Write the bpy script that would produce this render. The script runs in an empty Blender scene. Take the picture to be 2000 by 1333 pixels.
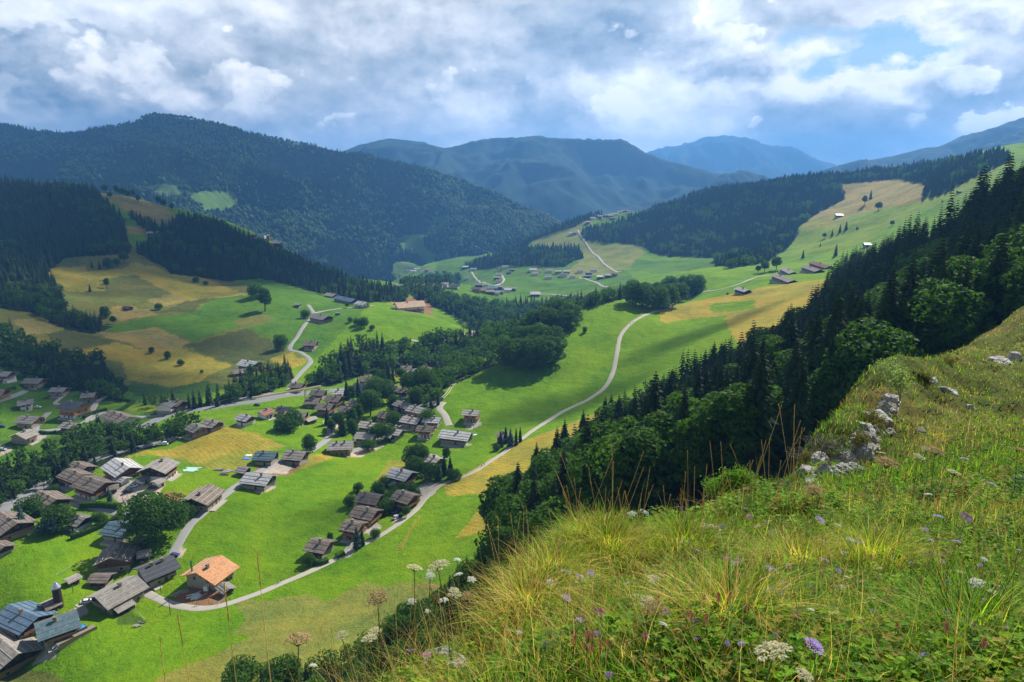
import bpy, math, random
import numpy as np
from mathutils import Vector, Matrix
SC = bpy.context.scene
COL = SC.collection
R = math.radians

# ------------------------------------------------------------------ camera, sky, sun, exposure
PITCH = 13.7
FPX = 1333.33                      # focal length in pixels of the 2000 px wide photograph (24 mm lens)
SP, CP = math.sin(R(PITCH)), math.cos(R(PITCH))
SUN_AZ, SUN_EL = 38.0, 43.0        # degrees right of the view direction, above the horizon
cam_d = bpy.data.cameras.new('camera'); cam = bpy.data.objects.new('camera', cam_d); COL.objects.link(cam)
cam.location = (0, 0, 0); cam.rotation_euler = (R(90 - PITCH), 0, 0)
cam_d.lens = 24; cam_d.sensor_width = 36; cam_d.clip_start = 0.05; cam_d.clip_end = 40000
SC.camera = cam
SC.view_settings.view_transform = 'Standard'; SC.view_settings.look = 'None'
SC.view_settings.exposure = 0.62; SC.view_settings.gamma = 1; SC.view_settings.use_curve_mapping = False
cy = SC.cycles
cy.max_bounces = 8; cy.diffuse_bounces = 2; cy.glossy_bounces = 2; cy.transmission_bounces = 4; cy.transparent_max_bounces = 12; cy.volume_bounces = 0
SUN = Vector((math.sin(R(SUN_AZ)) * math.cos(R(SUN_EL)), math.cos(R(SUN_AZ)) * math.cos(R(SUN_EL)), math.sin(R(SUN_EL))))
sl = bpy.data.lights.new('sun', 'SUN'); sl.energy = 5.0; sl.angle = R(0.53); sl.color = (1.0, 0.955, 0.87)
so = bpy.data.objects.new('sun', sl); COL.objects.link(so); so.rotation_euler = SUN.to_track_quat('Z', 'Y').to_euler()

class NT:                          # tiny node-graph writer
    def __init__(s, tree): s.t = tree; s.n = tree.nodes; s.l = tree.links
    def new(s, typ, **kw):
        n = s.n.new(typ)
        for k, v in kw.items(): setattr(n, k, v)
        return n
    def put(s, sock, v):
        if isinstance(v, bpy.types.NodeSocket): s.l.new(v, sock)
        elif v is not None:
            sock.default_value = v
    def m(s, op, a, b=None, c=None, clamp=False):
        n = s.new('ShaderNodeMath', operation=op, use_clamp=clamp); s.put(n.inputs[0], a)
        if b is not None: s.put(n.inputs[1], b)
        if c is not None: s.put(n.inputs[2], c)
        return n.outputs[0]
    def vm(s, op, a, b=None, sc=None):
        n = s.new('ShaderNodeVectorMath', operation=op); s.put(n.inputs[0], a)
        if b is not None: s.put(n.inputs[1], b)
        if sc is not None: s.put(n.inputs[3], sc)
        return n.outputs[0]
    def mix(s, f, a, b, bt='MIX'):
        n = s.new('ShaderNodeMix', data_type='RGBA', blend_type=bt)
        s.put(n.inputs[0], f); s.put(n.inputs[6], c4(a)); s.put(n.inputs[7], c4(b)); return n.outputs[2]
    def noise(s, vec, scale, detail=4, rough=.55, dist=0, col=False, lac=2.0):
        n = s.new('ShaderNodeTexNoise'); s.put(n.inputs['Vector'], vec); n.inputs['Scale'].default_value = scale
        n.inputs['Detail'].default_value = detail; n.inputs['Roughness'].default_value = rough; n.inputs['Distortion'].default_value = dist
        n.inputs['Lacunarity'].default_value = lac
        return n.outputs['Color' if col else 'Fac']
    def ramp(s, f, stops, interp='LINEAR'):
        n = s.new('ShaderNodeValToRGB'); s.put(n.inputs[0], f); cr = n.color_ramp; cr.interpolation = interp
        while len(cr.elements) < len(stops): cr.elements.new(0.5)
        for e, (p, c) in zip(cr.elements, stops):
            e.position = p; e.color = c4(c) if not isinstance(c, (int, float)) else (c, c, c, 1)
        return n.outputs[0]
    def rng(s, v, a, b, c=0.0, d=1.0):
        n = s.new('ShaderNodeMapRange'); n.clamp = True
        for i, x in enumerate((v, a, b, c, d)): s.put(n.inputs[i], x)
        return n.outputs[0]
def c4(c):
    if isinstance(c, (tuple, list)) and len(c) == 3: return (c[0], c[1], c[2], 1)
    return c

def az_el(px, py):
    x = (px - 1000) / FPX; v = -(py - 666.5) / FPX
    d = Vector((x, CP + v * SP, -SP + v * CP)).normalized()
    return math.atan2(d.x, d.y), math.asin(d.z)

def build_world():
    w = bpy.data.worlds.new('World'); SC.world = w; w.use_nodes = True
    w.node_tree.nodes.clear(); g = NT(w.node_tree)
    sky = g.new('ShaderNodeTexSky', sky_type='NISHITA'); sky.sun_disc = False
    sky.sun_elevation = R(SUN_EL); sky.sun_rotation = R(SUN_AZ); sky.altitude = 1400; sky.air_density = 1.0; sky.dust_density = 1.0
    skyc = g.vm('SCALE', sky.outputs[0], sc=0.05)
    tc = g.new('ShaderNodeTexCoord').outputs['Generated']
    sep = g.new('ShaderNodeSeparateXYZ'); g.put(sep.inputs[0], tc)
    x, y, z = sep.outputs
    az = g.m('ARCTAN2', x, y); el = g.m('ARCSINE', z)
    cmb = g.new('ShaderNodeCombineXYZ'); g.put(cmb.inputs[0], az); g.put(cmb.inputs[1], g.m('MULTIPLY', el, 1.45)); cmb.inputs[2].default_value = 3.1
    P = cmb.outputs[0]
    w1 = g.noise(P, 4.0, 4, .55, 0, True); w2 = g.noise(P, 13.0, 6, .62, 0, True)
    h3 = (0.5, 0.5, 0.5)
    wv = g.vm('ADD', g.vm('SCALE', g.vm('SUBTRACT', w1, h3), sc=0.16), g.vm('SCALE', g.vm('SUBTRACT', w2, h3), sc=0.11))
    ws = g.new('ShaderNodeSeparateXYZ'); g.put(ws.inputs[0], wv)
    azw = g.m('ADD', az, ws.outputs[0]); elw = g.m('ADD', el, g.m('MULTIPLY', ws.outputs[1], 0.7))
    def lobes(lst, a_=azw, e_=elw):
        tot = None
        for (px, py, sx, sy, wt) in lst:
            a, e = az_el(px, py); sa = sx / FPX; se = sy / FPX
            dx = g.m('MULTIPLY', g.m('SUBTRACT', a_, a), 1 / sa); dy = g.m('MULTIPLY', g.m('SUBTRACT', e_, e), 1 / se)
            q = g.m('ADD', g.m('MULTIPLY', dx, dx), g.m('MULTIPLY', dy, dy))
            if sy < 60: q = g.m('MULTIPLY', q, q)
            v = g.m('MULTIPLY', g.m('EXPONENT', g.m('MULTIPLY', q, -1.0)), wt)
            tot = v if tot is None else g.m('ADD', tot, v)
        return tot
    v = lobes(CLOUD_LOBES)
    PW = g.vm('ADD', P, g.vm('SCALE', g.vm('SUBTRACT', w2, h3), sc=0.03))
    n = g.noise(PW, 5.0, 12, .57, 0); n2 = g.noise(g.vm('ADD', PW, (0.022, 0.040, 0)), 5.0, 12, .57, 0)
    b1 = g.noise(PW, 15.0, 10, .6, 0); b2 = g.noise(g.vm('ADD', PW, (0.007, 0.014, 0)), 15.0, 10, .6, 0)
    # billows: rounded cells
    vo = g.new('ShaderNodeTexVoronoi', feature='SMOOTH_F1'); g.put(vo.inputs['Vector'], PW); vo.inputs['Scale'].default_value = 14; vo.inputs['Smoothness'].default_value = .35; vo.inputs['Detail'].default_value = 2.5; vo.inputs['Roughness'].default_value = .55
    relief = g.m('ADD', g.m('MULTIPLY', g.m('SUBTRACT', n, n2), 1.3), g.m('MULTIPLY', g.m('SUBTRACT', b1, b2), .55))
    puff = g.m('MULTIPLY', g.m('SUBTRACT', .42, vo.outputs['Distance']), .13)
    tex = g.m('ADD', relief, g.m('ADD', puff, g.m('MULTIPLY', g.m('SUBTRACT', b1, .5), .16)))
    v = g.m('ADD', g.m('ADD', v, tex), g.m('MULTIPLY', g.m('SUBTRACT', n, 0.5), 1.6)); v = g.m('ADD', v, CLOUD_BASE); v = g.m('ADD', v, g.rng(el, R(9), R(2), 0, .28))
    # separate cumulus heaps with crisp billowing rims, bright above and grey below
    en = g.m('ADD', g.m('MULTIPLY', g.m('SUBTRACT', b1, .5), .9), g.m('MULTIPLY', g.m('SUBTRACT', .4, vo.outputs['Distance']), 1.1))
    for (px, py, sx, sy, lo, hi) in HEAPS:
        a, e = az_el(px, py); sa = sx / FPX; se = sy / FPX
        dx = g.m('MULTIPLY', g.m('SUBTRACT', azw, a), 1 / sa); dy = g.m('MULTIPLY', g.m('SUBTRACT', elw, e), 1 / se)
        q = g.m('SQRT', g.m('ADD', g.m('MULTIPLY', dx, dx), g.m('MULTIPLY', dy, dy)))
        msk_ = g.rng(g.m('ADD', g.m('SUBTRACT', 1.32, q), g.m('MULTIPLY', en, 1.1)), .0, g.rng(dy, -.6, .3, .7, .16))
        sh = g.m('ADD', g.m('ADD', g.rng(dy, -.9, .75, lo, hi), g.m('MULTIPLY', tex, 2.0)), g.m('MULTIPLY', g.m('SUBTRACT', n, .5), .7))
        v = g.m('ADD', v, g.m('MULTIPLY', msk_, g.m('SUBTRACT', sh, v)))
    col = g.ramp(g.rng(v, -.2, 1.2), [(0.0, (0.15, 0.22, 0.32)), (0.2, (0.24, 0.32, 0.42)), (0.4, (0.38, 0.45, 0.54)), (0.58, (0.56, 0.61, 0.68)), (0.75, (0.76, 0.80, 0.85)), (0.95, (0.98, 0.98, 0.98))])
    col = g.vm('SCALE', col, sc=SKY_GAIN)
    up = g.rng(g.m('ADD', el, g.m('MULTIPLY', g.m('SUBTRACT', n, .5), .9)), R(16), R(26))
    hole = g.m('ADD', lobes(BLUE_LOBES), g.m('MULTIPLY', g.m('SUBTRACT', b1, 0.5), 2.2), clamp=True)
    hole = g.rng(hole, 0.35, 0.95, 0, 0.8)
    blue = g.vm('SCALE', (0.22, 0.46, 0.68), sc=SKY_GAIN)
    col = g.mix(hole, col, blue)
    col = g.mix(g.m('MULTIPLY', up, 0.85), col, skyc)
    below = g.rng(el, R(-2), R(-12))
    col = g.mix(below, col, (0.03, 0.05, 0.04))
    bg = g.new('ShaderNodeBackground'); g.put(bg.inputs[0], col); bg.inputs[1].default_value = 1.0
    out = g.new('ShaderNodeOutputWorld'); g.l.new(bg.outputs[0], out.inputs[0])
    w.cycles.sampling_method = 'MANUAL'; w.cycles.sample_map_resolution = 512
SKY_GAIN = 0.90
CLOUD_BASE = 0.59
CLOUD_LOBES = [  # px, py, half widths, weight: where the cover is bright (+) or dark (-)
    (60, 40, 200, 70, .14), (130, 235, 300, 45, -.30), (620, 255, 150, 45, -.22), (350, 20, 240, 50, .22), (640, 120, 150, 70, -.14),
    (850, 190, 130, 60, .16), (880, 90, 120, 80, .12), (1100, 80, 180, 85, -.55), (850, 70, 60, 40, -.2), (960, 10, 130, 40, .12), (450, 100, 120, 40, -.12),
    (1000, 240, 160, 40, -.10), (1420, 130, 190, 80, .42), (1720, 140, 260, 70, .34), (1900, 40, 140, 70, .25), (1370, 40, 60, 60, .3), (1290, 60, 60, 60, -.1),
    (1330, 220, 150, 55, .25), (1640, 235, 220, 50, -.45), (1530, 35, 110, 40, -.18), (1940, 140, 110, 50, -.32), (1880, 200, 110, 55, -.35),
    (1700, 300, 240, 36, -.32), (1530, 300, 80, 26, -.1), (1400, 270, 90, 30, .0)]
HEAPS = [(180, 165, 300, 95, .25, .72), (50, 120, 150, 100, .25, .66), (400, 165, 230, 75, .38, 1.02), (515, 195, 120, 55, .62, 1.05), (655, 220, 52, 24, .8, 1.1), (840, 185, 110, 55, .6, 1.08), (1190, 238, 100, 55, .72, 1.2), (1492, 264, 44, 20, .75, 1.1), (1975, 228, 110, 40, .65, 1.1), (985, 165, 50, 30, .75, 1.05), (1420, 110, 200, 90, .6, 1.15), (1740, 175, 260, 45, .65, 1.15), (1900, 40, 190, 60, .65, 1.05)]
BLUE_LOBES = [(1640, 70, 120, 26, .8), (1740, 90, 90, 22, .6), (1700, 115, 120, 18, .5), (1600, 130, 60, 20, .4)]
build_world()

# ------------------------------------------------------------------ numeric helpers
RNG = np.random.default_rng(7)
def _h(ix, iy, s):
    n = (ix * 374761393 + iy * 668265263 + s * 974634777) & 0xFFFFFFFF
    n = ((n ^ (n >> 13)) * 1274126177) & 0xFFFFFFFF
    return ((n ^ (n >> 16)) & 0xFFFF) / 65535.0
def vnoise(x, y, s=0):
    ix = np.floor(x).astype(np.int64); iy = np.floor(y).astype(np.int64); fx = x - ix; fy = y - iy
    fx = fx * fx * fx * (fx * (fx * 6 - 15) + 10); fy = fy * fy * fy * (fy * (fy * 6 - 15) + 10)
    a = _h(ix, iy, s); b = _h(ix + 1, iy, s); c = _h(ix, iy + 1, s); d = _h(ix + 1, iy + 1, s)
    return (a * (1 - fx) + b * fx) * (1 - fy) + (c * (1 - fx) + d * fx) * fy - 0.5
def fbm(x, y, o=4, s=0):
    t = 0; a = 1.0
    for i in range(o):
        t = t + a * vnoise(x * 2 ** i + 13.7 * i, y * 2 ** i - 7.1 * i, s + i); a *= .5
    return t
def px_ut(px, py):
    x = (np.asarray(px, float) - 1000) / FPX; v = -(np.asarray(py, float) - 666.5) / FPX
    dy = CP + v * SP
    return x / dy, (-SP + v * CP) / dy
def P3(px, py, Y):
    u, t = px_ut(px, py); return Vector((float(u * Y), float(Y), float(t * Y)))
class TPS:
    def __init__(s, pts, vals, lam=0.0, sc=(1, 1)):
        s.sc = np.array(sc, float); s.p = np.asarray(pts, float) * s.sc; n = len(s.p)
        d = np.linalg.norm(s.p[:, None] - s.p[None], axis=2); K = s.k(d) + lam * np.eye(n)
        A = np.zeros((n + 3, n + 3)); A[:n, :n] = K; A[:n, n] = 1; A[:n, n + 1:] = s.p; A[n, :n] = 1; A[n + 1:, :n] = s.p.T
        s.w = np.linalg.solve(A, np.concatenate([vals, [0, 0, 0]]))
    @staticmethod
    def k(d): return d * d * np.log(d + 1e-9)
    def __call__(s, a, b):
        sh = np.shape(a); q = np.stack([np.ravel(a), np.ravel(b)], 1) * s.sc; out = np.empty(len(q)); n = len(s.p)
        for i in range(0, len(q), 40000):
            c = q[i:i + 40000]; d = np.linalg.norm(c[:, None] - s.p[None], axis=2)
            out[i:i + 40000] = s.k(d) @ s.w[:n] + s.w[n] + c @ s.w[n + 1:]
        return out.reshape(sh)

# ------------------------------------------------------------------ main terrain: heights surveyed from the photograph (px, py, distance ahead)
SURVEY = [
 (30,1270,205),(200,1333,175),(230,1150,235),(60,1180,222),(450,1180,215),(650,1090,245),(850,960,300),(1000,870,365),(1200,730,480),(1290,605,640),(1540,545,690),(1640,530,700),
 (1100,910,290),(1480,660,440),(1350,760,360),(950,1060,215),(550,1300,160),(750,1200,185),(900,845,400),(700,870,390),(520,895,350),(300,940,315),(0,1000,290),(100,945,330),(340,872,380),
 (100,905,355),(0,900,360),(150,800,440),(50,750,500),(400,800,440),(560,770,480),(700,760,520),(850,715,600),(865,780,440),(985,705,520),(1040,710,500),(1100,800,430),(1300,600,640),(1235,580,690),(1130,605,650),
 (900,650,800),(950,610,1000),(1000,572,1250),(1100,545,1400),(930,560,1350),(1180,565,1150),(800,575,1350),(1200,520,1500),(1050,520,1600),
 (1190,415,2050),(1180,480,1750),(820,520,2100),(900,505,2100),(1000,500,1950),(1090,440,2050),
 (800,605,760),(930,645,700),(750,645,650),(600,605,750),(600,690,590),(650,575,900),(500,565,830),(250,742,520),(400,705,580),(300,625,700),(200,550,850),(260,492,1000),(0,600,650),(100,700,540),(0,690,520),
 (100,440,1120),(0,365,1250),(180,372,1350),(250,390,1400),(410,440,1450),(560,497,1400),(700,555,1200),(330,520,1000),(450,560,950),
 (1400,522,1250),(1600,485,1150),(1700,455,1120),(1960,335,1150),(1600,345,1950),(1960,295,1800),(1300,405,2050),(1400,370,2050),(1450,450,1600),(1560,445,1450),(1700,370,1650),(1780,330,1950),(1250,485,1650),
 (1300,560,900),(1450,535,900),(1660,515,850),(1800,480,800),
 (1800,478,450),(2000,322,400),(1900,560,250),(2000,480,260),(2300,280,350),(1700,700,200),(1900,650,150),(2000,640,130),(2300,520,120),(1300,1010,120),(1600,900,110),(1500,780,220),(1600,640,380),(1700,560,440),
 (1000,1060,180),(1300,900,190),(800,1333,120),(600,1333,140),(2100,400,1000),(2400,200,1100),(2600,150,500),
 (-300,1000,300),(-300,700,500),(-300,500,1100),(-300,1300,190),(-500,600,700),(2400,900,60),(1000,1800,55),(1600,1300,55),(300,1800,85),(-300,1700,110),
]
def extra_uty():
    e = []
    for (px, py, Y) in [(0,365,1250),(180,372,1350),(250,390,1400),(410,440,1450),(560,497,1400),(-300,480,1300)]:
        u, t = px_ut(px, py); e.append((u, t - .10, Y * 1.35)); e.append((u, t - .09, Y * 1.75))
    for (px, py, Y) in [(700,555,1200),(1235,580,690),(1130,605,650)]:
        u, t = px_ut(px, py); e.append((u, t - .09, Y * 1.18))
    for (px, py, Y) in [(1190,415,2050),(1300,405,2050),(1400,370,2050),(1600,345,1950),(1780,330,1950),(1960,295,1800),(1090,440,2050)]:
        u, t = px_ut(px, py); e.append((u, t - .08, Y * 1.3))
    u, t = px_ut(935, 643); e.append((u, t - .07, 830))
    return e
def make_main():
    pts = []; vals = []
    for (px, py, Y) in SURVEY:
        u, t = px_ut(px, py); pts.append((u, math.log(Y))); vals.append(t)
    for (u, t, Y) in extra_uty(): pts.append((u, math.log(Y))); vals.append(t)
    return TPS(pts, np.array(vals), 0.0015, (1.6, 1.0))
NU, NY = 1100, 720
U0, U1, Y0, Y1 = -1.45, 1.45, 45.0, 3000.0
tps = make_main()
ug = np.linspace(U0, U1, NU); yg = np.exp(np.linspace(math.log(Y0), math.log(Y1), NY))
cu = np.linspace(U0, U1, 150); cyl = np.linspace(math.log(Y0), math.log(Y1), 170)
Tc = tps(*np.meshgrid(cu, cyl, indexing='ij'))
def bilin(T, a0, a1, b0, b1, a, b):
    na, nb = T.shape; fa = np.clip((a - a0) / (a1 - a0) * (na - 1), 0, na - 1.001); fb = np.clip((b - b0) / (b1 - b0) * (nb - 1), 0, nb - 1.001)
    ia = fa.astype(int); ib = fb.astype(int); fa = fa - ia; fb = fb - ib
    return (T[ia, ib] * (1 - fa) + T[ia + 1, ib] * fa) * (1 - fb) + (T[ia, ib + 1] * (1 - fa) + T[ia + 1, ib + 1] * fa) * fb
UU, YY = np.meshgrid(ug, yg, indexing='ij')
XX = UU * YY
TT = bilin(Tc, U0, U1, math.log(Y0), math.log(Y1), UU, np.log(YY))
ZZ = TT * YY
ZZ = ZZ + fbm(XX / 90, YY / 90, 4, 3) * 5.0 * np.clip((YY - 150) / 700, 0.30, 1.6) + fbm(XX / 22, YY / 22, 3, 9) * 0.45
TT = ZZ / YY
LY0, LY1 = math.log(Y0), math.log(Y1)
def ground(x, y):
    x = np.asarray(x, float); y = np.maximum(np.asarray(y, float), Y0 + .01)
    return bilin(ZZ, U0, U1, LY0, LY1, x / y, np.log(y))
def cast(px, py, ymax=2900):
    """pixel of the photograph -> point on the terrain"""
    u, t = px_ut(px, py); u = np.atleast_1d(u); t = np.atleast_1d(t)
    ys = np.exp(np.linspace(LY0, math.log(ymax), 2600)); res = []
    for a, b in zip(u, t):
        tt = bilin(TT, U0, U1, LY0, LY1, np.full_like(ys, a), np.log(ys))
        h = np.nonzero(tt >= b)[0]
        i = h[0] if len(h) else int(np.argmax(tt))
        if i > 0 and len(h):
            f = (b - tt[i - 1]) / max(tt[i] - tt[i - 1], 1e-9); Y = ys[i - 1] + f * (ys[i] - ys[i - 1])
        else: Y = ys[i]
        res.append((a * Y, Y, float(ground(a * Y, Y))))
    return np.array(res)
def cast1(px, py): return Vector(cast([px], [py])[0])
def inpoly(poly, x, y):
    inside = np.zeros(np.shape(x), bool); n = len(poly)
    for i in range(n):
        x1, y1 = poly[i][:2]; x2, y2 = poly[(i + 1) % n][:2]
        if y1 == y2: continue
        c = ((y1 > y) != (y2 > y)) & (x < (x2 - x1) * (y - y1) / (y2 - y1) + x1)
        inside ^= c
    return inside
def gpoly(pp, step=25):
    """photograph polygon -> polygon on the ground"""
    q = []
    for i in range(len(pp)):
        a, b = pp[i], pp[(i + 1) % len(pp)]; k = max(1, int(math.dist(a, b) / step))
        for j in range(k): q.append((a[0] + (b[0] - a[0]) * j / k, a[1] + (b[1] - a[1]) * j / k))
    q = np.array(q); return cast(q[:, 0], q[:, 1])[:, :2]

# ------------------------------------------------------------------ object helpers
def setp(o, label=None, cat=None, group=None, kind=None):
    if label: o['label'] = label
    if cat: o['category'] = cat
    if group: o['group'] = group
    if kind: o['kind'] = kind
    return o
def np_mesh(name, V, F, mat=None, attr=None, uv=None, smooth=False):
    """V (n,3); F (m,3|4) int array or list of such arrays; attr: dict name->(n,4) colours"""
    me = bpy.data.meshes.new(name); V = np.asarray(V, np.float32)
    Fs = F if isinstance(F, list) else [F]
    Fs = [np.asarray(f, np.int32) for f in Fs if len(f)]
    me.vertices.add(len(V)); me.vertices.foreach_set('co', V.ravel())
    loops = np.concatenate([f.ravel() for f in Fs]); tot = np.concatenate([np.full(len(f), f.shape[1], np.int32) for f in Fs])
    st = np.concatenate([[0], np.cumsum(tot)[:-1]]).astype(np.int32)
    me.loops.add(len(loops)); me.loops.foreach_set('vertex_index', loops)
    me.polygons.add(len(tot)); me.polygons.foreach_set('loop_start', st); me.polygons.foreach_set('loop_total', tot)
    if attr:
        for k, a in attr.items():
            ca = me.color_attributes.new(k, 'FLOAT_COLOR', 'POINT'); a = np.asarray(a, np.float32)
            if a.shape[1] == 3: a = np.concatenate([a, np.ones((len(a), 1), np.float32)], 1)
            ca.data.foreach_set('color', a.ravel())
    me.update(calc_edges=True)
    me.polygons.foreach_set('use_smooth', np.full(len(tot), smooth))
    if mat: me.materials.append(mat)
    return me
def link(name, me, parent=None):
    o = bpy.data.objects.new(name, me); COL.objects.link(o)
    if parent: o.parent = parent
    return o
def grid_faces(a, b):
    i, j = np.meshgrid(np.arange(a - 1), np.arange(b - 1), indexing='ij'); k = (i * b + j).ravel()
    return np.stack([k, k + b, k + b + 1, k + 1], 1)
def mat_new(name):
    m = bpy.data.materials.new(name); m.use_nodes = True; m.node_tree.nodes.clear(); g = NT(m.node_tree)
    out = g.new('ShaderNodeOutputMaterial'); g.out = out; return m, g
def principled(g, col, rough=.8, spec=.3, normal=None, metal=0):
    b = g.new('ShaderNodeBsdfPrincipled'); g.put(b.inputs['Base Color'], c4(col)); g.put(b.inputs['Roughness'], rough)
    b.inputs['Specular IOR Level'].default_value = spec; b.inputs['Metallic'].default_value = metal
    if normal is not None: g.l.new(normal, b.inputs['Normal'])
    return b
def bump(g, h, strength=.5, dist=.1):
    n = g.new('ShaderNodeBump'); n.inputs['Strength'].default_value = strength; n.inputs['Distance'].default_value = dist; g.put(n.inputs['Height'], h); return n.outputs[0]

# ------------------------------------------------------------------ ground cover classes, read from the photograph
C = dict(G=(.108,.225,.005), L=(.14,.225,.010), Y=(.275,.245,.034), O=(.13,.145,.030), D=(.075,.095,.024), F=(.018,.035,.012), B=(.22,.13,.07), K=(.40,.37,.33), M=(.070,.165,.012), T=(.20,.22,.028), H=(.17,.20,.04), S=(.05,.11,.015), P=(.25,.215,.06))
YARDS = [[(212,972),(225,948),(262,938),(290,950),(325,945),(310,965),(285,985),(235,985)],[(632,822),(655,812),(660,840),(645,850)],[(680,890),(700,872),(742,870),(755,868),(702,893)],[(655,1092),(690,1045),(702,1060),(680,1090)],[(690,1040),(700,1005),(735,1020),(745,1030),(720,1045)],[(800,962),(835,940),(862,945),(842,970),(825,980)],[(765,1018),(778,995),(792,1000),(782,1026)],[(750,832),(800,800),(812,810),(772,845)],[(70,852),(105,845),(62,872)],[(0,868),(26,880),(0,892)],[(80,1272),(112,1262),(110,1285),(60,1302)],[(800,832),(830,828),(840,838),(810,842)],[(866,855),(880,850),(925,868),(880,876)],[(905,832),(935,818),(940,828),(920,838)],[(480,955),(495,945),(540,950),(520,962)],[(340,1092),(352,1060),(362,1075),(352,1095)],[(120,1200),(165,1180),(175,1195),(135,1215)],[(235,1003),(290,990),(330,990),(360,1003),(345,1020),(290,1015),(250,1018)]]
PATCH = [  # (class, stripes, polygon in the photograph)
 ('O',0,[(-200,560),(0,585),(100,515),(260,480),(340,520),(450,545),(500,560),(560,600),(560,680),(600,700),(560,730),(500,740),(430,765),(300,765),(200,745),(0,690),(-200,690)]),
 ('Y',0,[(91,523),(166,520),(172,530),(244,523),(260,512),(325,527),(374,533),(481,577),(383,585),(367,588),(338,575),(260,536),(195,549),(208,569),(130,569),(97,543)]),
 ('P',0,[(286,585),(341,575),(367,587),(325,598),(299,592)]), ('P',0,[(215,601),(260,598),(312,614),(228,627)]),
 ('D',0,[(312,611),(367,588),(432,582),(390,595),(390,608)]),
 ('M',0,[(195,640),(292,621),(387,610),(400,592),(432,582),(481,577),(510,575),(497,545),(601,569),(720,600),(615,700),(560,680),(471,640),(374,668),(357,657),(302,639),(218,652)]),
 ('O',0,[(452,624),(520,614),(533,627),(481,642)]), ('P',0,[(172,644),(218,652),(302,639),(374,670),(351,680),(292,686),(215,660)]),
 ('D',0,[(357,676),(481,642),(559,683),(533,699),(452,712)]), ('D',0,[(88,653),(136,644),(227,668),(150,683),(123,686)]),
 ('Y',0,[(150,686),(227,670),(292,686),(351,680),(452,714),(406,735),(374,757),(325,756),(247,741),(240,712),(195,705)]),
 ('P',0,[(29,624),(81,624),(130,642),(88,653),(45,653)]), ('Y',0,[(526,702),(569,689),(604,705),(569,722)]),
 ('S',0,[(250,745),(330,760),(400,745),(440,760),(380,790),(300,800),(250,790)]),
 ('Y',1,[(1290,628),(1285,605),(1380,562),(1450,548),(1560,548),(1640,535),(1650,555),(1610,580),(1560,640),(1530,690),(1460,690),(1430,655),(1415,616),(1300,630)]),
 ('G',0,[(1385,600),(1395,592),(1470,586),(1472,604),(1390,613)]), ('L',0,[(1460,690),(1530,690),(1420,730),(1350,740)]),
 ('Y',1,[(868,950),(1000,872),(1180,800),(1190,840),(1130,920),(1090,980),(1000,1030),(890,1050),(960,965),(868,967)]),
 ('H',0,[(470,1172),(640,1182),(740,1128),(960,1130),(930,1230),(640,1400),(380,1500),(300,1333),(500,1250)]),
 ('T',1,[(182,905),(250,885),(330,878),(440,832),(500,846),(562,872),(540,880),(495,888),(485,912),(440,925),(380,906),(300,888),(230,898)]),
 ('Y',1,[(250,885),(335,878),(435,836),(500,848),(560,872),(510,880),(470,876),(400,905),(320,890)]),
 ('Y',0,[(545,905),(590,890),(640,885),(650,895),(600,915),(560,915)]), ('Y',0,[(700,745),(790,728),(800,735),(730,755)]),
 ('T',0,[(250,795),(300,785),(320,800),(260,810)]), ('T',0,[(760,900),(800,895),(790,930),(760,940),(745,960),(735,935)]),
 ('B',0,[(318,965),(362,962),(350,985),(303,982)]), ('B',0,[(500,912),(600,905),(560,930),(500,930)]), ('K',0,[(505,915),(570,905),(560,925),(510,930)]),
 ('B',0,[(325,1176),(375,1143),(420,1145),(448,1172),(392,1188)]), ('T',0,[(770,1075),(815,1010),(830,1000),(800,1040),(785,1075)]),
 ('O',0,[(0,1290),(130,1333),(0,1400)]), ('S',0,[(235,1200),(258,1192),(285,1218),(258,1230)]),
 ('S',0,[(640,930),(650,925),(640,938)]), ('M',0,[(0,870),(60,860),(120,850),(170,860),(130,890),(60,905),(0,910)]),
 ('S',0,[(-200,700),(0,700),(120,730),(250,780),(330,790),(250,850),(100,870),(-200,870)]), ('M',0,[(0,740),(120,740),(250,770),(330,790),(260,815),(160,850),(0,860)]),
 ('G',0,[(187,785),(210,775),(248,786),(240,792),(190,800)]), ('L',0,[(236,800),(260,788),(312,790),(330,802),(290,808)]),
]
FAR = [
 ('M',0,[(850,500),(1000,500),(1200,510),(1260,560),(1180,590),(850,590)]),
 ('G',0,[(1130,600),(1235,575),(1500,525),(1650,510),(1660,540),(1500,560),(1300,600)]),
 ('L',0,[(1540,500),(1620,495),(1700,470),(1760,430),(1900,380),(1990,310),(1940,320),(1840,380),(1700,410),(1600,440),(1560,450)]),
 ('P',0,[(1555,447),(1600,415),(1650,360),(1690,345),(1780,345),(1810,365),(1800,395),(1840,385),(1700,412),(1640,430)]), ('T',0,[(1555,440),(1600,428),(1660,430),(1640,445),(1570,452)]),
 ('P',0,[(180,362),(240,368),(320,400),(350,430),(300,440),(250,415),(200,385)]), ('P',0,[(230,440),(300,445),(300,460),(245,458)]), ('T',0,[(480,455),(520,470),(600,490),(590,497),(490,475)]),
 ('H',0,[(1035,465),(1090,440),(1180,420),(1150,440),(1130,470),(1190,480),(1260,475),(1240,520),(1190,535),(1100,545),(1140,500),(1040,480)]),
 ('M',0,[(1240,505),(1300,512),(1390,500),(1395,520),(1300,535),(1230,530)]),
]
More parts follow.
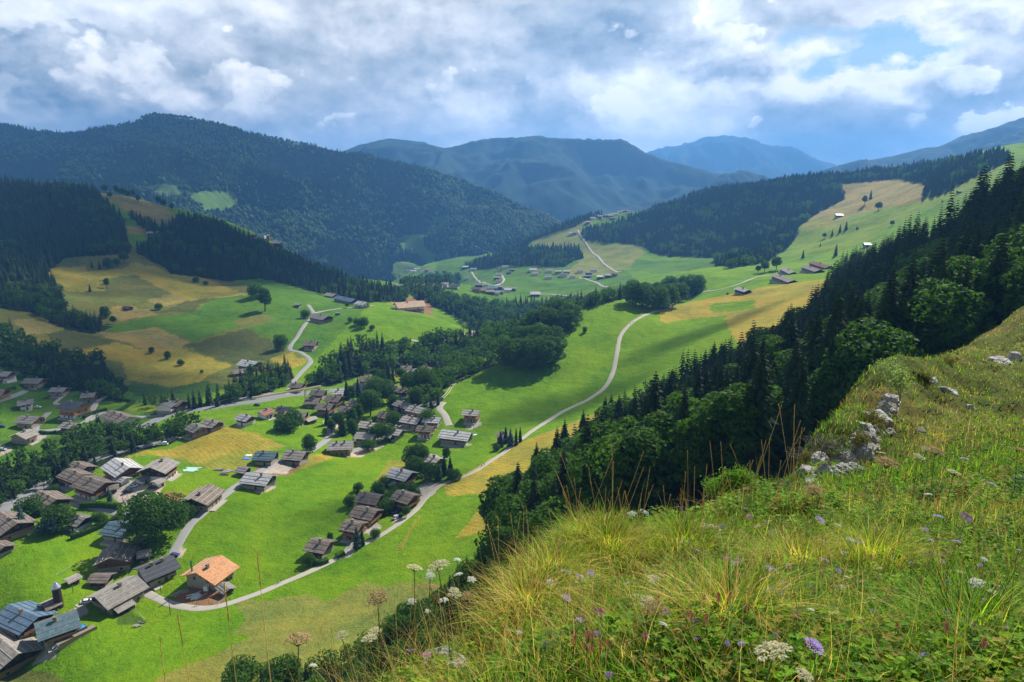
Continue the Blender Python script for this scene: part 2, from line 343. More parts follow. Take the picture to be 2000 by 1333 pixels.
def paint(X, Y, Cc, M, lst):
    for cls, st, pp in lst:
        g = gpoly(pp); x0, y0 = g.min(0); x1, y1 = g.max(0)
        sel = (X > x0) & (X < x1) & (Y > y0) & (Y < y1); ii = np.nonzero(sel.ravel())[0]
        wob = 1 + .0 * Y.ravel()[ii]
        xi = X.ravel()[ii]; yi = Y.ravel()[ii]; s = yi * .004
        kw = 9 if cls in 'HSL' else 0; ok = inpoly(g, xi + vnoise(xi / 9, yi / 9, 5) * s * 1.5 + fbm(xi / 24, yi / 24, 3, 8) * kw, yi + vnoise(xi / 9, yi / 9, 6) * s * 3 + fbm(xi / 24, yi / 24, 3, 9) * kw)
        Cc[ii[ok]] = C[cls]; M[ii[ok]] = st
FORESTS = dict(
 right_hill=[(1130,455),(1240,425),(1300,400),(1400,368),(1600,345),(1780,330),(1960,300),(1975,312),(1930,335),(1900,350),(1840,380),(1800,388),(1810,362),(1760,350),(1640,360),(1650,390),(1600,415),(1560,445),(1545,480),(1490,515),(1420,527),(1395,505),(1290,500),(1250,480),(1200,475),(1140,470)],
 ridge=[(900,525),(1000,485),(1100,440),(1180,410),(1185,418),(1130,440),(1040,470),(1030,485),(1130,487),(1140,505),(1100,522),(1000,520),(930,527)],
 left_top=[(-300,350),(0,355),(180,375),(200,392),(240,430),(255,495),(130,505),(100,525),(50,560),(0,595),(-300,600)],
 left_spur=[(20,560),(95,535),(140,620),(210,640),(190,655),(120,640),(60,610),(0,600)],
 left_band=[(245,420),(330,450),(350,425),(430,440),(560,500),(700,555),(800,575),(790,592),(720,592),(640,580),(600,566),(510,545),(440,550),(340,535),(270,495),(300,465)],
 left_low=[(-300,650),(0,655),(60,670),(130,705),(200,715),(245,765),(235,790),(150,770),(60,740),(0,715),(-300,715)],
 gorge_low=[(-300,1000),(-300,880),(0,920),(60,905),(120,880),(150,860),(190,830),(240,845),(300,850),(370,825),(400,835),(340,865),(280,880),(220,905),(170,920),(110,948),(40,985),(0,1000)],
 mid_low=[(262,785),(330,795),(400,790),(440,770),(495,735),(560,722),(578,745),(510,775),(430,795),(330,805)],
 gorge=[(598,755),(630,722),(680,690),(730,675),(800,685),(830,672),(940,660),(900,625),(850,600),(805,580),(870,580),(960,600),(1060,592),(1180,585),(1235,570),(1240,580),(1130,607),(1100,625),(1022,648),(985,664),(960,690),(900,730),(850,722),(790,725),(700,735),(650,755)],
 gorge_end=[(780,560),(850,535),(900,540),(860,575),(820,590)],
 lane_woods=[(860,790),(870,760),(960,715),(970,700),(935,705),(880,735),(850,745),(800,790),(820,800)],
 right_near=[(1650,540),(1640,560),(1600,610),(1540,680),(1480,715),(1350,775),(1230,830),(1130,915),(1050,1000),(960,1075),(1000,1170),(1200,1200),(1500,1080),(1700,800),(1900,690),(2300,560),(2400,200),(2150,300),(2000,372),(1800,500)],
 foot=[(400,1345),(540,1320),(640,1300),(700,1285),(860,1180),(960,1075),(1000,1170),(900,1400),(500,1500)],
)
col = np.tile(np.array(C['G']), (NU * NY, 1)).astype(float); msk = np.zeros(NU * NY)
PATCH += [('B', 0, [(765,592),(790,580),(830,584),(845,600),(825,614),(770,606)])]
PATCH += [('K', 0, q) for q in YARDS]
paint(XX, YY, col, msk, PATCH); paint(XX, YY, col, msk, FAR)
FG = {}
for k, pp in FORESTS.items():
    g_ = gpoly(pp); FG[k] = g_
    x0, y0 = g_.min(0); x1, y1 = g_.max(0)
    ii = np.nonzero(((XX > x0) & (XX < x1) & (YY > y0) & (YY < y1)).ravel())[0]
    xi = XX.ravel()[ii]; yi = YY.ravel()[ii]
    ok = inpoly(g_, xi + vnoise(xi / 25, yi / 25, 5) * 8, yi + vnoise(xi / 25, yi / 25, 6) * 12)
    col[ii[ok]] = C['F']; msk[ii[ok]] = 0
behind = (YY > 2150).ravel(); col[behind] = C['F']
def meadow_material():
    m, g = mat_new('valley_ground')
    at = g.new('ShaderNodeAttribute', attribute_name='cover'); tc = g.new('ShaderNodeTexCoord').outputs['Object']
    base = at.outputs['Color']; st = at.outputs['Alpha']
    n1 = g.noise(tc, .02, 5, .6); n2 = g.noise(tc, .15, 5, .65); n3 = g.noise(tc, 1.1, 4, .7)
    v = g.m('ADD', g.m('MULTIPLY', g.m('SUBTRACT', n1, .5), 1.3), g.m('ADD', g.m('MULTIPLY', g.m('SUBTRACT', n2, .5), .9), g.m('MULTIPLY', g.m('SUBTRACT', n3, .5), .8)))
    c = g.mix(1.0, base, g.ramp(g.m('ADD', v, .5), [(.1, (.50, .60, .55)), (.5, (1, 1, 1)), (.9, (1.6, 1.3, 1.1))]), 'MULTIPLY')
    # warm and cool drifts of grass kinds
    c = g.mix(g.rng(g.noise(tc, .014, 6, .65, 1.2), .48, .68, 0, .55), c, g.mix(1.0, base, (1.75, 1.15, .9), 'MULTIPLY'))
    wv = g.new('ShaderNodeTexWave', wave_type='BANDS', bands_direction='DIAGONAL'); g.put(wv.inputs['Vector'], tc); wv.inputs['Scale'].default_value = .17
    wv.inputs['Distortion'].default_value = 14; wv.inputs['Detail'].default_value = 2; wv.inputs['Detail Scale'].default_value = .12
    sw = g.m('MULTIPLY', g.m('MULTIPLY', g.m('SUBTRACT', wv.outputs['Fac'], .5), g.m('ADD', g.m('MULTIPLY', st, .7), .13)), .5)
    c = g.mix(1.0, c, g.ramp(g.m('ADD', sw, .5), [(0, (.72, .8, .8)), (1, (1.28, 1.2, 1.1))]), 'MULTIPLY')
    nb = bump(g, g.m('ADD', g.m('MULTIPLY', n3, .5), g.m('MULTIPLY', n2, 1.6)), .75, 1.4)
    b = principled(g, c, .95, .1, nb); b.inputs['Sheen Weight'].default_value = .0
    g.l.new(b.outputs[0], g.out.inputs[0]); return m
V = np.stack([XX.ravel(), YY.ravel(), ZZ.ravel()], 1)
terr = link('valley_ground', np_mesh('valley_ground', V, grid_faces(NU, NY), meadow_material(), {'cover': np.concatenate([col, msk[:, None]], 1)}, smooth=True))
setp(terr, kind='structure')
# ------------------------------------------------------------------ mountains beyond the valley
def mountain_material(name, base, light, tree=.05, patchy=.0):
    m, g = mat_new(name); tc = g.new('ShaderNodeTexCoord').outputs['Object']
    at = g.new('ShaderNodeAttribute', attribute_name='cover')
    n1 = g.noise(tc, .004, 6, .6); n2 = g.noise(tc, tree, 4, .7); n3 = g.noise(tc, tree * .25, 4, .6)
    v = g.m('ADD', g.m('MULTIPLY', n1, .5), g.m('ADD', g.m('MULTIPLY', n2, .3), g.m('MULTIPLY', n3, .2)))
    c = g.mix(g.rng(v, .35, .7), base, light)
    c = g.mix(at.outputs['Alpha'], c, at.outputs['Color'])
    b = principled(g, c, .95, .05, bump(g, n2, .8, 8)); g.l.new(b.outputs[0], g.out.inputs[0]); return m
def loft(name, ridge, base, mat, nx=260, nt=70, back=900, amp=40, wl=220, seed=0, drop=500, shape=1.0, patches=()):
    """slope between a surveyed foot line and a surveyed ridge line (px, py, distance), with a back side of its own"""
    rp = np.array([P3(*p) for p in ridge]); bp = np.array([P3(*p) for p in base])
    def along(p, n):
        d = np.concatenate([[0], np.cumsum(np.linalg.norm(np.diff(p[:, :2], axis=0), axis=1))]); s = np.linspace(0, d[-1], n)
        q = np.stack([np.interp(s, d, p[:, k]) for k in range(3)], 1)
        for _ in range(2): q[1:-1] = (q[:-2] + 2 * q[1:-1] + q[2:]) / 4
        return q
    r = along(rp, nx); b = along(bp, nx)
    t = np.linspace(0, 1, nt)[None, :, None]; f = t ** shape
    G = b[:, None] * (1 - t) + r[:, None] * t
    G[:, :, 2] = (b[:, None, 2] * (1 - f[..., 0]) + r[:, None, 2] * f[..., 0])
    tb = np.linspace(0, 1, 16)[1:][None, :, None]
    Bk = np.repeat(r[:, None], 15, 1); n = np.array([0, back, 0.0]); Bk = Bk + tb * n; Bk[:, :, 2] -= (tb[..., 0] ** 1.3) * drop
    G = np.concatenate([G, Bk], 1); T = np.concatenate([t[0, :, 0], 1 - tb[0, :, 0]])
    x, y = G[..., 0], G[..., 1]
    rd = 1 - np.abs(fbm(x / wl, y / wl, 5, seed)) * 2.2
    env = np.clip(np.sin(np.pi * np.clip(T, 0, 1)) ** .7, 0.0, 1)[None]
    G[..., 2] += (rd - .5) * amp * env + fbm(x / (wl * .4), y / (wl * .4), 3, seed + 5) * amp * .12
    A = np.zeros((G.shape[0] * G.shape[1], 4)); P = G.reshape(-1, 3)
    if patches:
        h = P[:, 1]; d = P[:, 1] * CP - P[:, 2] * SP
        sx = 1000 + FPX * P[:, 0] / d; sy = 666.5 - FPX * (P[:, 2] * CP + P[:, 1] * SP) / d
        for cc, pp in patches:
            ok = inpoly(pp, sx + fbm(P[:, 0] / 60, P[:, 1] / 60, 2, 4) * 10, sy + fbm(P[:, 0] / 60, P[:, 1] / 60, 2, 8) * 5) & (np.tile(np.arange(G.shape[1]) < nt, G.shape[0]))
            A[ok] = (*cc, 1)
    o = link(name, np_mesh(name, P, grid_faces(G.shape[0], G.shape[1]), mat, {'cover': A}, smooth=True)); setp(o, kind='structure')
    return G[:, :nt], A.reshape(G.shape[0], G.shape[1], 4)[:, :nt]
FOR1 = mountain_material('forested_mountainside', (.012, .030, .014), (.030, .062, .026), .05)
FOR2 = mountain_material('distant_mountainside', (.012, .030, .022), (.038, .062, .040), .012)
LM, LMA = loft('forested_mountain', [(-500,200,3600),(-200,235,3600),(0,248,3500),(120,262,3400),(240,246,3400),(300,226,3400),(385,236,3350),(500,268,3300),(600,285,3200),(700,303,3100),(800,322,2950),(900,355,2850),(1000,393,2750),(1080,432,2650),(1130,470,2600),(1170,500,2550)],
     [(-900,450,1900),(-300,480,2000),(0,470,2050),(300,470,2100),(560,530,2200),(700,560,2250),(800,560,2300),(880,560,2320),(960,550,2350),(1040,545,2380),(1100,540,2400),(1170,540,2420)],
     FOR1, 420, 150, 1500, 95, 420, 11, 900, .85,
     patches=[((.10,.16,.05), [(262,370),(310,358),(345,362),(345,385),(300,380)]), ((.10,.18,.04), [(365,385),(385,375),(455,374),(468,390),(455,412),(410,418),(390,400)]),
              ((.10,.17,.035), [(768,470),(785,458),(830,455),(832,480),(852,500),(840,520),(822,515),(810,495),(780,490)]), ((.13,.2,.04), [(765,508),(800,515),(860,532),(880,545),(800,560),(760,540)]),
              ((.09,.13,.05), [(490,372),(505,366),(508,380),(498,388)]), ((.08,.12,.05), [(870,425),(890,422),(885,432)]), ((.09,.14,.05), [(95,250),(170,246),(170,262),(120,264)]), ((.1,.15,.05),[(1020,400),(1050,408),(1060,418),(1030,410)])])
loft('blue_mountain', [(560,330,5644),(640,318,5561),(705,294,5478),(770,277,5395),(820,282,5312),(870,292,5229),(930,274,5229),(1000,270,5146),(1060,268,5146),(1140,272,5146),(1210,280,5063),(1260,305,4980),(1330,322,4897),(1420,350,4814),(1500,372,4731),(1600,385,4648)],
     [(400,440,3569),(700,450,3569),(1000,450,3569),(1300,440,3569),(1700,440,3569)], FOR2, 300, 70, 2500, 260, 900, 31, 1200, .9)
loft('farthest_peak', [(1150,330,10500),(1230,318,10416),(1290,292,10332),(1340,282,10248),(1372,270,10248),(1410,266,10164),(1450,272,10164),(1500,282,10080),(1560,292,10080),(1600,312,10080),(1680,335,10080),(1800,345,10080)],
     [(1000,420,7560),(1300,420,7560),(1800,420,7560)], FOR2, 220, 50, 3000, 420, 900, 51, 1500, 1)
loft('right_mountain', [(1650,325,4900),(1730,307,4800),(1800,292,4700),(1860,280,4650),(1900,265,4600),(1950,248,4600),(2000,232,4600),(2100,210,4600)],
     [(1550,420,3200),(1800,400,3200),(2000,380,3200),(2500,350,3200)], FOR2, 220, 60, 2500, 150, 500, 71, 900, .9)
# ------------------------------------------------------------------ trees
def foliage_material(name, dark, light, transl=.3, rough=.7):
    m, g = mat_new(name); at = g.new('ShaderNodeAttribute', attribute_name='tint'); oi = g.new('ShaderNodeObjectInfo')
    s = g.new('ShaderNodeSeparateColor'); g.put(s.inputs[0], at.outputs['Color'])
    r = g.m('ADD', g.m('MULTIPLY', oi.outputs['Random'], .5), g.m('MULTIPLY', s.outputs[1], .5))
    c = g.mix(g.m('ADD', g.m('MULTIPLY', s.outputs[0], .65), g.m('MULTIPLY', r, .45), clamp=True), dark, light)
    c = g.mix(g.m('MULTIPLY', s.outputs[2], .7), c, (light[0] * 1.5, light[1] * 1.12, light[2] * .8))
    d = principled(g, c, rough, .15); t = g.new('ShaderNodeBsdfTranslucent'); g.put(t.inputs[0], g.mix(1.0, c, (1.5, 1.7, .6), 'MULTIPLY'))
    mx = g.new('ShaderNodeMixShader'); mx.inputs[0].default_value = transl; g.l.new(d.outputs[0], mx.inputs[1]); g.l.new(t.outputs[0], mx.inputs[2])
    g.l.new(mx.outputs[0], g.out.inputs[0]); return m
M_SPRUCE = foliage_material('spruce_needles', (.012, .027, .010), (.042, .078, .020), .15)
M_LEAF = foliage_material('broadleaf_leaves', (.022, .056, .010), (.078, .165, .020), .34)
M_BLUE = foliage_material('blue_needles', (.02, .045, .035), (.06, .11, .09), .1)
M_BRIGHT = foliage_material('fresh_leaves', (.07, .16, .02), (.17, .32, .04), .4)
M_PALE = foliage_material('pale_leaves', (.12, .18, .07), (.33, .40, .20), .35)
def bark_material(name, col):
    m, g = mat_new(name); tc = g.new('ShaderNodeTexCoord').outputs['Object']; n = g.noise(tc, 3, 5, .7)
    b = principled(g, g.mix(n, tuple(x * .5 for x in col), tuple(x * 1.4 for x in col)), .95, .1, bump(g, n, .6, .05)); g.l.new(b.outputs[0], g.out.inputs[0]); return m
M_BARK = bark_material('bark', (.10, .075, .055)); M_GREYBARK = bark_material('grey_bark', (.22, .20, .18))
def tube_np(pts, rad, n=6):
    pts = np.asarray(pts, float); k = len(pts); V = []
    for i in range(k):
        d = pts[min(i + 1, k - 1)] - pts[max(i - 1, 0)]; d /= np.linalg.norm(d) + 1e-9
        a = np.cross(d, [0.31, .95, .02]); a /= np.linalg.norm(a) + 1e-9; b = np.cross(d, a)
        for j in range(n):
            t = 2 * math.pi * j / n; V.append(pts[i] + rad[i] * (math.cos(t) * a + math.sin(t) * b))
    F = [[i * n + j, i * n + (j + 1) % n, (i + 1) * n + (j + 1) % n, (i + 1) * n + j] for i in range(k - 1) for j in range(n)]
    return np.array(V), np.array(F)
def join_np(parts):
    V = []; F = []; o = 0
    for v, f in parts: V.append(v); F.append(f + o); o += len(v)
    return np.concatenate(V), np.concatenate(F)
def spruce(seed, H=22, Rm=4.1, layers=36, nb=10, low=False, droop=1.15):
    r = np.random.default_rng(seed); V = []; F = []; T = []
    for i in range(layers):
        f = i / (layers - 1); z = H * (.06 + .93 * f ** .93); rr = Rm * (1 - f) ** .78 * r.uniform(.8, 1.15) + .12
        n = max(4, int(nb * (1 - .45 * f)))
        a0 = r.uniform(0, 6.28)
        for j in range(n):
            a = a0 + 6.283 * (j + r.uniform(-.3, .3)) / n; L = rr * r.uniform(.72, 1.18); w = L * r.uniform(.38, .6) + .15; dr = r.uniform(.22, .42) * L * droop; br = r.uniform(0, 1)
            ca, sa = math.cos(a), math.sin(a); o = len(V)
            k = 2 if low else 3
            for q in range(k + 1):
                t = q / k; x = L * t; zz = z + .12 * L * math.sin(t * 3.1) - dr * t ** 1.4; ww = w * (math.sin(math.pi * min(1, t * .75 + .22)) ** .8) * (1 - .75 * t ** 3) * .5
                for side, dz in ((-1, -.75 * ww - .08), (0, .0), (1, -.75 * ww - .08)):
                    jx = r.uniform(-.12, .12) * L if side and q < k else 0
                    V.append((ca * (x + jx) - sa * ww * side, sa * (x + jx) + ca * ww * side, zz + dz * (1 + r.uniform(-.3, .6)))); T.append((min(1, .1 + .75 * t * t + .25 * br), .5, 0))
            for q in range(k):
                b = o + q * 3; F.append((b, b + 1, b + 4, b + 3)); F.append((b + 1, b + 2, b + 5, b + 4))
    tv, tf = tube_np([(0, 0, -1.5), (.05, 0, H * .4), (0, 0, H * .98)], [.34, .22, .03], 6)
    return (np.array(V), np.array(F), np.array(T)), (tv, tf)
def broadleaf(seed, H=15, Rx=5.5, nl=15, leaves=2400, ls=.5, squash=.85, z0=.2):
    r = np.random.default_rng(seed); cz = H * (.5 + z0 * .5); hz = H * (1 - z0) / 2
    cen = []; rad = []
    for i in range(nl):
        a = i * 2.4 + r.uniform(-.4, .4); e = math.asin(np.clip(-0.75 + 1.7 * (i + .5) / nl, -1, 1)); k = r.uniform(.5, .72)
        cen.append((math.cos(a) * math.cos(e) * Rx * k, math.sin(a) * math.cos(e) * Rx * k, cz + math.sin(e) * hz * .68)); rad.append(Rx * r.uniform(.34, .52))
    cen.append((0, 0, cz)); rad.append(Rx * .6); cen = np.array(cen); rad = np.array(rad)
    n = leaves; w = rad ** 2; w /= w.sum(); li = r.choice(len(rad), n, p=w)
    d = r.normal(size=(n, 3)); d /= np.linalg.norm(d, axis=1)[:, None]; d[:, 2] = d[:, 2] * .9 + .12
    rr = rad[li] * r.uniform(.72, 1.08, n) ** .5; P = cen[li] + d * rr[:, None] * np.array([1, 1, squash])
    nn = d + r.normal(size=(n, 3)) * .75; nn /= np.linalg.norm(nn, axis=1)[:, None]
    a = np.cross(nn, r.normal(size=(n, 3))); a /= np.linalg.norm(a, axis=1)[:, None]; b = np.cross(nn, a)
    s = ls * r.uniform(.6, 1.5, n)[:, None]
    V = np.stack([P - a * s, P - b * s * .6, P + a * s, P + b * s * .6 + nn * s * .25], 1).reshape(-1, 3)
    F = np.arange(4 * n).reshape(n, 4)
    c = .25 + .4 * r.random(n) + .25 * np.repeat(r.random(len(rad)), 1)[li]
    T = np.repeat(np.stack([c, np.full(n, .5), (r.random(n) < .05) * .6], 1), 4, 0)
    tr = [tube_np([(0, 0, -1.2), (.1, .05, H * .25), (0, .1, cz)], [.035 * H * .7, .02 * H, .008 * H], 7)]
    for i in range(min(nl, 8)): tr.append(tube_np([(0, 0, H * (.16 + .04 * i)), cen[i] * .55 + np.array([0, 0, H * .15]), cen[i]], [.010 * H, .007 * H, .002 * H], 5))
    return (V, F, T), join_np(tr)
def proto_set(fn, seeds, mat, tag, bark, **kw):
    out = []
    for s in seeds:
        (V, F, T), (tv, tf) = fn(s, **kw); H = V[:, 2].max()
        out.append((np_mesh('%s_crown' % tag, V / H, F, mat, {'tint': T}), np_mesh('%s_trunk' % tag, tv / H, tf, bark, smooth=True)))
    return out
PR = {
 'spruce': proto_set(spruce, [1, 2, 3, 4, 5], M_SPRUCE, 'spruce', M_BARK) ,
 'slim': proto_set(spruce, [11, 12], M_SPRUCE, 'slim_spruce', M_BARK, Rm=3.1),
 'fir': proto_set(spruce, [21], M_BLUE, 'blue_fir', M_BARK, Rm=5.2, layers=18, nb=10),
 'leaf': proto_set(broadleaf, [31, 32, 33, 34, 35], M_LEAF, 'broadleaf', M_BARK, leaves=5200, ls=.34),
 'tall': proto_set(broadleaf, [41, 42], M_LEAF, 'tall_broadleaf', M_BARK, H=20, Rx=4.6, z0=.12, leaves=5200, ls=.36),
 'dome': proto_set(broadleaf, [45, 46, 47], M_LEAF, 'domed_broadleaf', M_BARK, H=15, Rx=5.8, z0=-.16, leaves=6000, ls=.32),
 'bush': proto_set(broadleaf, [51, 52], M_LEAF, 'bush', M_BARK, H=8, Rx=4.6, z0=-.05, leaves=3000, ls=.3),
 'big': proto_set(broadleaf, [61], M_LEAF, 'maple', M_BARK, H=17, Rx=9, z0=.04, leaves=9000, ls=.42, nl=26),
 'blueround': proto_set(broadleaf, [71], M_BLUE, 'blue_round', M_BARK, H=9, Rx=4.6, z0=-.05, leaves=2200, ls=.4),
 'bright': proto_set(broadleaf, [81], M_BRIGHT, 'fresh', M_BARK, H=7, Rx=3.6, z0=-.05, leaves=3600, ls=.24),
}
TREE_N = {'spruce': 'spruce_tree', 'slim': 'spruce_tree', 'fir': 'fir_tree', 'leaf': 'broadleaf_tree', 'tall': 'broadleaf_tree', 'dome': 'broadleaf_tree', 'bush': 'leafy_bush', 'big': 'maple_tree', 'blueround': 'round_tree', 'bright': 'leafy_bush'}
trnd = random.Random(5)
def place_tree(kind, x, y, H, label, group=None, z=None, wide=1.0, parts=True):
    cm, tm = PR[kind][trnd.randrange(len(PR[kind]))]
    r = bpy.data.objects.new(TREE_N[kind], None); COL.objects.link(r)
    r.empty_display_size = .5
    r.location = (x, y, float(ground(x, y)) if z is None else z); r.rotation_euler = (0, 0, trnd.uniform(0, 6.28))
    w = H * wide * trnd.uniform(.9, 1.1); r.scale = (w, w * trnd.uniform(.92, 1.08), H)
    c = bpy.data.objects.new('crown', cm); COL.objects.link(c); c.parent = r
    t = bpy.data.objects.new('trunk', tm); COL.objects.link(t); t.parent = r
    setp(r, label, 'bush' if kind in ('bush', 'bright') else 'tree', group); return r
# ---- forests: the largest-showing trees are things, the rest of each wood is one mass
def low_spruce(seed):
    r = np.random.default_rng(seed); V = []; F = []; T = []; L = 8; n = 6
    for i in range(L):
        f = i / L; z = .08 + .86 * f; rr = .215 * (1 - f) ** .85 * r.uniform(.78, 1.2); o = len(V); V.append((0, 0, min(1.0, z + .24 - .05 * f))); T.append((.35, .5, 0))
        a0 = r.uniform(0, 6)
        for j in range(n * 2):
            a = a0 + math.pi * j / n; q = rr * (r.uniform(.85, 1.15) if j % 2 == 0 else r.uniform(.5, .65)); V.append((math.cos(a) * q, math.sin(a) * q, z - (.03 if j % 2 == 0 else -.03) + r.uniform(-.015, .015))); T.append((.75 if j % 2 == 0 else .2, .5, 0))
        for j in range(n * 2): F.append((o, o + 1 + j, o + 1 + (j + 1) % (n * 2)))
    return np.array(V), np.array(F), np.array(T)
def low_leaf(seed, n=150):
    (V, F, T), _ = broadleaf(seed, H=1.0, Rx=.36, nl=9 if n < 300 else 13, leaves=n, ls=.07 if n < 300 else .036, z0=.08 if n < 300 else -.02); return V, F, T
def tiny_cone(seed):
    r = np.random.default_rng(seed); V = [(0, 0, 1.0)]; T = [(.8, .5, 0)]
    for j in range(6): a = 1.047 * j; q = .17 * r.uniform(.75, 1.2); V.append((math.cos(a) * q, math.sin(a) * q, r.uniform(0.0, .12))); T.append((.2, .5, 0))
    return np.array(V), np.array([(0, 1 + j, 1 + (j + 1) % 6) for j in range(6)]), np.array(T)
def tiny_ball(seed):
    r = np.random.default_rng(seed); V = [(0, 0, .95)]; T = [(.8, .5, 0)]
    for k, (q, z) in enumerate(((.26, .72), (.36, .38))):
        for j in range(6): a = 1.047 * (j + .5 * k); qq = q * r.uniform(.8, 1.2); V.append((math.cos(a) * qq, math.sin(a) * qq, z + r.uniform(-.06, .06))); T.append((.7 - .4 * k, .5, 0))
    F = [(0, 1 + j, 1 + (j + 1) % 6) for j in range(6)]
    for j in range(6): a, b = 1 + j, 1 + (j + 1) % 6; c, d = 7 + j, 7 + (j + 1) % 6; F += [(a, c, b), (b, c, d)]
    return np.array(V), np.array(F), np.array(T)
def mid_spruce(seed):
    (V, F, T), _ = spruce(seed, H=22, Rm=3.9, layers=22, nb=7, low=True, droop=1.5); return V / V[:, 2].max(), F, T
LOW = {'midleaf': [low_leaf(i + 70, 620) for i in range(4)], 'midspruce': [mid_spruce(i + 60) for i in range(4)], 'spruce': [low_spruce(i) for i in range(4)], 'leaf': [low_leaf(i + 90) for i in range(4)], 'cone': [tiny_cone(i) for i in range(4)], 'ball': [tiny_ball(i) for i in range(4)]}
def mass(name, kind_arr, P, H, mats, label=None):
    """one mesh of many simplified trees; kind_arr: array of LOW keys"""
    Vs = []; Fs = {3: [], 4: []}; Ts = []; MI = {3: [], 4: []}; off = 0; keys = sorted(set(kind_arr)); r = np.random.default_rng(len(P))
    for ki, k in enumerate(keys):
        sel0 = np.nonzero(kind_arr == k)[0]; var = r.integers(0, 4, len(sel0))
        for v in range(4):
            s = sel0[var == v]
            if not len(s): continue
            PV, PF, PT = LOW[k][v]; n = len(s); a = r.uniform(0, 6.28, n); ca, sa = np.cos(a), np.sin(a); w = H[s] * r.uniform(.85, 1.25, n)
            X = (PV[None, :, 0] * ca[:, None] - PV[None, :, 1] * sa[:, None]) * w[:, None] + P[s, 0:1]
            Y = (PV[None, :, 0] * sa[:, None] + PV[None, :, 1] * ca[:, None]) * w[:, None] + P[s, 1:2]
            Z = PV[None, :, 2] * H[s][:, None] + P[s, 2:3]
            Vs.append(np.stack([X, Y, Z], 2).reshape(-1, 3)); T = np.repeat(PT[None], n, 0).copy(); T[:, :, 1] = r.random(n)[:, None]; T[:, :, 0] *= r.uniform(.6, 1.15, n)[:, None]; T[:, :, 2] = np.maximum(T[:, :, 2], ((r.random(n) < .04) * .5)[:, None]); Ts.append(T.reshape(-1, 3))
            f = (PF[None] + (off + np.arange(n) * len(PV))[:, None, None]).reshape(-1, PF.shape[1]); Fs[PF.shape[1]].append(f); MI[PF.shape[1]].append(np.full(len(f), ki)); off += n * len(PV)
    fl = []; mi = []
    for q in (3, 4):
        if Fs[q]: fl.append(np.concatenate(Fs[q])); mi.append(np.concatenate(MI[q]))
    me = np_mesh(name, np.concatenate(Vs), fl, None, {'tint': np.concatenate(Ts)})
    for k in keys: me.materials.append(mats[k])
    me.polygons.foreach_set('material_index', np.concatenate(mi).astype(np.int32))
    o = link(name, me); setp(o, label, 'forest' if label else None, kind='stuff'); return o
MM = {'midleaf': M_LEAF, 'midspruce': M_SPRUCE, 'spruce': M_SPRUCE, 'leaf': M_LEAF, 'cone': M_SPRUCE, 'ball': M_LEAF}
def scatter(poly, spacing, seed, jit=.42):
    x0, y0 = poly.min(0); x1, y1 = poly.max(0); r = np.random.default_rng(seed)
    gx, gy = np.meshgrid(np.arange(x0, x1, spacing), np.arange(y0, y1, spacing)); gx = gx.ravel() + r.uniform(-jit, jit, gx.size) * spacing; gy = gy.ravel() + r.uniform(-jit, jit, gy.size) * spacing
    ok = inpoly(poly, gx, gy); return gx[ok], gy[ok]
CAND = []   # x, y, H, kind(0 spruce 1 leaf), forest index
FKEYS = list(FORESTS)
FPAR = dict(right_hill=(9, .82, 19), ridge=(9, .9, 18), left_top=(8, .92, 20), left_spur=(7.5, .7, 17), left_band=(8.5, .75, 18), left_low=(7.5, .35, 17), gorge_low=(7.0, .12, 14), mid_low=(7, .35, 15),
            gorge=(8.0, .45, 19), gorge_end=(10, .5, 16), lane_woods=(6.5, .15, 15), right_near=(6.8, .62, 25), foot=(6.0, .0, 11))
for fi, k in enumerate(FKEYS):
    sp, con, H = FPAR[k]; x, y = scatter(FG[k], sp, fi + 1); r = np.random.default_rng(fi + 40)
    cn = fbm(x / 45, y / 45, 3, 17 + fi) * 1.1 + r.uniform(-.42, .42, len(x)) + .5; kd = (cn > con).astype(int)
    if k == 'right_near':   # leaf trees along the lower rim and in a band, spruces above
        sxx = 1000 + FPX * x / (y * CP - ground(x, y) * SP); syy = 666.5 - FPX * (ground(x, y) * CP + y * SP) / (y * CP - ground(x, y) * SP)
        br = .5 + .5 * np.exp(-((sxx - 1600) / 170) ** 2 - ((syy - 760) / 90) ** 2) + .5 * (sxx < 1230) - .75 * (syy < 560) + .12 * (sxx > 1750) * (syy > 600)
        kd = (r.random(len(x)) < br * .36).astype(int)
    hh = H * (r.uniform(.5, 1.2, len(x)) * .6 + r.uniform(.5, 1.2, len(x)) * .4); hh = np.where(kd == 1, hh * .8, hh); hh = np.where(y < 118, -1, hh)
    CAND.append(np.stack([x, y, hh, kd, np.full(len(x), fi)], 1))
CAND = np.concatenate(CAND); CAND = CAND[CAND[:, 2] > 0]
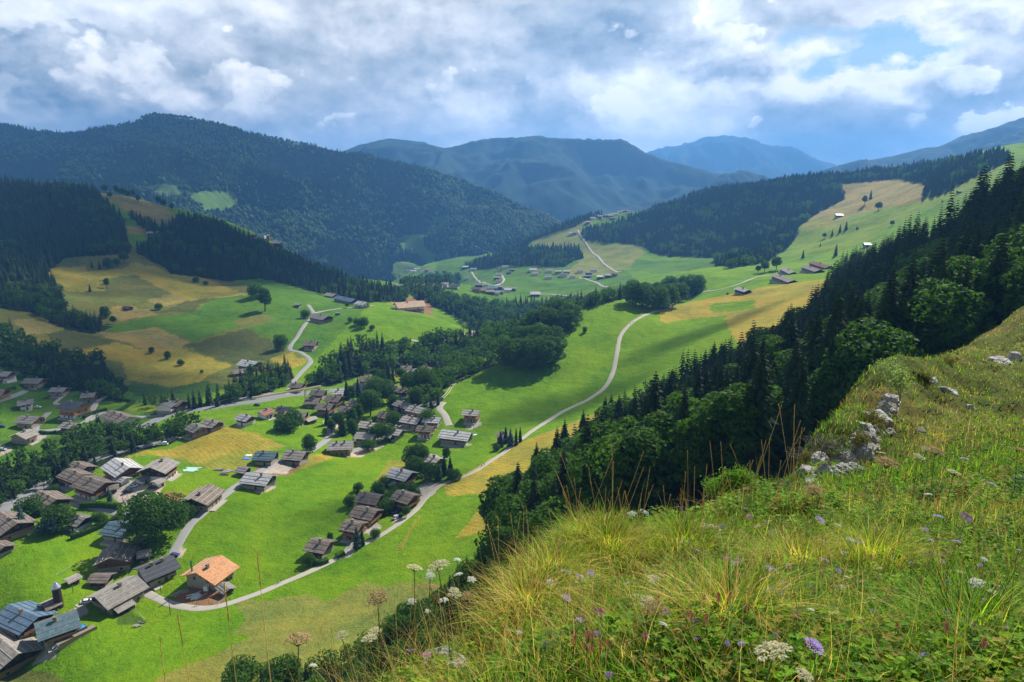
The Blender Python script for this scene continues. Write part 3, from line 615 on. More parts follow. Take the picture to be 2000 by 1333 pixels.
# two round clumps of tall trees on the meadow, each tree a thing
CLUMPS = [[(992,715),(1015,722),(1040,722),(1062,716),(1080,708),(1075,695),(1050,690),(1020,690),(1000,698),(1040,705)],
          [(1243,596),(1262,603),(1285,604),(1305,600),(1325,590),(1345,582),(1358,575),(1335,572),(1310,575),(1285,582),(1262,585),(1300,590)],
          [(1030,662),(1045,655),(1060,652),(1080,650),(1100,645),(1115,636),(1090,632),(1065,640)]]
def finish_forests(n_spr=255, n_leaf=160):
    x, y, H, kd, fi = CAND.T; z = ground(x, y); u = x / y
    app = H / y * np.where(np.abs(u) < .82, 1, .0); dep = y * CP - z * SP; sy = 666.5 - FPX * (z * CP + y * SP) / dep; sx = 1000 + FPX * x / dep
    app = np.where((sy > 1250 + 0 * sy) & (sx > 900), 0, app); app = np.where((sy > 1100) & (sx > 1200), 0, app); app = np.where(sy > 1500, 0, app)
    single = np.zeros(len(x), bool)
    for k, n in ((0, n_spr), (1, n_leaf)):
        ii = np.nonzero(kd == k)[0]; top = ii[np.argsort(-app[ii])[:n]]; single[top[app[top] > 0]] = True
    GN = {'right_near': 'forest on the right slope below the viewpoint', 'foot': 'scrub at the foot of the slope below the viewpoint', 'gorge_low': 'wooded stream bank at the left edge', 'gorge': 'wooded gorge in the middle of the valley',
          'left_low': 'wood above the houses at the left edge', 'mid_low': 'trees along the road under the yellow fields', 'lane_woods': 'wood beside the mown meadow'}
    for i in np.nonzero(single)[0]:
        f = FKEYS[int(fi[i])]; k = 'spruce' if kd[i] == 0 else ('leaf' if f != 'foot' else 'bush')
        if k == 'leaf': k = trnd.choice(['leaf', 'leaf', 'tall', 'dome', 'dome'])
        if k == 'spruce' and trnd.random() < .15: k = 'slim'
        where = GN.get(f, 'woods of the valley'); nm = {'spruce': 'dark green pointed spruce', 'slim': 'slim dark spruce', 'leaf': 'round-crowned green broadleaf tree', 'tall': 'tall broadleaf tree', 'dome': 'dome-shaped broadleaf tree', 'bush': 'dark leafy bush'}[k]
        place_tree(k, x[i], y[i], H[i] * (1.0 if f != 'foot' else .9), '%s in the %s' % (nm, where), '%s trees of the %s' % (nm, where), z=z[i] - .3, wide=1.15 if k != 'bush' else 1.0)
    rest = ~single
    for q, f in enumerate(FKEYS):
        s = rest & (fi == q)
        if not s.any(): continue
        far = f in ('right_hill', 'ridge', 'left_top', 'left_band', 'gorge_end')
        ka = np.where(kd[s] == 0, 'spruce' if far else 'midspruce', 'midleaf' if f in ('foot', 'right_near') else 'leaf')
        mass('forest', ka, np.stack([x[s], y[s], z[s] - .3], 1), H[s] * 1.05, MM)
    # the mountainside wood on the far left slope
    G, A = LM, LMA; r = np.random.default_rng(3); n = 42000
    fu = r.uniform(0, G.shape[0] - 1.01, n); fv = r.uniform(0, 1, n) * (G.shape[1] - 1.01); iu = fu.astype(int); iv = fv.astype(int)
    a = (fu - iu)[:, None]; b = (fv - iv)[:, None]
    P = (G[iu, iv] * (1 - a) + G[iu + 1, iv] * a) * (1 - b) + (G[iu, iv + 1] * (1 - a) + G[iu + 1, iv + 1] * a) * b
    ok = (A[iu, iv, 3] < .5) & (np.abs(P[:, 0] / P[:, 1]) < 1.0); P = P[ok]
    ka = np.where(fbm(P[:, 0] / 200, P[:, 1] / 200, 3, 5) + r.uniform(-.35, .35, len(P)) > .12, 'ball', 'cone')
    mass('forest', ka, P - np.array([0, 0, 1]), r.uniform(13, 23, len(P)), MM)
for ci, cl in enumerate(CLUMPS):
    for (px, py) in cl:
        p = cast1(px, py); nm = ['front round clump on the meadow', 'clump at the bend of the path', 'clump behind the front one'][ci]
        place_tree('dome', p.x, p.y, trnd.uniform(20, 26) * (1 if ci < 2 else .9), 'tall dark broadleaf tree in the ' + nm, 'trees of the ' + nm, wide=1.12 if ci == 0 else 1.3)
finish_forests()
# ------------------------------------------------------------------ roads and paths: ribbons laid on the ground
def gravel_material(name, c1, c2):
    m, g = mat_new(name); tc = g.new('ShaderNodeTexCoord').outputs['Object']; n = g.noise(tc, .5, 6, .7); n2 = g.noise(tc, 6, 3, .7)
    b = principled(g, g.mix(g.m('ADD', g.m('MULTIPLY', n, .7), g.m('MULTIPLY', n2, .3)), c1, c2), .95, .1, bump(g, n2, .4, .05)); g.l.new(b.outputs[0], g.out.inputs[0]); return m
M_GRAVEL = gravel_material('pale_gravel', (.33, .30, .25), (.48, .44, .38)); M_ASPH = gravel_material('worn_asphalt', (.17, .17, .17), (.27, .27, .27)); M_LANE = gravel_material('lane_asphalt', (.24, .235, .225), (.36, .35, .33)); M_TRACK = gravel_material('track', (.33, .31, .17), (.46, .43, .28))
def smooth_line(p, step):
    p = np.asarray(p, float); n = len(p); out = []
    for i in range(n - 1):
        a = p[max(i - 1, 0)]; b = p[i]; c = p[i + 1]; d = p[min(i + 2, n - 1)]; k = max(2, int(np.linalg.norm(c - b) / step))
        for j in range(k):
            t = j / k; out.append(.5 * ((2 * b) + (-a + c) * t + (2 * a - 5 * b + 4 * c - d) * t * t + (-a + 3 * b - 3 * c + d) * t ** 3))
    out.append(p[-1]); return np.array(out)
def ribbon(name, pix, w, mat, kind='structure', lift=.10, off=0.0, world=None, ends=None):
    g = world if world is not None else cast([p[0] for p in pix], [p[1] for p in pix])[:, :2]
    q = smooth_line(g, 1.6); d = np.gradient(q, axis=0); d /= np.linalg.norm(d, axis=1)[:, None] + 1e-9; nrm = np.stack([-d[:, 1], d[:, 0]], 1)
    q = q + nrm * off; V = []; ks = 7; jw = 1 + .16 * fbm(q[:, 0] / 6, q[:, 1] / 6, 2, 3)
    for k in range(ks):
        s = (k / (ks - 1) - .5) * w; x = q[:, 0] + nrm[:, 0] * s * jw; y = q[:, 1] + nrm[:, 1] * s * jw
        V.append(np.stack([x, y, ground(x, y) + lift + .00035 * y * (1 if k not in (0, ks - 1) else -.6)], 1))
    V = np.stack(V, 1).reshape(-1, 3); o = link(name, np_mesh(name, V, grid_faces(len(q), ks), mat, smooth=True)); setp(o, kind=kind); return q
PATH = [(262,1150),(280,1156),(300,1166),(340,1182),(385,1189),(430,1184),(500,1161),(560,1136),(620,1110),(700,1069),(760,1036),(805,1003),(838,966),(866,946),(920,925),(960,900),(1000,872),(1050,835),(1100,804),(1150,780),(1180,758),(1197,728),(1205,690),(1213,655),(1235,630),(1270,612),(1310,598),(1350,582),(1400,567),(1440,556),(1480,541),(1530,534)]
ribbon('footpath', PATH, 3.3, M_GRAVEL)
ribbon('footpath', [(150,1186),(170,1176),(200,1158),(250,1146)], 3.2, M_GRAVEL)
ribbon('village_lane', [(335,1088),(350,1060),(372,1025),(400,1000),(430,975),(465,948),(500,925),(545,904),(600,884),(632,864),(646,848),(644,828),(655,812)], 4.4, M_LANE)
ribbon('village_lane', [(680,885),(712,872),(752,854),(768,834),(786,816),(808,798),(850,786)], 4.0, M_LANE)
ribbon('village_lane', [(878,832),(868,810),(858,798),(866,786)], 4.5, M_GRAVEL)
ribbon('field_track', [(863,778),(874,768),(884,753),(901,741),(915,734)], .7, M_TRACK, off=.9); ribbon('field_track', [(863,778),(874,768),(884,753),(901,741),(915,734)], .7, M_TRACK, off=-.9)
ribbon('main_road', [(-60,1030),(0,1001),(25,982),(75,953),(125,925),(170,905),(230,885),(262,877),(300,868),(348,853)], 7.5, M_ASPH)
ribbon('main_road', [(277,836),(300,824),(325,812),(370,803),(425,795),(500,784),(550,774),(620,766),(700,757),(745,748)], 8.5, M_ASPH)
ribbon('spur_road', [(560,772),(572,748),(588,728),(602,714),(606,704),(590,690),(566,682),(582,656),(604,626),(612,612),(602,596)], 4.2, M_LANE)
ribbon('spur_road', [(612,612),(645,606),(700,600),(730,597)], 3.6, M_GRAVEL)
ribbon('village_lane', [(-20,788),(15,778),(50,764)], 4, M_LANE)
ribbon('village_lane', [(320,811),(262,814),(205,806),(172,822),(130,836),(80,842),(70,834),(95,806)], 4.2, M_LANE)
ribbon('village_lane', [(172,822),(182,798),(192,783),(208,774)], 4, M_GRAVEL); ribbon('village_lane', [(190,784),(150,786),(108,789),(125,772)], 3.2, M_GRAVEL)
ribbon('village_lane', [(285,1010),(262,1003),(222,1000),(170,988),(130,985)], 4.5, M_LANE)
ribbon('village_lane', [(140,952),(120,958),(95,972)], 4, M_LANE)
ribbon('far_road', [(921,532),(934,549),(955,557),(975,556),(984,546),(976,538)], 5.5, M_GRAVEL, lift=.5)
ribbon('far_road', [(1128,450),(1137,465),(1152,488),(1168,502),(1182,518),(1212,533)], 6, M_GRAVEL, lift=.8)
ribbon('far_road', [(1132,543),(1160,551),(1186,562)], 5, M_GRAVEL, lift=.5); ribbon('far_road', [(1055,575),(1100,578),(1135,579)], 5, M_GRAVEL, lift=.5)
ribbon('far_road', [(905,652),(925,649),(945,645)], 4, M_GRAVEL, lift=.4); ribbon('far_road', [(800,665),(820,668)], 4, M_GRAVEL, lift=.4)
ribbon('stream_road', [(470,775),(500,778),(535,768)], 9, M_ASPH)

# ------------------------------------------------------------------ houses
def plain_material(name, col, rough=.7, var=.25, scale=1.0, spec=.2, metal=0, stretch=None, bmp=.3):
    m, g = mat_new(name); tc = g.new('ShaderNodeTexCoord').outputs['Object']
    if stretch:
        mp = g.new('ShaderNodeMapping'); g.put(mp.inputs[0], tc); mp.inputs['Scale'].default_value = stretch; tc = mp.outputs[0]
    n = g.noise(tc, scale, 5, .65); c = g.mix(n, tuple(x * (1 - var) for x in col), tuple(min(1, x * (1 + var)) for x in col))
    b = principled(g, c, rough, spec, bump(g, n, bmp, .05), metal); g.l.new(b.outputs[0], g.out.inputs[0]); return m
def roof_material(name, c1, c2, rows=.55, rough=.8, spec=.2, blotch=.6, metal=0):
    m, g = mat_new(name); tc = g.new('ShaderNodeTexCoord').outputs['Object']; s = g.new('ShaderNodeSeparateXYZ'); g.put(s.inputs[0], tc)
    oi = g.new('ShaderNodeObjectInfo')
    n = g.noise(g.vm('ADD', tc, g.vm('SCALE', (17, 9, 4), sc=oi.outputs['Random'])), .45, 5, .7)
    br = g.new('ShaderNodeTexBrick'); cm = g.new('ShaderNodeCombineXYZ'); g.put(cm.inputs[0], s.outputs[0]); g.put(cm.inputs[1], s.outputs[1]); g.put(br.inputs['Vector'], cm.outputs[0])
    br.inputs['Scale'].default_value = 1.0; br.inputs['Brick Width'].default_value = .8; br.inputs['Row Height'].default_value = rows; br.inputs['Mortar Size'].default_value = .05
    br.inputs['Color1'].default_value = (1, 1, 1, 1); br.inputs['Color2'].default_value = (.62, .62, .62, 1); br.inputs['Mortar'].default_value = (.3, .3, .3, 1)
    c = g.mix(g.rng(n, .5 - blotch * .35, .5 + blotch * .35), c1, c2); c = g.mix(.75, c, g.mix(1, c, br.outputs['Color'], 'MULTIPLY'))
    c = g.mix(1, c, g.ramp(oi.outputs['Random'], [(0, (.82, .82, .84)), (1, (1.12, 1.1, 1.06))]), 'MULTIPLY')
    b = principled(g, c, rough, spec, bump(g, br.outputs['Fac'], -.3, .05), metal); g.l.new(b.outputs[0], g.out.inputs[0]); return m
RM = dict(brown=roof_material('weathered_shingles', (.155, .118, .094), (.33, .275, .225)), grey=roof_material('grey_shingles', (.23, .205, .18), (.42, .385, .345)), pale=roof_material('bleached_shingles', (.36, .33, .29), (.56, .53, .48)),
          tin=roof_material('light_tin', (.50, .49, .49), (.68, .67, .66), .9, .45, .5, .4), slate=roof_material('dark_slate', (.045, .05, .065), (.085, .095, .115), .5, .45, .5, .5), steel=roof_material('blue_steel', (.13, .21, .30), (.17, .26, .36), 1.2, .35, .5, .3),
          teal=roof_material('teal_steel', (.10, .175, .205), (.14, .225, .26), 1.2, .4, .5, .3), bare=roof_material('light_boards', (.58, .38, .24), (.72, .52, .36), .5, .8, .2, .4), orange=roof_material('new_orange_boards', (.66, .29, .12), (.80, .40, .19), .5, .8, .2, .4), red=roof_material('red_roof', (.30, .10, .08), (.42, .17, .13)), rust=roof_material('red_brown_tiles', (.16, .065, .05), (.26, .12, .09)))
WM = dict(dark=plain_material('dark_timber', (.050, .033, .024), .85, .35, 2, stretch=(1, 1, 6)), red=plain_material('red_timber', (.19, .065, .032), .8, .3, 2, stretch=(1, 1, 6)), honey=plain_material('honey_timber', (.42, .22, .085), .7, .25, 2, stretch=(1, 1, 6)),
          brown=plain_material('brown_timber', (.13, .075, .042), .8, .3, 2, stretch=(1, 1, 6)), white=plain_material('white_render', (.74, .72, .68), .9, .08), stone=plain_material('stone_wall', (.33, .29, .24), .95, .4, 2.5), pink=plain_material('buff_render', (.45, .31, .22), .9, .12), green=plain_material('green_metal', (.03, .22, .12), .5, .1))
M_GLASS = plain_material('window_glass', (.02, .025, .03), .12, .1, 1, .6); M_FRAME = plain_material('window_frame', (.30, .20, .13), .6, .1); M_RAIL = plain_material('balcony_wood', (.30, .165, .08), .75, .25, 3); M_STONE = plain_material('chimney_stone', (.24, .21, .18), .9, .4, 3); M_LOG = plain_material('bleached_poles', (.46, .42, .36), .8, .2, 3); M_DOOR = plain_material('door_wood', (.10, .06, .035), .7, .2, 3)
def boxes(lst):
    """list of (x0,x1,y0,y1,z0,z1) -> V, F"""
    V = []; F = []
    for (a, b, c, d, e, f) in lst:
        o = len(V); V += [(a, c, e), (b, c, e), (b, d, e), (a, d, e), (a, c, f), (b, c, f), (b, d, f), (a, d, f)]
        F += [(o, o + 3, o + 2, o + 1), (o + 4, o + 5, o + 6, o + 7), (o, o + 1, o + 5, o + 4), (o + 1, o + 2, o + 6, o + 5), (o + 2, o + 3, o + 7, o + 6), (o + 3, o, o + 4, o + 7)]
    return np.array(V, float), np.array(F)
WIN_CACHE = {}
def window_mesh(w, h):
    k = (round(w, 1), round(h, 1))
    if k not in WIN_CACHE:
        t = .09; fr, ff = boxes([(-w / 2 - t, w / 2 + t, -.06, .07, h, h + t), (-w / 2 - t, w / 2 + t, -.06, .11, -t, 0), (-w / 2 - t, -w / 2, -.06, .07, 0, h), (w / 2, w / 2 + t, -.06, .07, 0, h), (-.035, .035, -.05, .05, 0, h)])
        pv, pf = boxes([(-w / 2, -.036, -.05, .02, 0, h), (.036, w / 2, -.05, .02, 0, h)])
        a = np_mesh('window', fr, ff, M_FRAME); b = np_mesh('pane', pv, pf, M_GLASS); WIN_CACHE[k] = (a, b)
    return WIN_CACHE[k]
hr = random.Random(3)
def chalet(cx, cy, dx, dy, W, h, roof, wall, label, name='chalet', cat='house', base=None, lod=0, chim=1, group=None, rise=None, Lw=None, balc=True, wing=False, ymax=2900):
    """(cx, cy): middle of the footprint in the photograph; (dx, dy): extent of its roof ridge there; W: depth in metres; h: eaves height"""
    c = cast([cx - dx / 2, cx, cx + dx / 2], [cy - dy / 2, cy, cy + dy / 2], ymax); mid = c[1]
    v = c[2] - c[0]; W = W * (.80 if cy > 900 and cx < 350 else .88)
    if lod == 2 or abs(v[0] * dx) < 0 or dy == 0:
        Lr = math.hypot(dx, 0) * c[1][1] / FPX; yaw = 0.0
        if dy == 0 and lod < 2: yaw = R(hr.uniform(-6, 6))
    else: yaw = math.atan2(v[1], v[0]); Lr = min(math.hypot(v[0], v[1]), abs(dx) * mid[1] / FPX * 2.2 + 4)
    if Lw: Lr = Lw
    L = max(3, Lr - 1.6); o = W * .085 + .35; sl = rise if rise else .40; top = h + W / 2 * sl
    root = bpy.data.objects.new(name, None); COL.objects.link(root); root.location = mid; root.rotation_euler = (0, 0, yaw); setp(root, label, cat, group)
    hl = L / 2; hw = W / 2; zb = -3.0; base_h = 2.4 if (base and h > 4) else (.5 if not base else h * .5)
    if base is None and lod < 2: base = 'stone'
    if lod < 2:
        v_, f_ = boxes([(-hl - .08, hl + .08, -hw - .08, hw + .08, zb, base_h)]); link('lower_wall', np_mesh('lower_wall', v_, f_, WM[base]), root)
    else: base_h = zb
    uv_ = np.array([(-hl, -hw, base_h), (hl, -hw, base_h), (hl, hw, base_h), (-hl, hw, base_h), (-hl, -hw, h), (hl, -hw, h), (hl, hw, h), (-hl, hw, h), (-hl, 0, top), (hl, 0, top)])
    me = np_mesh('upper_wall' if lod < 2 else 'wall', uv_, [np.array([(0, 3, 2, 1), (0, 1, 5, 4), (2, 3, 7, 6), (4, 5, 9, 8), (6, 7, 8, 9)]), np.array([(1, 2, 6), (1, 6, 5), (5, 6, 9), (3, 0, 4), (3, 4, 7), (7, 4, 8)])], WM[wall])
    link('upper_wall' if lod < 2 else 'wall', me, root)
    # roof: two thick slopes, with rows of pole snow guards
    th = .22; ov = o + .5; V = []; F = []
    for s in (-1, 1):
        b0 = len(V); ye = s * (hw + o); ze = h - o * sl
        for x in (-hl - ov, hl + ov): V += [(x, 0, top + .05), (x, ye, ze + .05), (x, ye, ze + .05 + th), (x, 0, top + .05 + th)]
        F += [(b0, b0 + 1, b0 + 2, b0 + 3), (b0 + 4, b0 + 7, b0 + 6, b0 + 5), (b0 + 3, b0 + 2, b0 + 6, b0 + 7), (b0, b0 + 4, b0 + 5, b0 + 1), (b0 + 1, b0 + 5, b0 + 6, b0 + 2)]
    rf = link('roof', np_mesh('roof', V, np.array(F), RM[roof]), root)
    if lod < 2:
        bl = []; pv = []; pf = []; off = 0
        for s in (-1, 1):
            for k in range(3 if W > 9 else 2):
                t = (.25 + .3 * k) if W > 9 else (.3 + .4 * k); y = s * t * (hw + o); z = top - abs(y) * sl + th + .06
                a, b = tube_np([(-hl - ov + .2, y, z + .03), (hl + ov - .2, y, z + .03)], [.13, .13], 4); pv.append(a); pf.append(b + off); off += len(a)
        link('snow_guard', np_mesh('snow_guard', np.concatenate(pv), np.concatenate(pf), M_LOG if roof not in ('slate', 'steel', 'teal') else M_STONE), rf)
    for k in range(chim if lod < 2 else 0):
        x = hl * hr.uniform(-.5, .5) if chim == 1 else hl * (-.4 + .8 * k); y = -hw * .18; zt = top - .18 * hw * sl
        bv, bf = boxes([(x - .5, x + .5, y - .45, y + .45, zt - .3, zt + 1.5), (x - .65, x + .65, y - .6, y + .6, zt + 1.5, zt + 1.68), (x - .35, x + .35, y - .32, y + .32, zt + 1.68, zt + 1.95), (x - .6, x + .6, y - .5, y + .5, zt + 1.95, zt + 2.05)])
        link('chimney', np_mesh('chimney', bv, bf, M_STONE), rf)
    if lod < 2:
        def win(x, y, z, ang, w=1.1, hh=1.15):
            a, b = window_mesh(w, hh); q = bpy.data.objects.new('window', a); COL.objects.link(q); q.parent = root; q.location = (x, y, z); q.rotation_euler = (0, 0, ang)
            p = bpy.data.objects.new('pane', b); COL.objects.link(p); p.parent = q
        up = base_h + (h - base_h) * .25 if h > 4 else base_h + .5
        nlong = (3 if L > 11 else 2) if lod == 0 else 2
        if h > 3.2:
            for s, ang in ((-1, R(180)), (1, 0)):
                if lod == 1 and s == 1: continue
                for k in range(nlong): win(-hl + L * (k + .5) / nlong, s * (hw), up, ang)
            for s, ang in ((-1, R(90)), (1, R(-90))):
                if lod == 1 and s * (mid[0]) > 0: continue
                for k in range(2): win(s * hl, -hw * .45 + hw * .9 * k, up, ang)
                if lod == 0 and h > 4: win(s * hl, 0, h - .1, ang, 1.0, 1.0); win(s * (hl + .08), -hw * .5, .9, ang, .9, .9)
            if lod == 0 and h > 4:
                for k in range(2): win(-hl + L * (k + .5) / 2 + .8, -hw - .08, .7, R(180), .9, .9)
        dv, df = boxes([(-.55, .55, -hw - .16, -hw - .081, 0, 2.05), (-.7, .7, -hw - .14, -hw - .079, 2.05, 2.2)]); d = link('door', np_mesh('door', dv, df, M_DOOR), root); d.location = (hl * .2, 0, 0)
        if balc and h > 4.2 and lod < 2:
            s = -1 if mid[0] > 0 else 1; x0, x1 = (hl + .09, hl + 1.25) if s > 0 else (-hl - 1.25, -hl - .09); bb = [(x0, x1, -hw * .9, hw * .9, base_h - .1, base_h + .06)]; xr = x1 - .05 if s > 0 else x0 - .02
            bb += [(xr, xr + .07, -hw * .9, hw * .9, base_h + .95, base_h + 1.05), (xr + .01, xr + .05, -hw * .9, hw * .9, base_h + .2, base_h + .8)]; bb += [(xr - .02, xr + .09, y - .06, y + .06, base_h + .061, base_h + .949) for y in np.linspace(-hw * .88, hw * .88, 5)]
            bv, bf = boxes(bb); link('balcony', np_mesh('balcony', bv, bf, M_RAIL), root)
            bv, bf = boxes([(-hl * .85, hl * .85, -hw - 1.15, -hw - .085, base_h - .1, base_h + .05), (-hl * .85, hl * .85, -hw - 1.15, -hw - 1.08, base_h + .2, base_h + 1.0)]); link('balcony', np_mesh('balcony', bv, bf, M_RAIL), root)
        if h > 3.2 and name != 'garage':
            tv_, tf_ = boxes([(-hl * .9, hl * .95, -hw - (2.2 if wing else 3.0), -hw - .17, zb, .12)]); link('terrace', np_mesh('terrace', tv_, tf_, M_GRAVEL), root)
        if wing:
            wv = np.array([(-hl * .9, -hw - 3.2, zb), (hl * .1, -hw - 3.2, zb), (hl * .1, -hw - .09, zb), (-hl * .9, -hw - .09, zb), (-hl * .9, -hw - 3.2, 2.0), (hl * .1, -hw - 3.2, 2.0), (hl * .1, -hw - .09, 3.0), (-hl * .9, -hw - .09, 3.0)])
            link('lean_to', np_mesh('lean_to', wv, np.array([(0, 1, 5, 4), (1, 2, 6, 5), (3, 0, 4, 7), (4, 5, 6, 7)]), WM[wall]), root)
            wv = np.array([(-hl * .9 - .4, -hw - 3.8, 1.95), (hl * .1 + .4, -hw - 3.8, 1.95), (hl * .1 + .4, -hw - .1, 3.25), (-hl * .9 - .4, -hw - .1, 3.25)]); wv = np.concatenate([wv, wv + [0, 0, .15]])
            link('lean_to_roof', np_mesh('lean_to_roof', wv, np.array([(0, 3, 2, 1), (4, 5, 6, 7), (0, 1, 5, 4), (1, 2, 6, 5), (3, 0, 4, 7)]), RM[roof]), root)
    return root
N, Fr = 0, 1
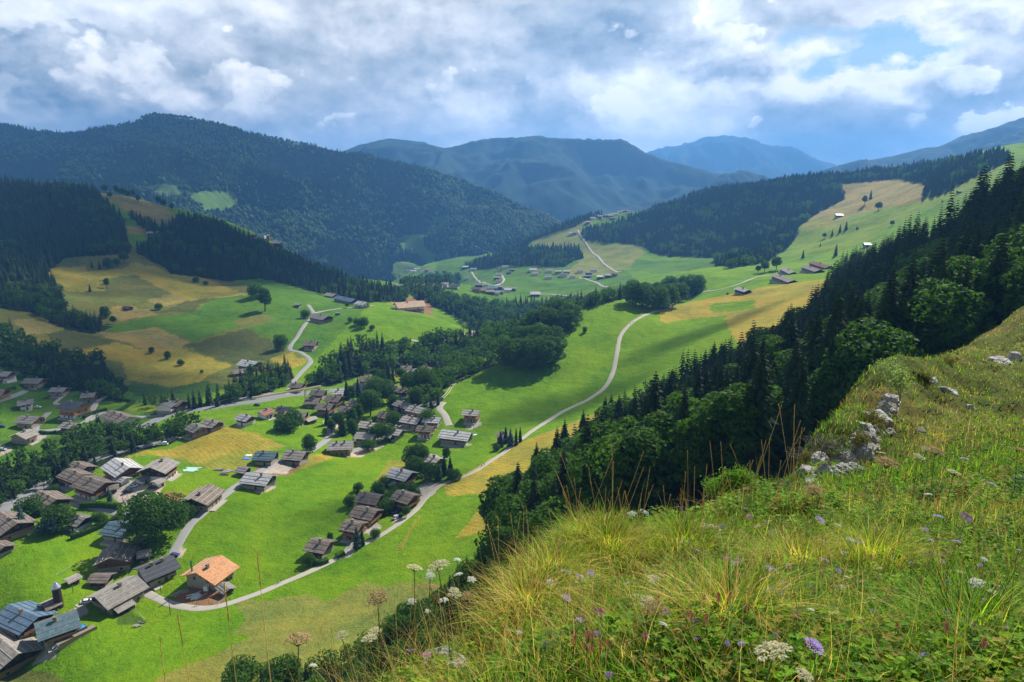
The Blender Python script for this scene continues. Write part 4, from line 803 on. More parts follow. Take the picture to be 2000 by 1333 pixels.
HOUSES = [ # cx, cy, dx, dy, W, h, roof, wall, base, label, opts
 (18,1292,44,34,17,4.5,'grey','dark','stone','large farmhouse with weathered brown-grey roof cut by the left edge at the bottom',{}),
 (52,1226,50,17,14,4.5,'steel','dark','stone','farmhouse with shiny blue steel roof in ribs, left of the teal-roofed one',{}),
 (116,1242,68,-40,13,4.5,'teal','dark','stone','long farmhouse with slate-teal roof and a terrace with a blue hot tub',{}),
 (100,1190,26,-16,7,2.2,'brown','dark',None,'small dark collapsed barn behind the blue-roofed farmhouse',dict(chim=0)),
 (143,1140,20,-7,4.5,2.0,'grey','dark',None,'tiny wooden granary on posts beside the round silo',dict(chim=0)),
 (200,1140,36,3,7,2.6,'brown','dark',None,'low open barn in front of the big brown gabled chalet',dict(chim=0)),
 (232,1176,72,-36,15,4.2,'grey','dark','stone','big barn-like chalet with long grey shingle roof at the end of the pale path',dict(wing=True)),
 (230,1106,17,-32,14,5.0,'brown','brown','stone','brown gabled chalet with patchy roof facing the camera, above the low open barn',{}),
 (308,1128,58,-31,14,4.2,'slate','dark','stone','chalet with dark slate roof and two roof lights next to the pale path',dict(chim=2)),
 (283,1092,22,-8,6,2.4,'grey','dark',None,'small grey-roofed shed behind the slate-roofed chalet',dict(chim=0)),
 (412,1136,40,-33,16,4.6,'orange','stone','stone','chalet under construction with bright orange board roof',dict(balc=False)),
 (442,1158,14,8,4.5,2.0,'grey','brown',None,'small wooden hut between the orange-roofed chalet and the path',dict(chim=0)),
 (396,986,32,-27,14,4.2,'brown','dark','stone','old barn chalet with brown striped roof beside the village lane',{}),
 (508,948,46,8,12,3.6,'tin','dark','stone','low farmhouse with pale striped roof on the lower side of the village lane',{}),
 (477,926,16,3,7,2.4,'grey','dark',None,'small grey-roofed shed next to the log piles',dict(chim=0)),
 (522,903,36,5,11,3.8,'teal','brown','stone','small chalet with blue roof at the edge of the yellow field',{}),
 (580,902,34,7,12,4.0,'grey','dark','stone','grey weathered chalet right of the blue-roofed one by the lane',{}),
 (667,884,44,3,12,4.5,'pale','honey','stone','wide chalet with two chimneys above the sandy yard in the middle of the village',dict(chim=2)),
 (716,864,33,1,10,4.2,'pale','brown','stone','chalet with pale roof right of the two-chimney chalet',{}),
 (774,854,22,1,9,3.4,'pale','dark','stone','low chalet with stepped pale roofs above the green meadow',dict(wing=True)),
 (722,842,30,2,10,4.0,'pale','brown','stone','chalet with chimney behind the lower row, between garden trees',{}),
 (753,822,17,1,10,4.0,'brown','brown','stone','narrow brown-roofed chalet at the upper lane of the village',{}),
 (789,802,24,2,9,4.0,'grey','red','stone','red-brown chalet at the top of the lane below the round woods',{}),
 (818,812,31,2,10,4.0,'pale','honey','stone','honey-walled chalet near the bend of the gravel lane',{}),
 (805,832,30,1,10,3.8,'pale','brown','stone','pale-roofed chalet above the lawn, left of the bleached-roof pair',{}),
 (845,832,29,1,9,4.0,'tin','brown','stone','chalet with almost white striped roof behind the honey chalet',{}),
 (832,851,28,1,9,4.5,'brown','honey','white','honey-coloured chalet with brown striped roof and a dark terrace',{}),
 (921,821,28,2,9,5.0,'pale','honey','stone','lone honey-walled chalet dug into the bright meadow',{}),
 (892,862,52,3,13,4.0,'tin','brown','stone','large chalet with long near-white roof on the bright meadow',{}),
 (987,862,16,4,8,3.0,'grey','dark',None,'small house hidden in a knot of conifers beside the footpath',{}),
 (848,912,22,4,10,4.2,'pale','brown','stone','chalet among dark garden trees above the footpath bend',{}),
 (786,944,34,3,11,5.0,'tin','dark','white','chalet with whitish roof and white ground floor beside the parking bay',dict(wing=True)),
 (793,990,30,4,10,5.0,'brown','red','stone','red-brown chalet nearest the path bend with cars below it',{}),
 (724,990,38,2,10,4.4,'brown','red','stone','uppermost of the three stacked red-brown chalets left of the gardens',{}),
 (716,1020,38,3,10,4.6,'brown','red','stone','middle one of the three stacked red-brown chalets with a paved terrace',{}),
 (692,1046,30,2,9,4.6,'brown','honey','stone','lowest of the three stacked chalets, half behind a dark conifer',{}),
 (627,1082,34,3,10,4.0,'brown','red','stone','brown chalet at the tip of the hamlet where the path meets the drive',dict(wing=False)),
 (22,1040,32,22,16,4.5,'brown','dark','stone','large dark chalet with broad brown roof at the left edge above the lawn',{}),
 (2,1082,20,8,9,3.0,'brown','dark','stone','small brown roof poking in at the left edge below the dark chalet',dict(chim=0)),
 (98,994,30,14,15,4.5,'brown','dark','stone','dark chalet with brown roof and white chimneys next to the main road',dict(chim=2)),
 (157,1030,24,6,10,3.6,'grey','dark','white','small chalet with white base enclosed by the clipped hedge',{}),
 (240,1046,42,4,13,3.4,'teal','dark','stone','house with pale teal roof left of the huge round tree',{}),
 (188,964,38,6,14,5.2,'brown','red','white','tall red-brown chalet with white base beside the parking lot',{}),
 (150,944,28,6,12,4.4,'brown','dark','white','chalet with white ground floor between the main road and the tall red-brown chalet',{}),
 (160,926,24,5,11,3.8,'brown','dark','stone','rearmost brown-roofed chalet of the roadside row',{}),
 (242,930,26,11,15,4.8,'tin','red','stone','large chalet with light metal roof at the top left of the parking lot',{}),
 (312,932,26,-16,16,5.4,'grey','dark','white','large chalet with grey shingle roof and white base above the parking lot',{}),
 (278,944,14,-8,6,2.4,'grey','white',None,'double garage with grey roof left of the other at the parking lot',dict(chim=0)),
 (310,950,14,-8,6,2.4,'grey','white',None,'double garage with grey roof in front of the white-based chalet',dict(chim=0)),
 (240,944,16,2,6,2.4,'tin','white',None,'small white outbuilding with tin roof below the light metal-roofed chalet',dict(chim=0)),
 (222,960,16,-6,6,2.2,'brown','brown',None,'small brown-roofed carport beside the tall red-brown chalet',dict(chim=0)),
 (62,948,20,1,6,2.2,'tin','dark',None,'little hut with light roof between the woods and the main road',dict(chim=0)),
 (276,1064,14,2,6,2.2,'brown','dark',None,'little dark shed at the foot of the huge round tree',dict(chim=0)),
 (348,1000,16,2,6,2.4,'grey','brown',None,'small brown cottage between the huge round tree and the lane',dict(chim=0)),
 (12,742,28,0,10,4.4,'pale','brown','white','chalet with light roof highest at the left edge above the lane',dict(lod=1)),
 (70,754,34,0,11,3.8,'grey','honey','stone','grey-roofed chalet beneath the wood in the left neighbourhood',dict(lod=1)),
 (0,780,26,6,14,4.5,'brown','red','stone','terraced red-brown chalet at the left edge beside the upper lane',dict(lod=1)),
 (118,772,26,-1,9,4.0,'pale','honey','stone','small orange-walled chalet with light roof and a lean-to, in the left neighbourhood',dict(lod=1)),
 (176,784,24,-1,9,4.4,'grey','honey','stone','chalet at the top of the forked drive by the hedged lawn',dict(lod=1)),
 (52,798,28,-1,10,4.2,'grey','honey','white','grey-roofed chalet beside a parked white car in the left neighbourhood',dict(lod=1)),
 (148,812,32,3,13,7.0,'slate','honey','white','tall slate-roofed chalet with rows of flowered balconies',dict(lod=0)),
 (62,832,32,3,12,4.2,'grey','honey','stone','orange-walled chalet with grey roof and balcony where the drives meet',dict(lod=1)),
 (48,864,22,-10,13,4.5,'grey','pink','stone','buff-walled chalet with its gable to the camera on the lower lawn',dict(lod=1)),
 (140,840,24,2,9,3.0,'grey','brown',None,'low roof half buried in trees below the flowered chalet',dict(lod=1)),
 (237,834,36,14,13,6.5,'brown','white','white','long brown-roofed house with white gable wall among the stream trees',dict(lod=1, chim=2)),
 (327,806,14,-9,11,5.5,'slate','white','stone','white-gabled house with dark slate roof on the main road',dict(lod=1)),
 (349,800,18,2,10,4.4,'brown','brown','stone','brown-roofed house directly behind the slate-roofed roadside house',dict(lod=1)),
 (386,850,16,5,10,4.5,'grey','stone','stone','old stone house with grey roof at the top of the yellow field',dict(lod=1)),
 (416,838,22,4,10,3.6,'grey','brown','stone','broad grey-roofed house right of the old stone one',dict(lod=1)),
 (481,828,20,4,9,4.0,'tin','red','white','small red and white house with light roof at the head of the green field',dict(lod=1)),
 (519,816,20,-4,9,3.6,'red','white',None,'low house with faded red roof',dict(lod=1)),
 (556,812,22,3,9,4.4,'slate','white','stone','slate-roofed house behind the big weathered chalet in the village core',dict(lod=1)),
 (580,824,38,6,13,4.6,'grey','dark','stone','big weathered chalet with white chimney at the lower rim of the village core',dict(lod=1)),
 (607,826,18,-4,5,2.4,'pale','brown',None,'long low shed with pale roof by the village square',dict(lod=1, chim=0)),
 (638,808,26,4,12,5.0,'brown','red','stone','brown gabled chalet over the village square with parked cars',dict(lod=1)),
 (655,792,24,4,12,5.0,'brown','red','stone','tall brown chalet directly behind the gabled one on the square',dict(lod=1)),
 (624,778,24,3,11,4.2,'brown','brown','stone','brown roof nearest the tower crane on its right',dict(lod=1)),
 (612,794,24,2,11,3.8,'brown','brown','stone','wide brown roof left of the tall brown chalet in the village core',dict(lod=1)),
 (664,776,18,2,9,4.2,'tin','white','stone','light-roofed house at the back of the village core',dict(lod=1)),
 (713,770,32,4,15,5.0,'slate','honey','stone','large house with smooth grey roof and orange gable',dict(lod=1)),
 (722,752,30,3,12,4.6,'brown','dark','stone','brown-roofed chalet behind the orange-gabled house',dict(lod=1)),
 (582,764,22,3,10,4.4,'brown','red','white','red-brown house with white base at the road fork, behind the crane jib',dict(lod=1)),
 (698,800,24,4,10,4.0,'brown','brown','stone','brown chalet tucked in the trees right of the square',dict(lod=1)),
 (677,810,20,3,9,3.8,'brown','dark','stone','low dark-brown house just right of the square',dict(lod=1)),
 (773,768,16,3,9,3.6,'brown','dark','stone','left one of two dark twin chalets with a small lawn',dict(lod=1)),
 (791,772,18,-3,9,3.4,'brown','dark','stone','right one of two dark twin chalets with a small lawn',dict(lod=1)),
 (794,728,18,2,10,4.2,'brown','brown','stone','brown-roofed house at the upper end of the village behind the white one',dict(lod=1)),
 (804,738,18,-3,10,5.0,'slate','white','white','white house with dark roof in the upper village',dict(lod=1)),
 (818,746,20,3,11,4.4,'grey','white','stone','grey-roofed house right of the white house in the upper village',dict(lod=1)),
 (836,728,18,3,9,3.6,'brown','dark','stone','dark-brown house with small green lawn in the upper village',dict(lod=1)),
 (851,712,16,3,9,3.6,'brown','brown','stone','small brown house at the very top of the village',dict(lod=1)),
 (866,716,22,-6,10,3.4,'tin','white','stone','house with long pale roof next to the woods at the top of the village',dict(lod=1)),
 (845,795,12,0,5,2.2,'pale','brown',None,'tiny pale-roofed hut between the two small firs by the gravel lane',dict(lod=1, chim=0)),
 (628,628,26,4,15,4.4,'grey','dark','stone','dark chalet at the junction of the tracks on the far spur',dict(lod=1)),
 (582,600,11,0,6,3.0,'pale','brown',None,'small grey barn by the spur track',dict(lod=1, chim=0)),
 (608,680,22,2,12,4.0,'brown','red','stone','brown chalet below the track on the side of the spur',dict(lod=1)),
 (490,722,28,3,14,5.0,'tin','brown','stone','farmhouse with white patched roof at the corner of the yellow fields',dict(lod=1)),
 (468,732,24,-3,10,2.6,'grey','brown',None,'long low shed in front of the farmhouse with the white patched roof',dict(lod=1, chim=0)),
 (250,606,12,2,8,2.6,'rust','brown',None,'tiny hut with reddish roof alone on the brown field',dict(lod=1, chim=0)),
 (299,460,18,0,14,4,'tin','dark',None,'small white-roofed barn high in the left forest',dict(lod=1, chim=0, ymax=2000)),
 (648,582,16,3,12,3.6,'pale','brown','stone','left small chalet of the spur crest row',dict(lod=1)),
 (677,592,34,5,13,4.4,'steel','dark','stone','long dark chalet with blue-grey roof in the spur crest row',dict(lod=1)),
 (708,600,16,2,12,4.0,'tin','white','stone','right-hand small house with light roof of the spur crest row',dict(lod=1)),
 (800,608,50,7,22,7.0,'bare','white','stone','large new hotel-like chalet with light wooden roof on the spur crest',dict(lod=1, name='chalet')),
 (863,664,18,1,10,3.5,'brown','brown','stone','brown chalet in the gorge woods below the spur',dict(lod=1)),
 (1540,536,28,1,11,3.6,'grey','dark','stone','grey-roofed chalet upper left of the meadow-top group',dict(lod=1)),
 (1532,552,35,2,11,3.6,'grey','dark','stone','grey-roofed chalet lowest of the meadow-top group',dict(lod=1)),
 (1587,533,28,1,12,4.0,'grey','dark','stone','grey-roofed chalet in front of the red-brown roof on the meadow top',dict(lod=1)),
 (1604,526,34,2,12,4.6,'rust','brown','stone','chalet with red-brown roof at the right end of the meadow top',dict(lod=1)),
 (1451,573,20,1,9,3.0,'tin','dark',None,'lone small barn with pale roof in the yellow striped field',dict(lod=1)),
 (1638,424,12,0,12,3.6,'tin','dark',None,'white-roofed house alone on the far right hillside meadow',dict(lod=1, chim=0)),
 (1693,482,12,0,10,3.2,'slate','dark',None,'grey roofed hut beside the dark forest on the far right hillside',dict(lod=1, chim=0)),
 (1873,378,7,0,7,2.6,'brown','dark',None,'tiny brown hut on the far right hillside meadow',dict(lod=1, chim=0)),
 (888,564,17,0,17,4.5,'slate','white',None,'grey-roofed house alone on a far meadow left of the white cluster',dict(lod=1, chim=0)),
 (1045,579,18,0,16,5,'tin','brown',None,'light-roofed barn alone right of the white cluster in the far valley',dict(lod=1, chim=0)),
]
for (cx, cy, dx, dy, W, h, rf, wl, bs, lb, op) in HOUSES:
    op = dict(op); nm = op.pop('name', None) or ('farmhouse' if 'farmhouse' in lb else 'chalet' if 'chalet' in lb else 'garage' if 'garage' in lb else 'barn' if ('barn' in lb or 'shed' in lb or 'hut' in lb or 'granary' in lb) else 'house')
    chalet(cx, cy, dx, dy, W, h, rf, wl, lb, nm, {'farmhouse': 'farmhouse', 'chalet': 'chalet', 'garage': 'garage', 'barn': 'barn', 'house': 'house'}[nm], base=bs, **op)
FARV = {'houses of the far white cluster in the valley': [(935,561),(949,561),(930,571),(943,572),(957,567),(966,568),(975,566),(985,567),(966,576),(977,575),(992,571),(1002,568),(957,575)],
        'houses on the far meadows above the white cluster': [(912,546),(975,540),(970,547),(994,536),(1000,531),(979,526),(987,525),(925,528),(910,525),(975,553)],
        'houses of the far hamlet on the right of the valley': [(1045,538),(1051,534),(1073,533),(1090,535),(1071,545),(1101,540),(1118,544),(1107,534),(1133,533),(1150,538),(1148,543),(1172,545),(1187,543),(1200,540),(1159,532),(1041,531)],
        'houses in the dark valley bottom left of the white cluster': [(857,562),(869,561),(847,566),(822,562),(811,561),(837,560),(780,565)],
        'houses of the hilltop village': [(1165,425),(1172,427),(1182,424),(1192,425),(1202,421),(1210,417),(1225,413),(1218,414),(1178,430),(1158,430),(1230,417),(1148,437),(1196,430),(1116,459),(1123,458)],
        'houses at the bottom of the far valley': [(815,528),(827,533),(808,533),(835,530),(842,534),(800,526)],
        'houses of the far hamlet in the left forest': [(494,464),(512,464),(507,471),(536,468),(541,481),(569,482),(586,486),(596,489),(520,460)],
        'sunlit houses on the meadow of the far mountain': [(430,388),(441,386),(450,387)]}
for gname, pts in FARV.items():
    for (px, py) in pts:
        if 'mountain' in gname: continue
        W = hr.uniform(10, 13); chalet(px, py, 1000 * hr.uniform(14, 18) / 1333 , 0, W, hr.uniform(4, 6), hr.choice(['tin', 'pale', 'grey', 'slate', 'brown', 'steel', 'grey']), hr.choice(['white', 'brown', 'honey', 'dark', 'white']),
               'small distant house among the ' + gname, 'house', 'house', lod=2, group=gname, Lw=hr.uniform(11, 17))
# ------------------------------------------------------------------ hedges, garden trees, vehicles, people, small things
def hedge(pix, w, h, label):
    g = cast([p[0] for p in pix], [p[1] for p in pix])[:, :2]; q = smooth_line(g, .5); d = np.gradient(q, axis=0); d /= np.linalg.norm(d, axis=1)[:, None] + 1e-9; nr = np.stack([-d[:, 1], d[:, 0]], 1)
    r = np.random.default_rng(int(pix[0][0])); prof = [(-.5, -.3), (-.5, .5), (-.46, .95), (0, 1.0), (.46, .95), (.5, .5), (.5, -.3)]; V = []
    gz = ground(q[:, 0], q[:, 1])
    for (a, b) in prof: V.append(np.stack([q[:, 0] + nr[:, 0] * a * w + r.uniform(-.1, .1, len(q)), q[:, 1] + nr[:, 1] * a * w + r.uniform(-.1, .1, len(q)), gz + b * h + r.uniform(-.08, .08, len(q))], 1))
    V = np.stack(V, 1).reshape(-1, 3); F = grid_faces(len(q), len(prof)); T = np.full((len(V), 3), .3)
    n = int(len(q) * 46); i = r.integers(0, len(q), n); s = r.uniform(-.5, .5, n); side = r.integers(0, 3, n)
    x = np.where(side == 0, s, np.where(side == 1, -.5, .5)) * w; z = np.where(side == 0, 1.0, r.random(n)) * h
    P = np.stack([q[i, 0] + nr[i, 0] * x, q[i, 1] + nr[i, 1] * x, gz[i] + z], 1) + r.normal(size=(n, 3)) * .06
    a = r.normal(size=(n, 3)) * .11; b = r.normal(size=(n, 3)) * .11; LV = np.stack([P - a, P - b, P + a, P + b], 1).reshape(-1, 3)
    T2 = np.repeat(np.stack([r.random(n) * .6 + .2, np.full(n, .5), np.zeros(n)], 1), 4, 0)
    o = link('hedge', np_mesh('hedge', np.concatenate([V, LV]), np.concatenate([F, np.arange(4 * n).reshape(n, 4) + len(V)]), M_LEAF, {'tint': np.concatenate([T, T2])})); setp(o, label, 'hedge')
hedge([(159,992),(196,991),(235,994)], 2.0, 2.6, 'tall clipped hedge along the lane above the white-based chalet')
hedge([(236,1004),(228,1016),(190,1034),(140,1054)], 2.0, 2.2, 'long clipped hedge running down beside the teal-roofed house')
hedge([(164,818),(186,808),(208,803)], 1.8, 2.0, 'dark hedge along the lane below the flowered chalet')
hedge([(212,776),(235,782),(262,787)], 1.6, 1.8, 'hedge along the upper rim of the small green field'); hedge([(262,787),(250,795),(232,805),(212,809)], 1.8, 2.0, 'hedge slanting between the two small green fields')
hedge([(610,1101),(628,1103),(640,1099)], 2.0, 2.0, 'dark clipped hedge in front of the brown chalet at the hamlet tip'); hedge([(782,1012),(800,996),(812,985)], 1.4, 1.5, 'narrow hedge beside the gravel path near the bend')
hedge([(657,1090),(672,1084)], 2.4, 1.6, 'rounded hedge between the drive and the path'); hedge([(78,846),(95,848),(110,846)], 1.4, 1.6, 'low hedge by the buff-walled chalet')
hedge([(0,766),(30,760)], 1.6, 1.8, 'hedge near the highest chalet at the left edge')
TL = [ # px, py(base), height px, kind, label
 (305,1058,100,'big','huge round green maple beside the teal-roofed house'), (46,1038,58,'fir','large fir by the dark chalet at the left edge'), (95,1046,38,'blueround','round blue-green tree on the lawn left of the hedge'),
 (118,1035,42,'bush','dark spreading tree against the roadside chalet'), (194,1026,22,'bush','round bush inside the clipped hedge'), (215,980,34,'fir','fir tree at the corner of the parking lot'),
 (648,848,30,'leaf','round tree by the village lane'), (640,830,36,'spruce','spruce at the lower lane of the village'), (655,835,28,'tall','slender tree beside the spruce at the lower lane'),
 (630,878,1,'bush',''), (572,884,1,'bush',''),
 (605,882,34,'leaf','small round tree left of the lane to the two-chimney chalet'), (573,838,30,'bush','dark bush before the big weathered chalet'), (560,842,26,'bush','dark round tree at the head of the green field'),
 (672,878,1,'bush',''), (690,862,44,'leaf','round tree left of the pale-roofed chalet'), (688,842,46,'tall','tall tree in the middle garden belt'), (700,832,44,'leaf','leafy tree behind the lower chalet row'), (724,812,50,'leaf','broad tree right of the brown chalet in the trees'),
 (740,790,52,'big','great spreading tree in the middle of the village'), (700,775,38,'spruce','dark red-tinged spruce behind the village core'), (678,782,40,'spruce','tall spruce beside the village core'), (688,788,34,'leaf','tree between the two village-core spruces'),
 (668,850,44,'spruce','spruce over the square'), (662,838,34,'leaf','round tree beside the square spruce'), (770,834,24,'bush','yellow-green garden tree by the upper lane'), (755,858,24,'bush','bright garden bush above the pale-roofed chalet'), (743,848,18,'bush','garden bush by the lane'), (730,862,30,'leaf','tree at the right corner of the pale-roofed chalet'),
 (733,838,26,'leaf','dark tree in front of the chimney chalet'), (770,800,30,'leaf','tree at the narrow brown-roofed chalet'), (780,812,24,'spruce','small conifer near the top lane'), (842,800,26,'spruce','left small fir flanking the tiny pale-roofed hut'), (856,792,26,'slim','right small fir flanking the tiny pale-roofed hut'),
 (814,790,34,'leaf','round tree left of the small firs'), (800,772,46,'leaf','tree in front of the twin chalets lawn'), (826,770,52,'big','large round tree at the bottom of the meadow woods'), (752,752,42,'spruce','left spruce of the dark row in the upper village'), (760,755,44,'spruce','second spruce of the dark row in the upper village'), (768,752,42,'slim','third spruce of the dark row in the upper village'), (745,758,36,'leaf','light tree left of the dark spruce row'),
 (783,745,26,'leaf','tree before the white house'), (836,828,22,'bush','bush behind the bleached-roof chalet'),
 (820,912,46,'leaf','left round tree of the garden at the path bend'), (806,910,42,'leaf','leftmost tree of the garden at the path bend'), (812,928,30,'bush','reddish bush under the trees at the path bend'), (868,930,44,'spruce','conifer right of the chalet at the path bend'), (880,935,46,'spruce','rightmost tall conifer of the garden at the path bend'), (858,940,36,'fir','wide conifer in front of the chalet at the path bend'), (842,938,28,'bush','bush in front of the chalet at the path bend'), (828,930,28,'tall','slim tree in the garden at the path bend'), (888,938,18,'bush','low bush by the path at the bend'), (872,902,30,'leaf','tree behind the conifers at the path bend'),
 (786,962,16,'bush','garden bush below the whitish-roofed chalet'), (768,965,16,'bush','garden bush left below the whitish-roofed chalet'), (805,965,16,'bush','garden bush beside the parking bay'), (754,996,20,'bush','round garden bush right of the uppermost stacked chalet'), (762,985,20,'bush','garden bush in the steep garden'), (748,1006,16,'bush','bright bush between two stacked chalets'), (745,975,22,'leaf','garden tree above the stacked chalets'), (772,975,18,'bush','garden shrub by the retaining hedge'),
 (700,976,30,'spruce','thin conifer behind the uppermost stacked chalet'), (698,1072,52,'fir','dark conifer in front of the lowest stacked chalet'), (708,1066,36,'spruce','second conifer beside the lowest stacked chalet'), (646,1066,28,'leaf','round dark tree behind the hamlet-tip chalet'), (604,1104,20,'bush','round bush left of the clipped hedge at the hamlet tip'), (794,1010,22,'leaf','small tree beside the parked cars'),
 (978,874,34,'spruce','left conifer around the hidden house'), (997,872,38,'fir','middle conifer around the hidden house'), (1008,870,36,'slim','slim conifer right of the hidden house'), (1016,864,32,'slim','rightmost slim conifer around the hidden house'), (988,866,34,'spruce','rear conifer around the hidden house'), (970,880,10,'bush','little bush left of the hidden house'),
 (518,608,42,'tall','lone tall dark tree on the left green field'), (500,580,26,'bush','round bush at the forest edge of the left green field'), (549,682,28,'leaf','dark tree by the spur track'), (597,622,16,'bush','bush beside the junction chalet'),
 (296,690,12,'leaf','first small tree of the field hedge line'), (328,702,16,'leaf','second small tree of the field hedge line'), (353,714,12,'bush','third small tree of the field hedge line'), (394,729,6,'bush','last tiny bush of the field hedge line'),
 (209,563,18,'leaf','round tree between the upper fields'), (176,570,14,'spruce','small conifer between the upper fields'), (205,622,22,'leaf','round tree below the reddish hut'), (222,634,16,'leaf','small tree right below the reddish hut'), (174,640,22,'bush','big bush left of the reddish hut'), (310,605,12,'bush','scrub on the pale field'), (243,515,22,'leaf','round tree at the top of the yellow fields'), (228,522,16,'leaf','smaller tree at the top of the yellow fields'), (210,525,20,'leaf','left tree at the top of the yellow fields'), (383,552,10,'bush','left bush on the upper yellow slope'), (402,558,9,'bush','right bush on the upper yellow slope'), (195,526,16,'spruce','left conifer at the top of the yellow fields'), (180,524,14,'spruce','small dark conifer at the forest corner'),
 (678,602,10,'leaf','small tree below the blue-grey roofed chalet'), (710,640,20,'bush','bush on the spur meadow slope'), (697,636,14,'bush','smaller bush on the spur meadow slope'), (684,630,10,'bush','tiny bush on the spur meadow slope'), (727,645,10,'bush','right tiny bush on the spur meadow slope'), (890,625,8,'leaf','tiny tree on the far edge of the spur meadow'),
 (758,1000,22,'bush','bush between the stacked chalets and the nearest-bend chalet'), (770,998,16,'bush','bush on the steep garden bank'), (738,965,20,'bush','bush on the dry bank above the stacked chalets'), (752,952,18,'bush','shrub on the dry bank below the whitish-roofed chalet'), (700,960,14,'bush','shrub at the foot of the dry bank'), (684,990,18,'bush','shrub left of the uppermost stacked chalet'), (815,972,12,'bush','low shrub at the parking bay corner'), (733,1050,14,'bush','rounded shrub below the middle stacked chalet'), (60,1010,34,'bush','bush between the two dark chalets on the left'), (168,962,16,'bush','bush on the lawn before the tall red-brown chalet'), (128,950,12,'bush','round shrub along the main road'), (108,962,12,'bush','second round shrub along the main road'), (372,1010,18,'bush','bush in the corner by the old barn chalet'), (355,1020,18,'bush','bush behind the small brown cottage'), (720,880,18,'bush','bush at the lane below the pale roof'),
 (1142,650,11,'leaf','lone small tree on the bright meadow'), (1421,576,4,'bush','tiny bush in the striped field'), (1493,532,20,'leaf','round tree behind the meadow-top chalets'), (1516,528,24,'leaf','second tree behind the meadow-top chalets'), (1480,534,14,'leaf','small tree left behind the meadow-top chalets'),
 (1715,412,22,'leaf','tree on the far right hillside meadow'), (1688,400,22,'leaf','left tree group on the far right hillside meadow'), (1700,390,24,'spruce','spruce on the far right hillside meadow'), (1640,455,22,'spruce','left spruce of the far hillside row'), (1652,450,24,'spruce','right spruce of the far hillside row'), (1625,462,18,'spruce','lowest spruce of the far hillside row'), (1610,466,14,'leaf','small tree of the far hillside row'), (1602,482,10,'spruce','small lone spruce on the far right hillside'), (1674,450,8,'leaf','tiny tree on the far hillside lawn'), (1742,442,10,'leaf','small tree near the dark forest rim'), (1568,505,16,'spruce','spruce above the meadow-top chalets'), (1632,500,22,'spruce','dark spruce above the red-brown roof'), (1840,398,8,'leaf','bush on the high far meadow'),
]
for (px, py, hp) in [(205,374,9),(228,380,10),(240,384,9),(262,388,10),(270,396,8),(215,388,7),(310,398,9),(320,406,9),(336,412,8),(250,372,8)]: TL.append((px, py, hp * 1.6, 'leaf', 'small dark tree on the upper left hill meadow'))
for (px, py, hp, k, lb) in TL:
    if not lb: continue
    if k == 'leaf': k = trnd.choice(['leaf', 'dome', 'tall', 'leaf'])
    p = cast1(px, py); H = hp * p.y / FPX * (.78 if 'far' in lb else 1.45 if (k == 'bush' and p.y < 450) else 1.12)
    place_tree(k, p.x, p.y, H, lb, 'scattered trees on the upper left hill meadow' if 'upper left hill meadow' in lb else None, wide=(1.0 if k not in ('bush', 'leaf', 'tall') else 1.08))
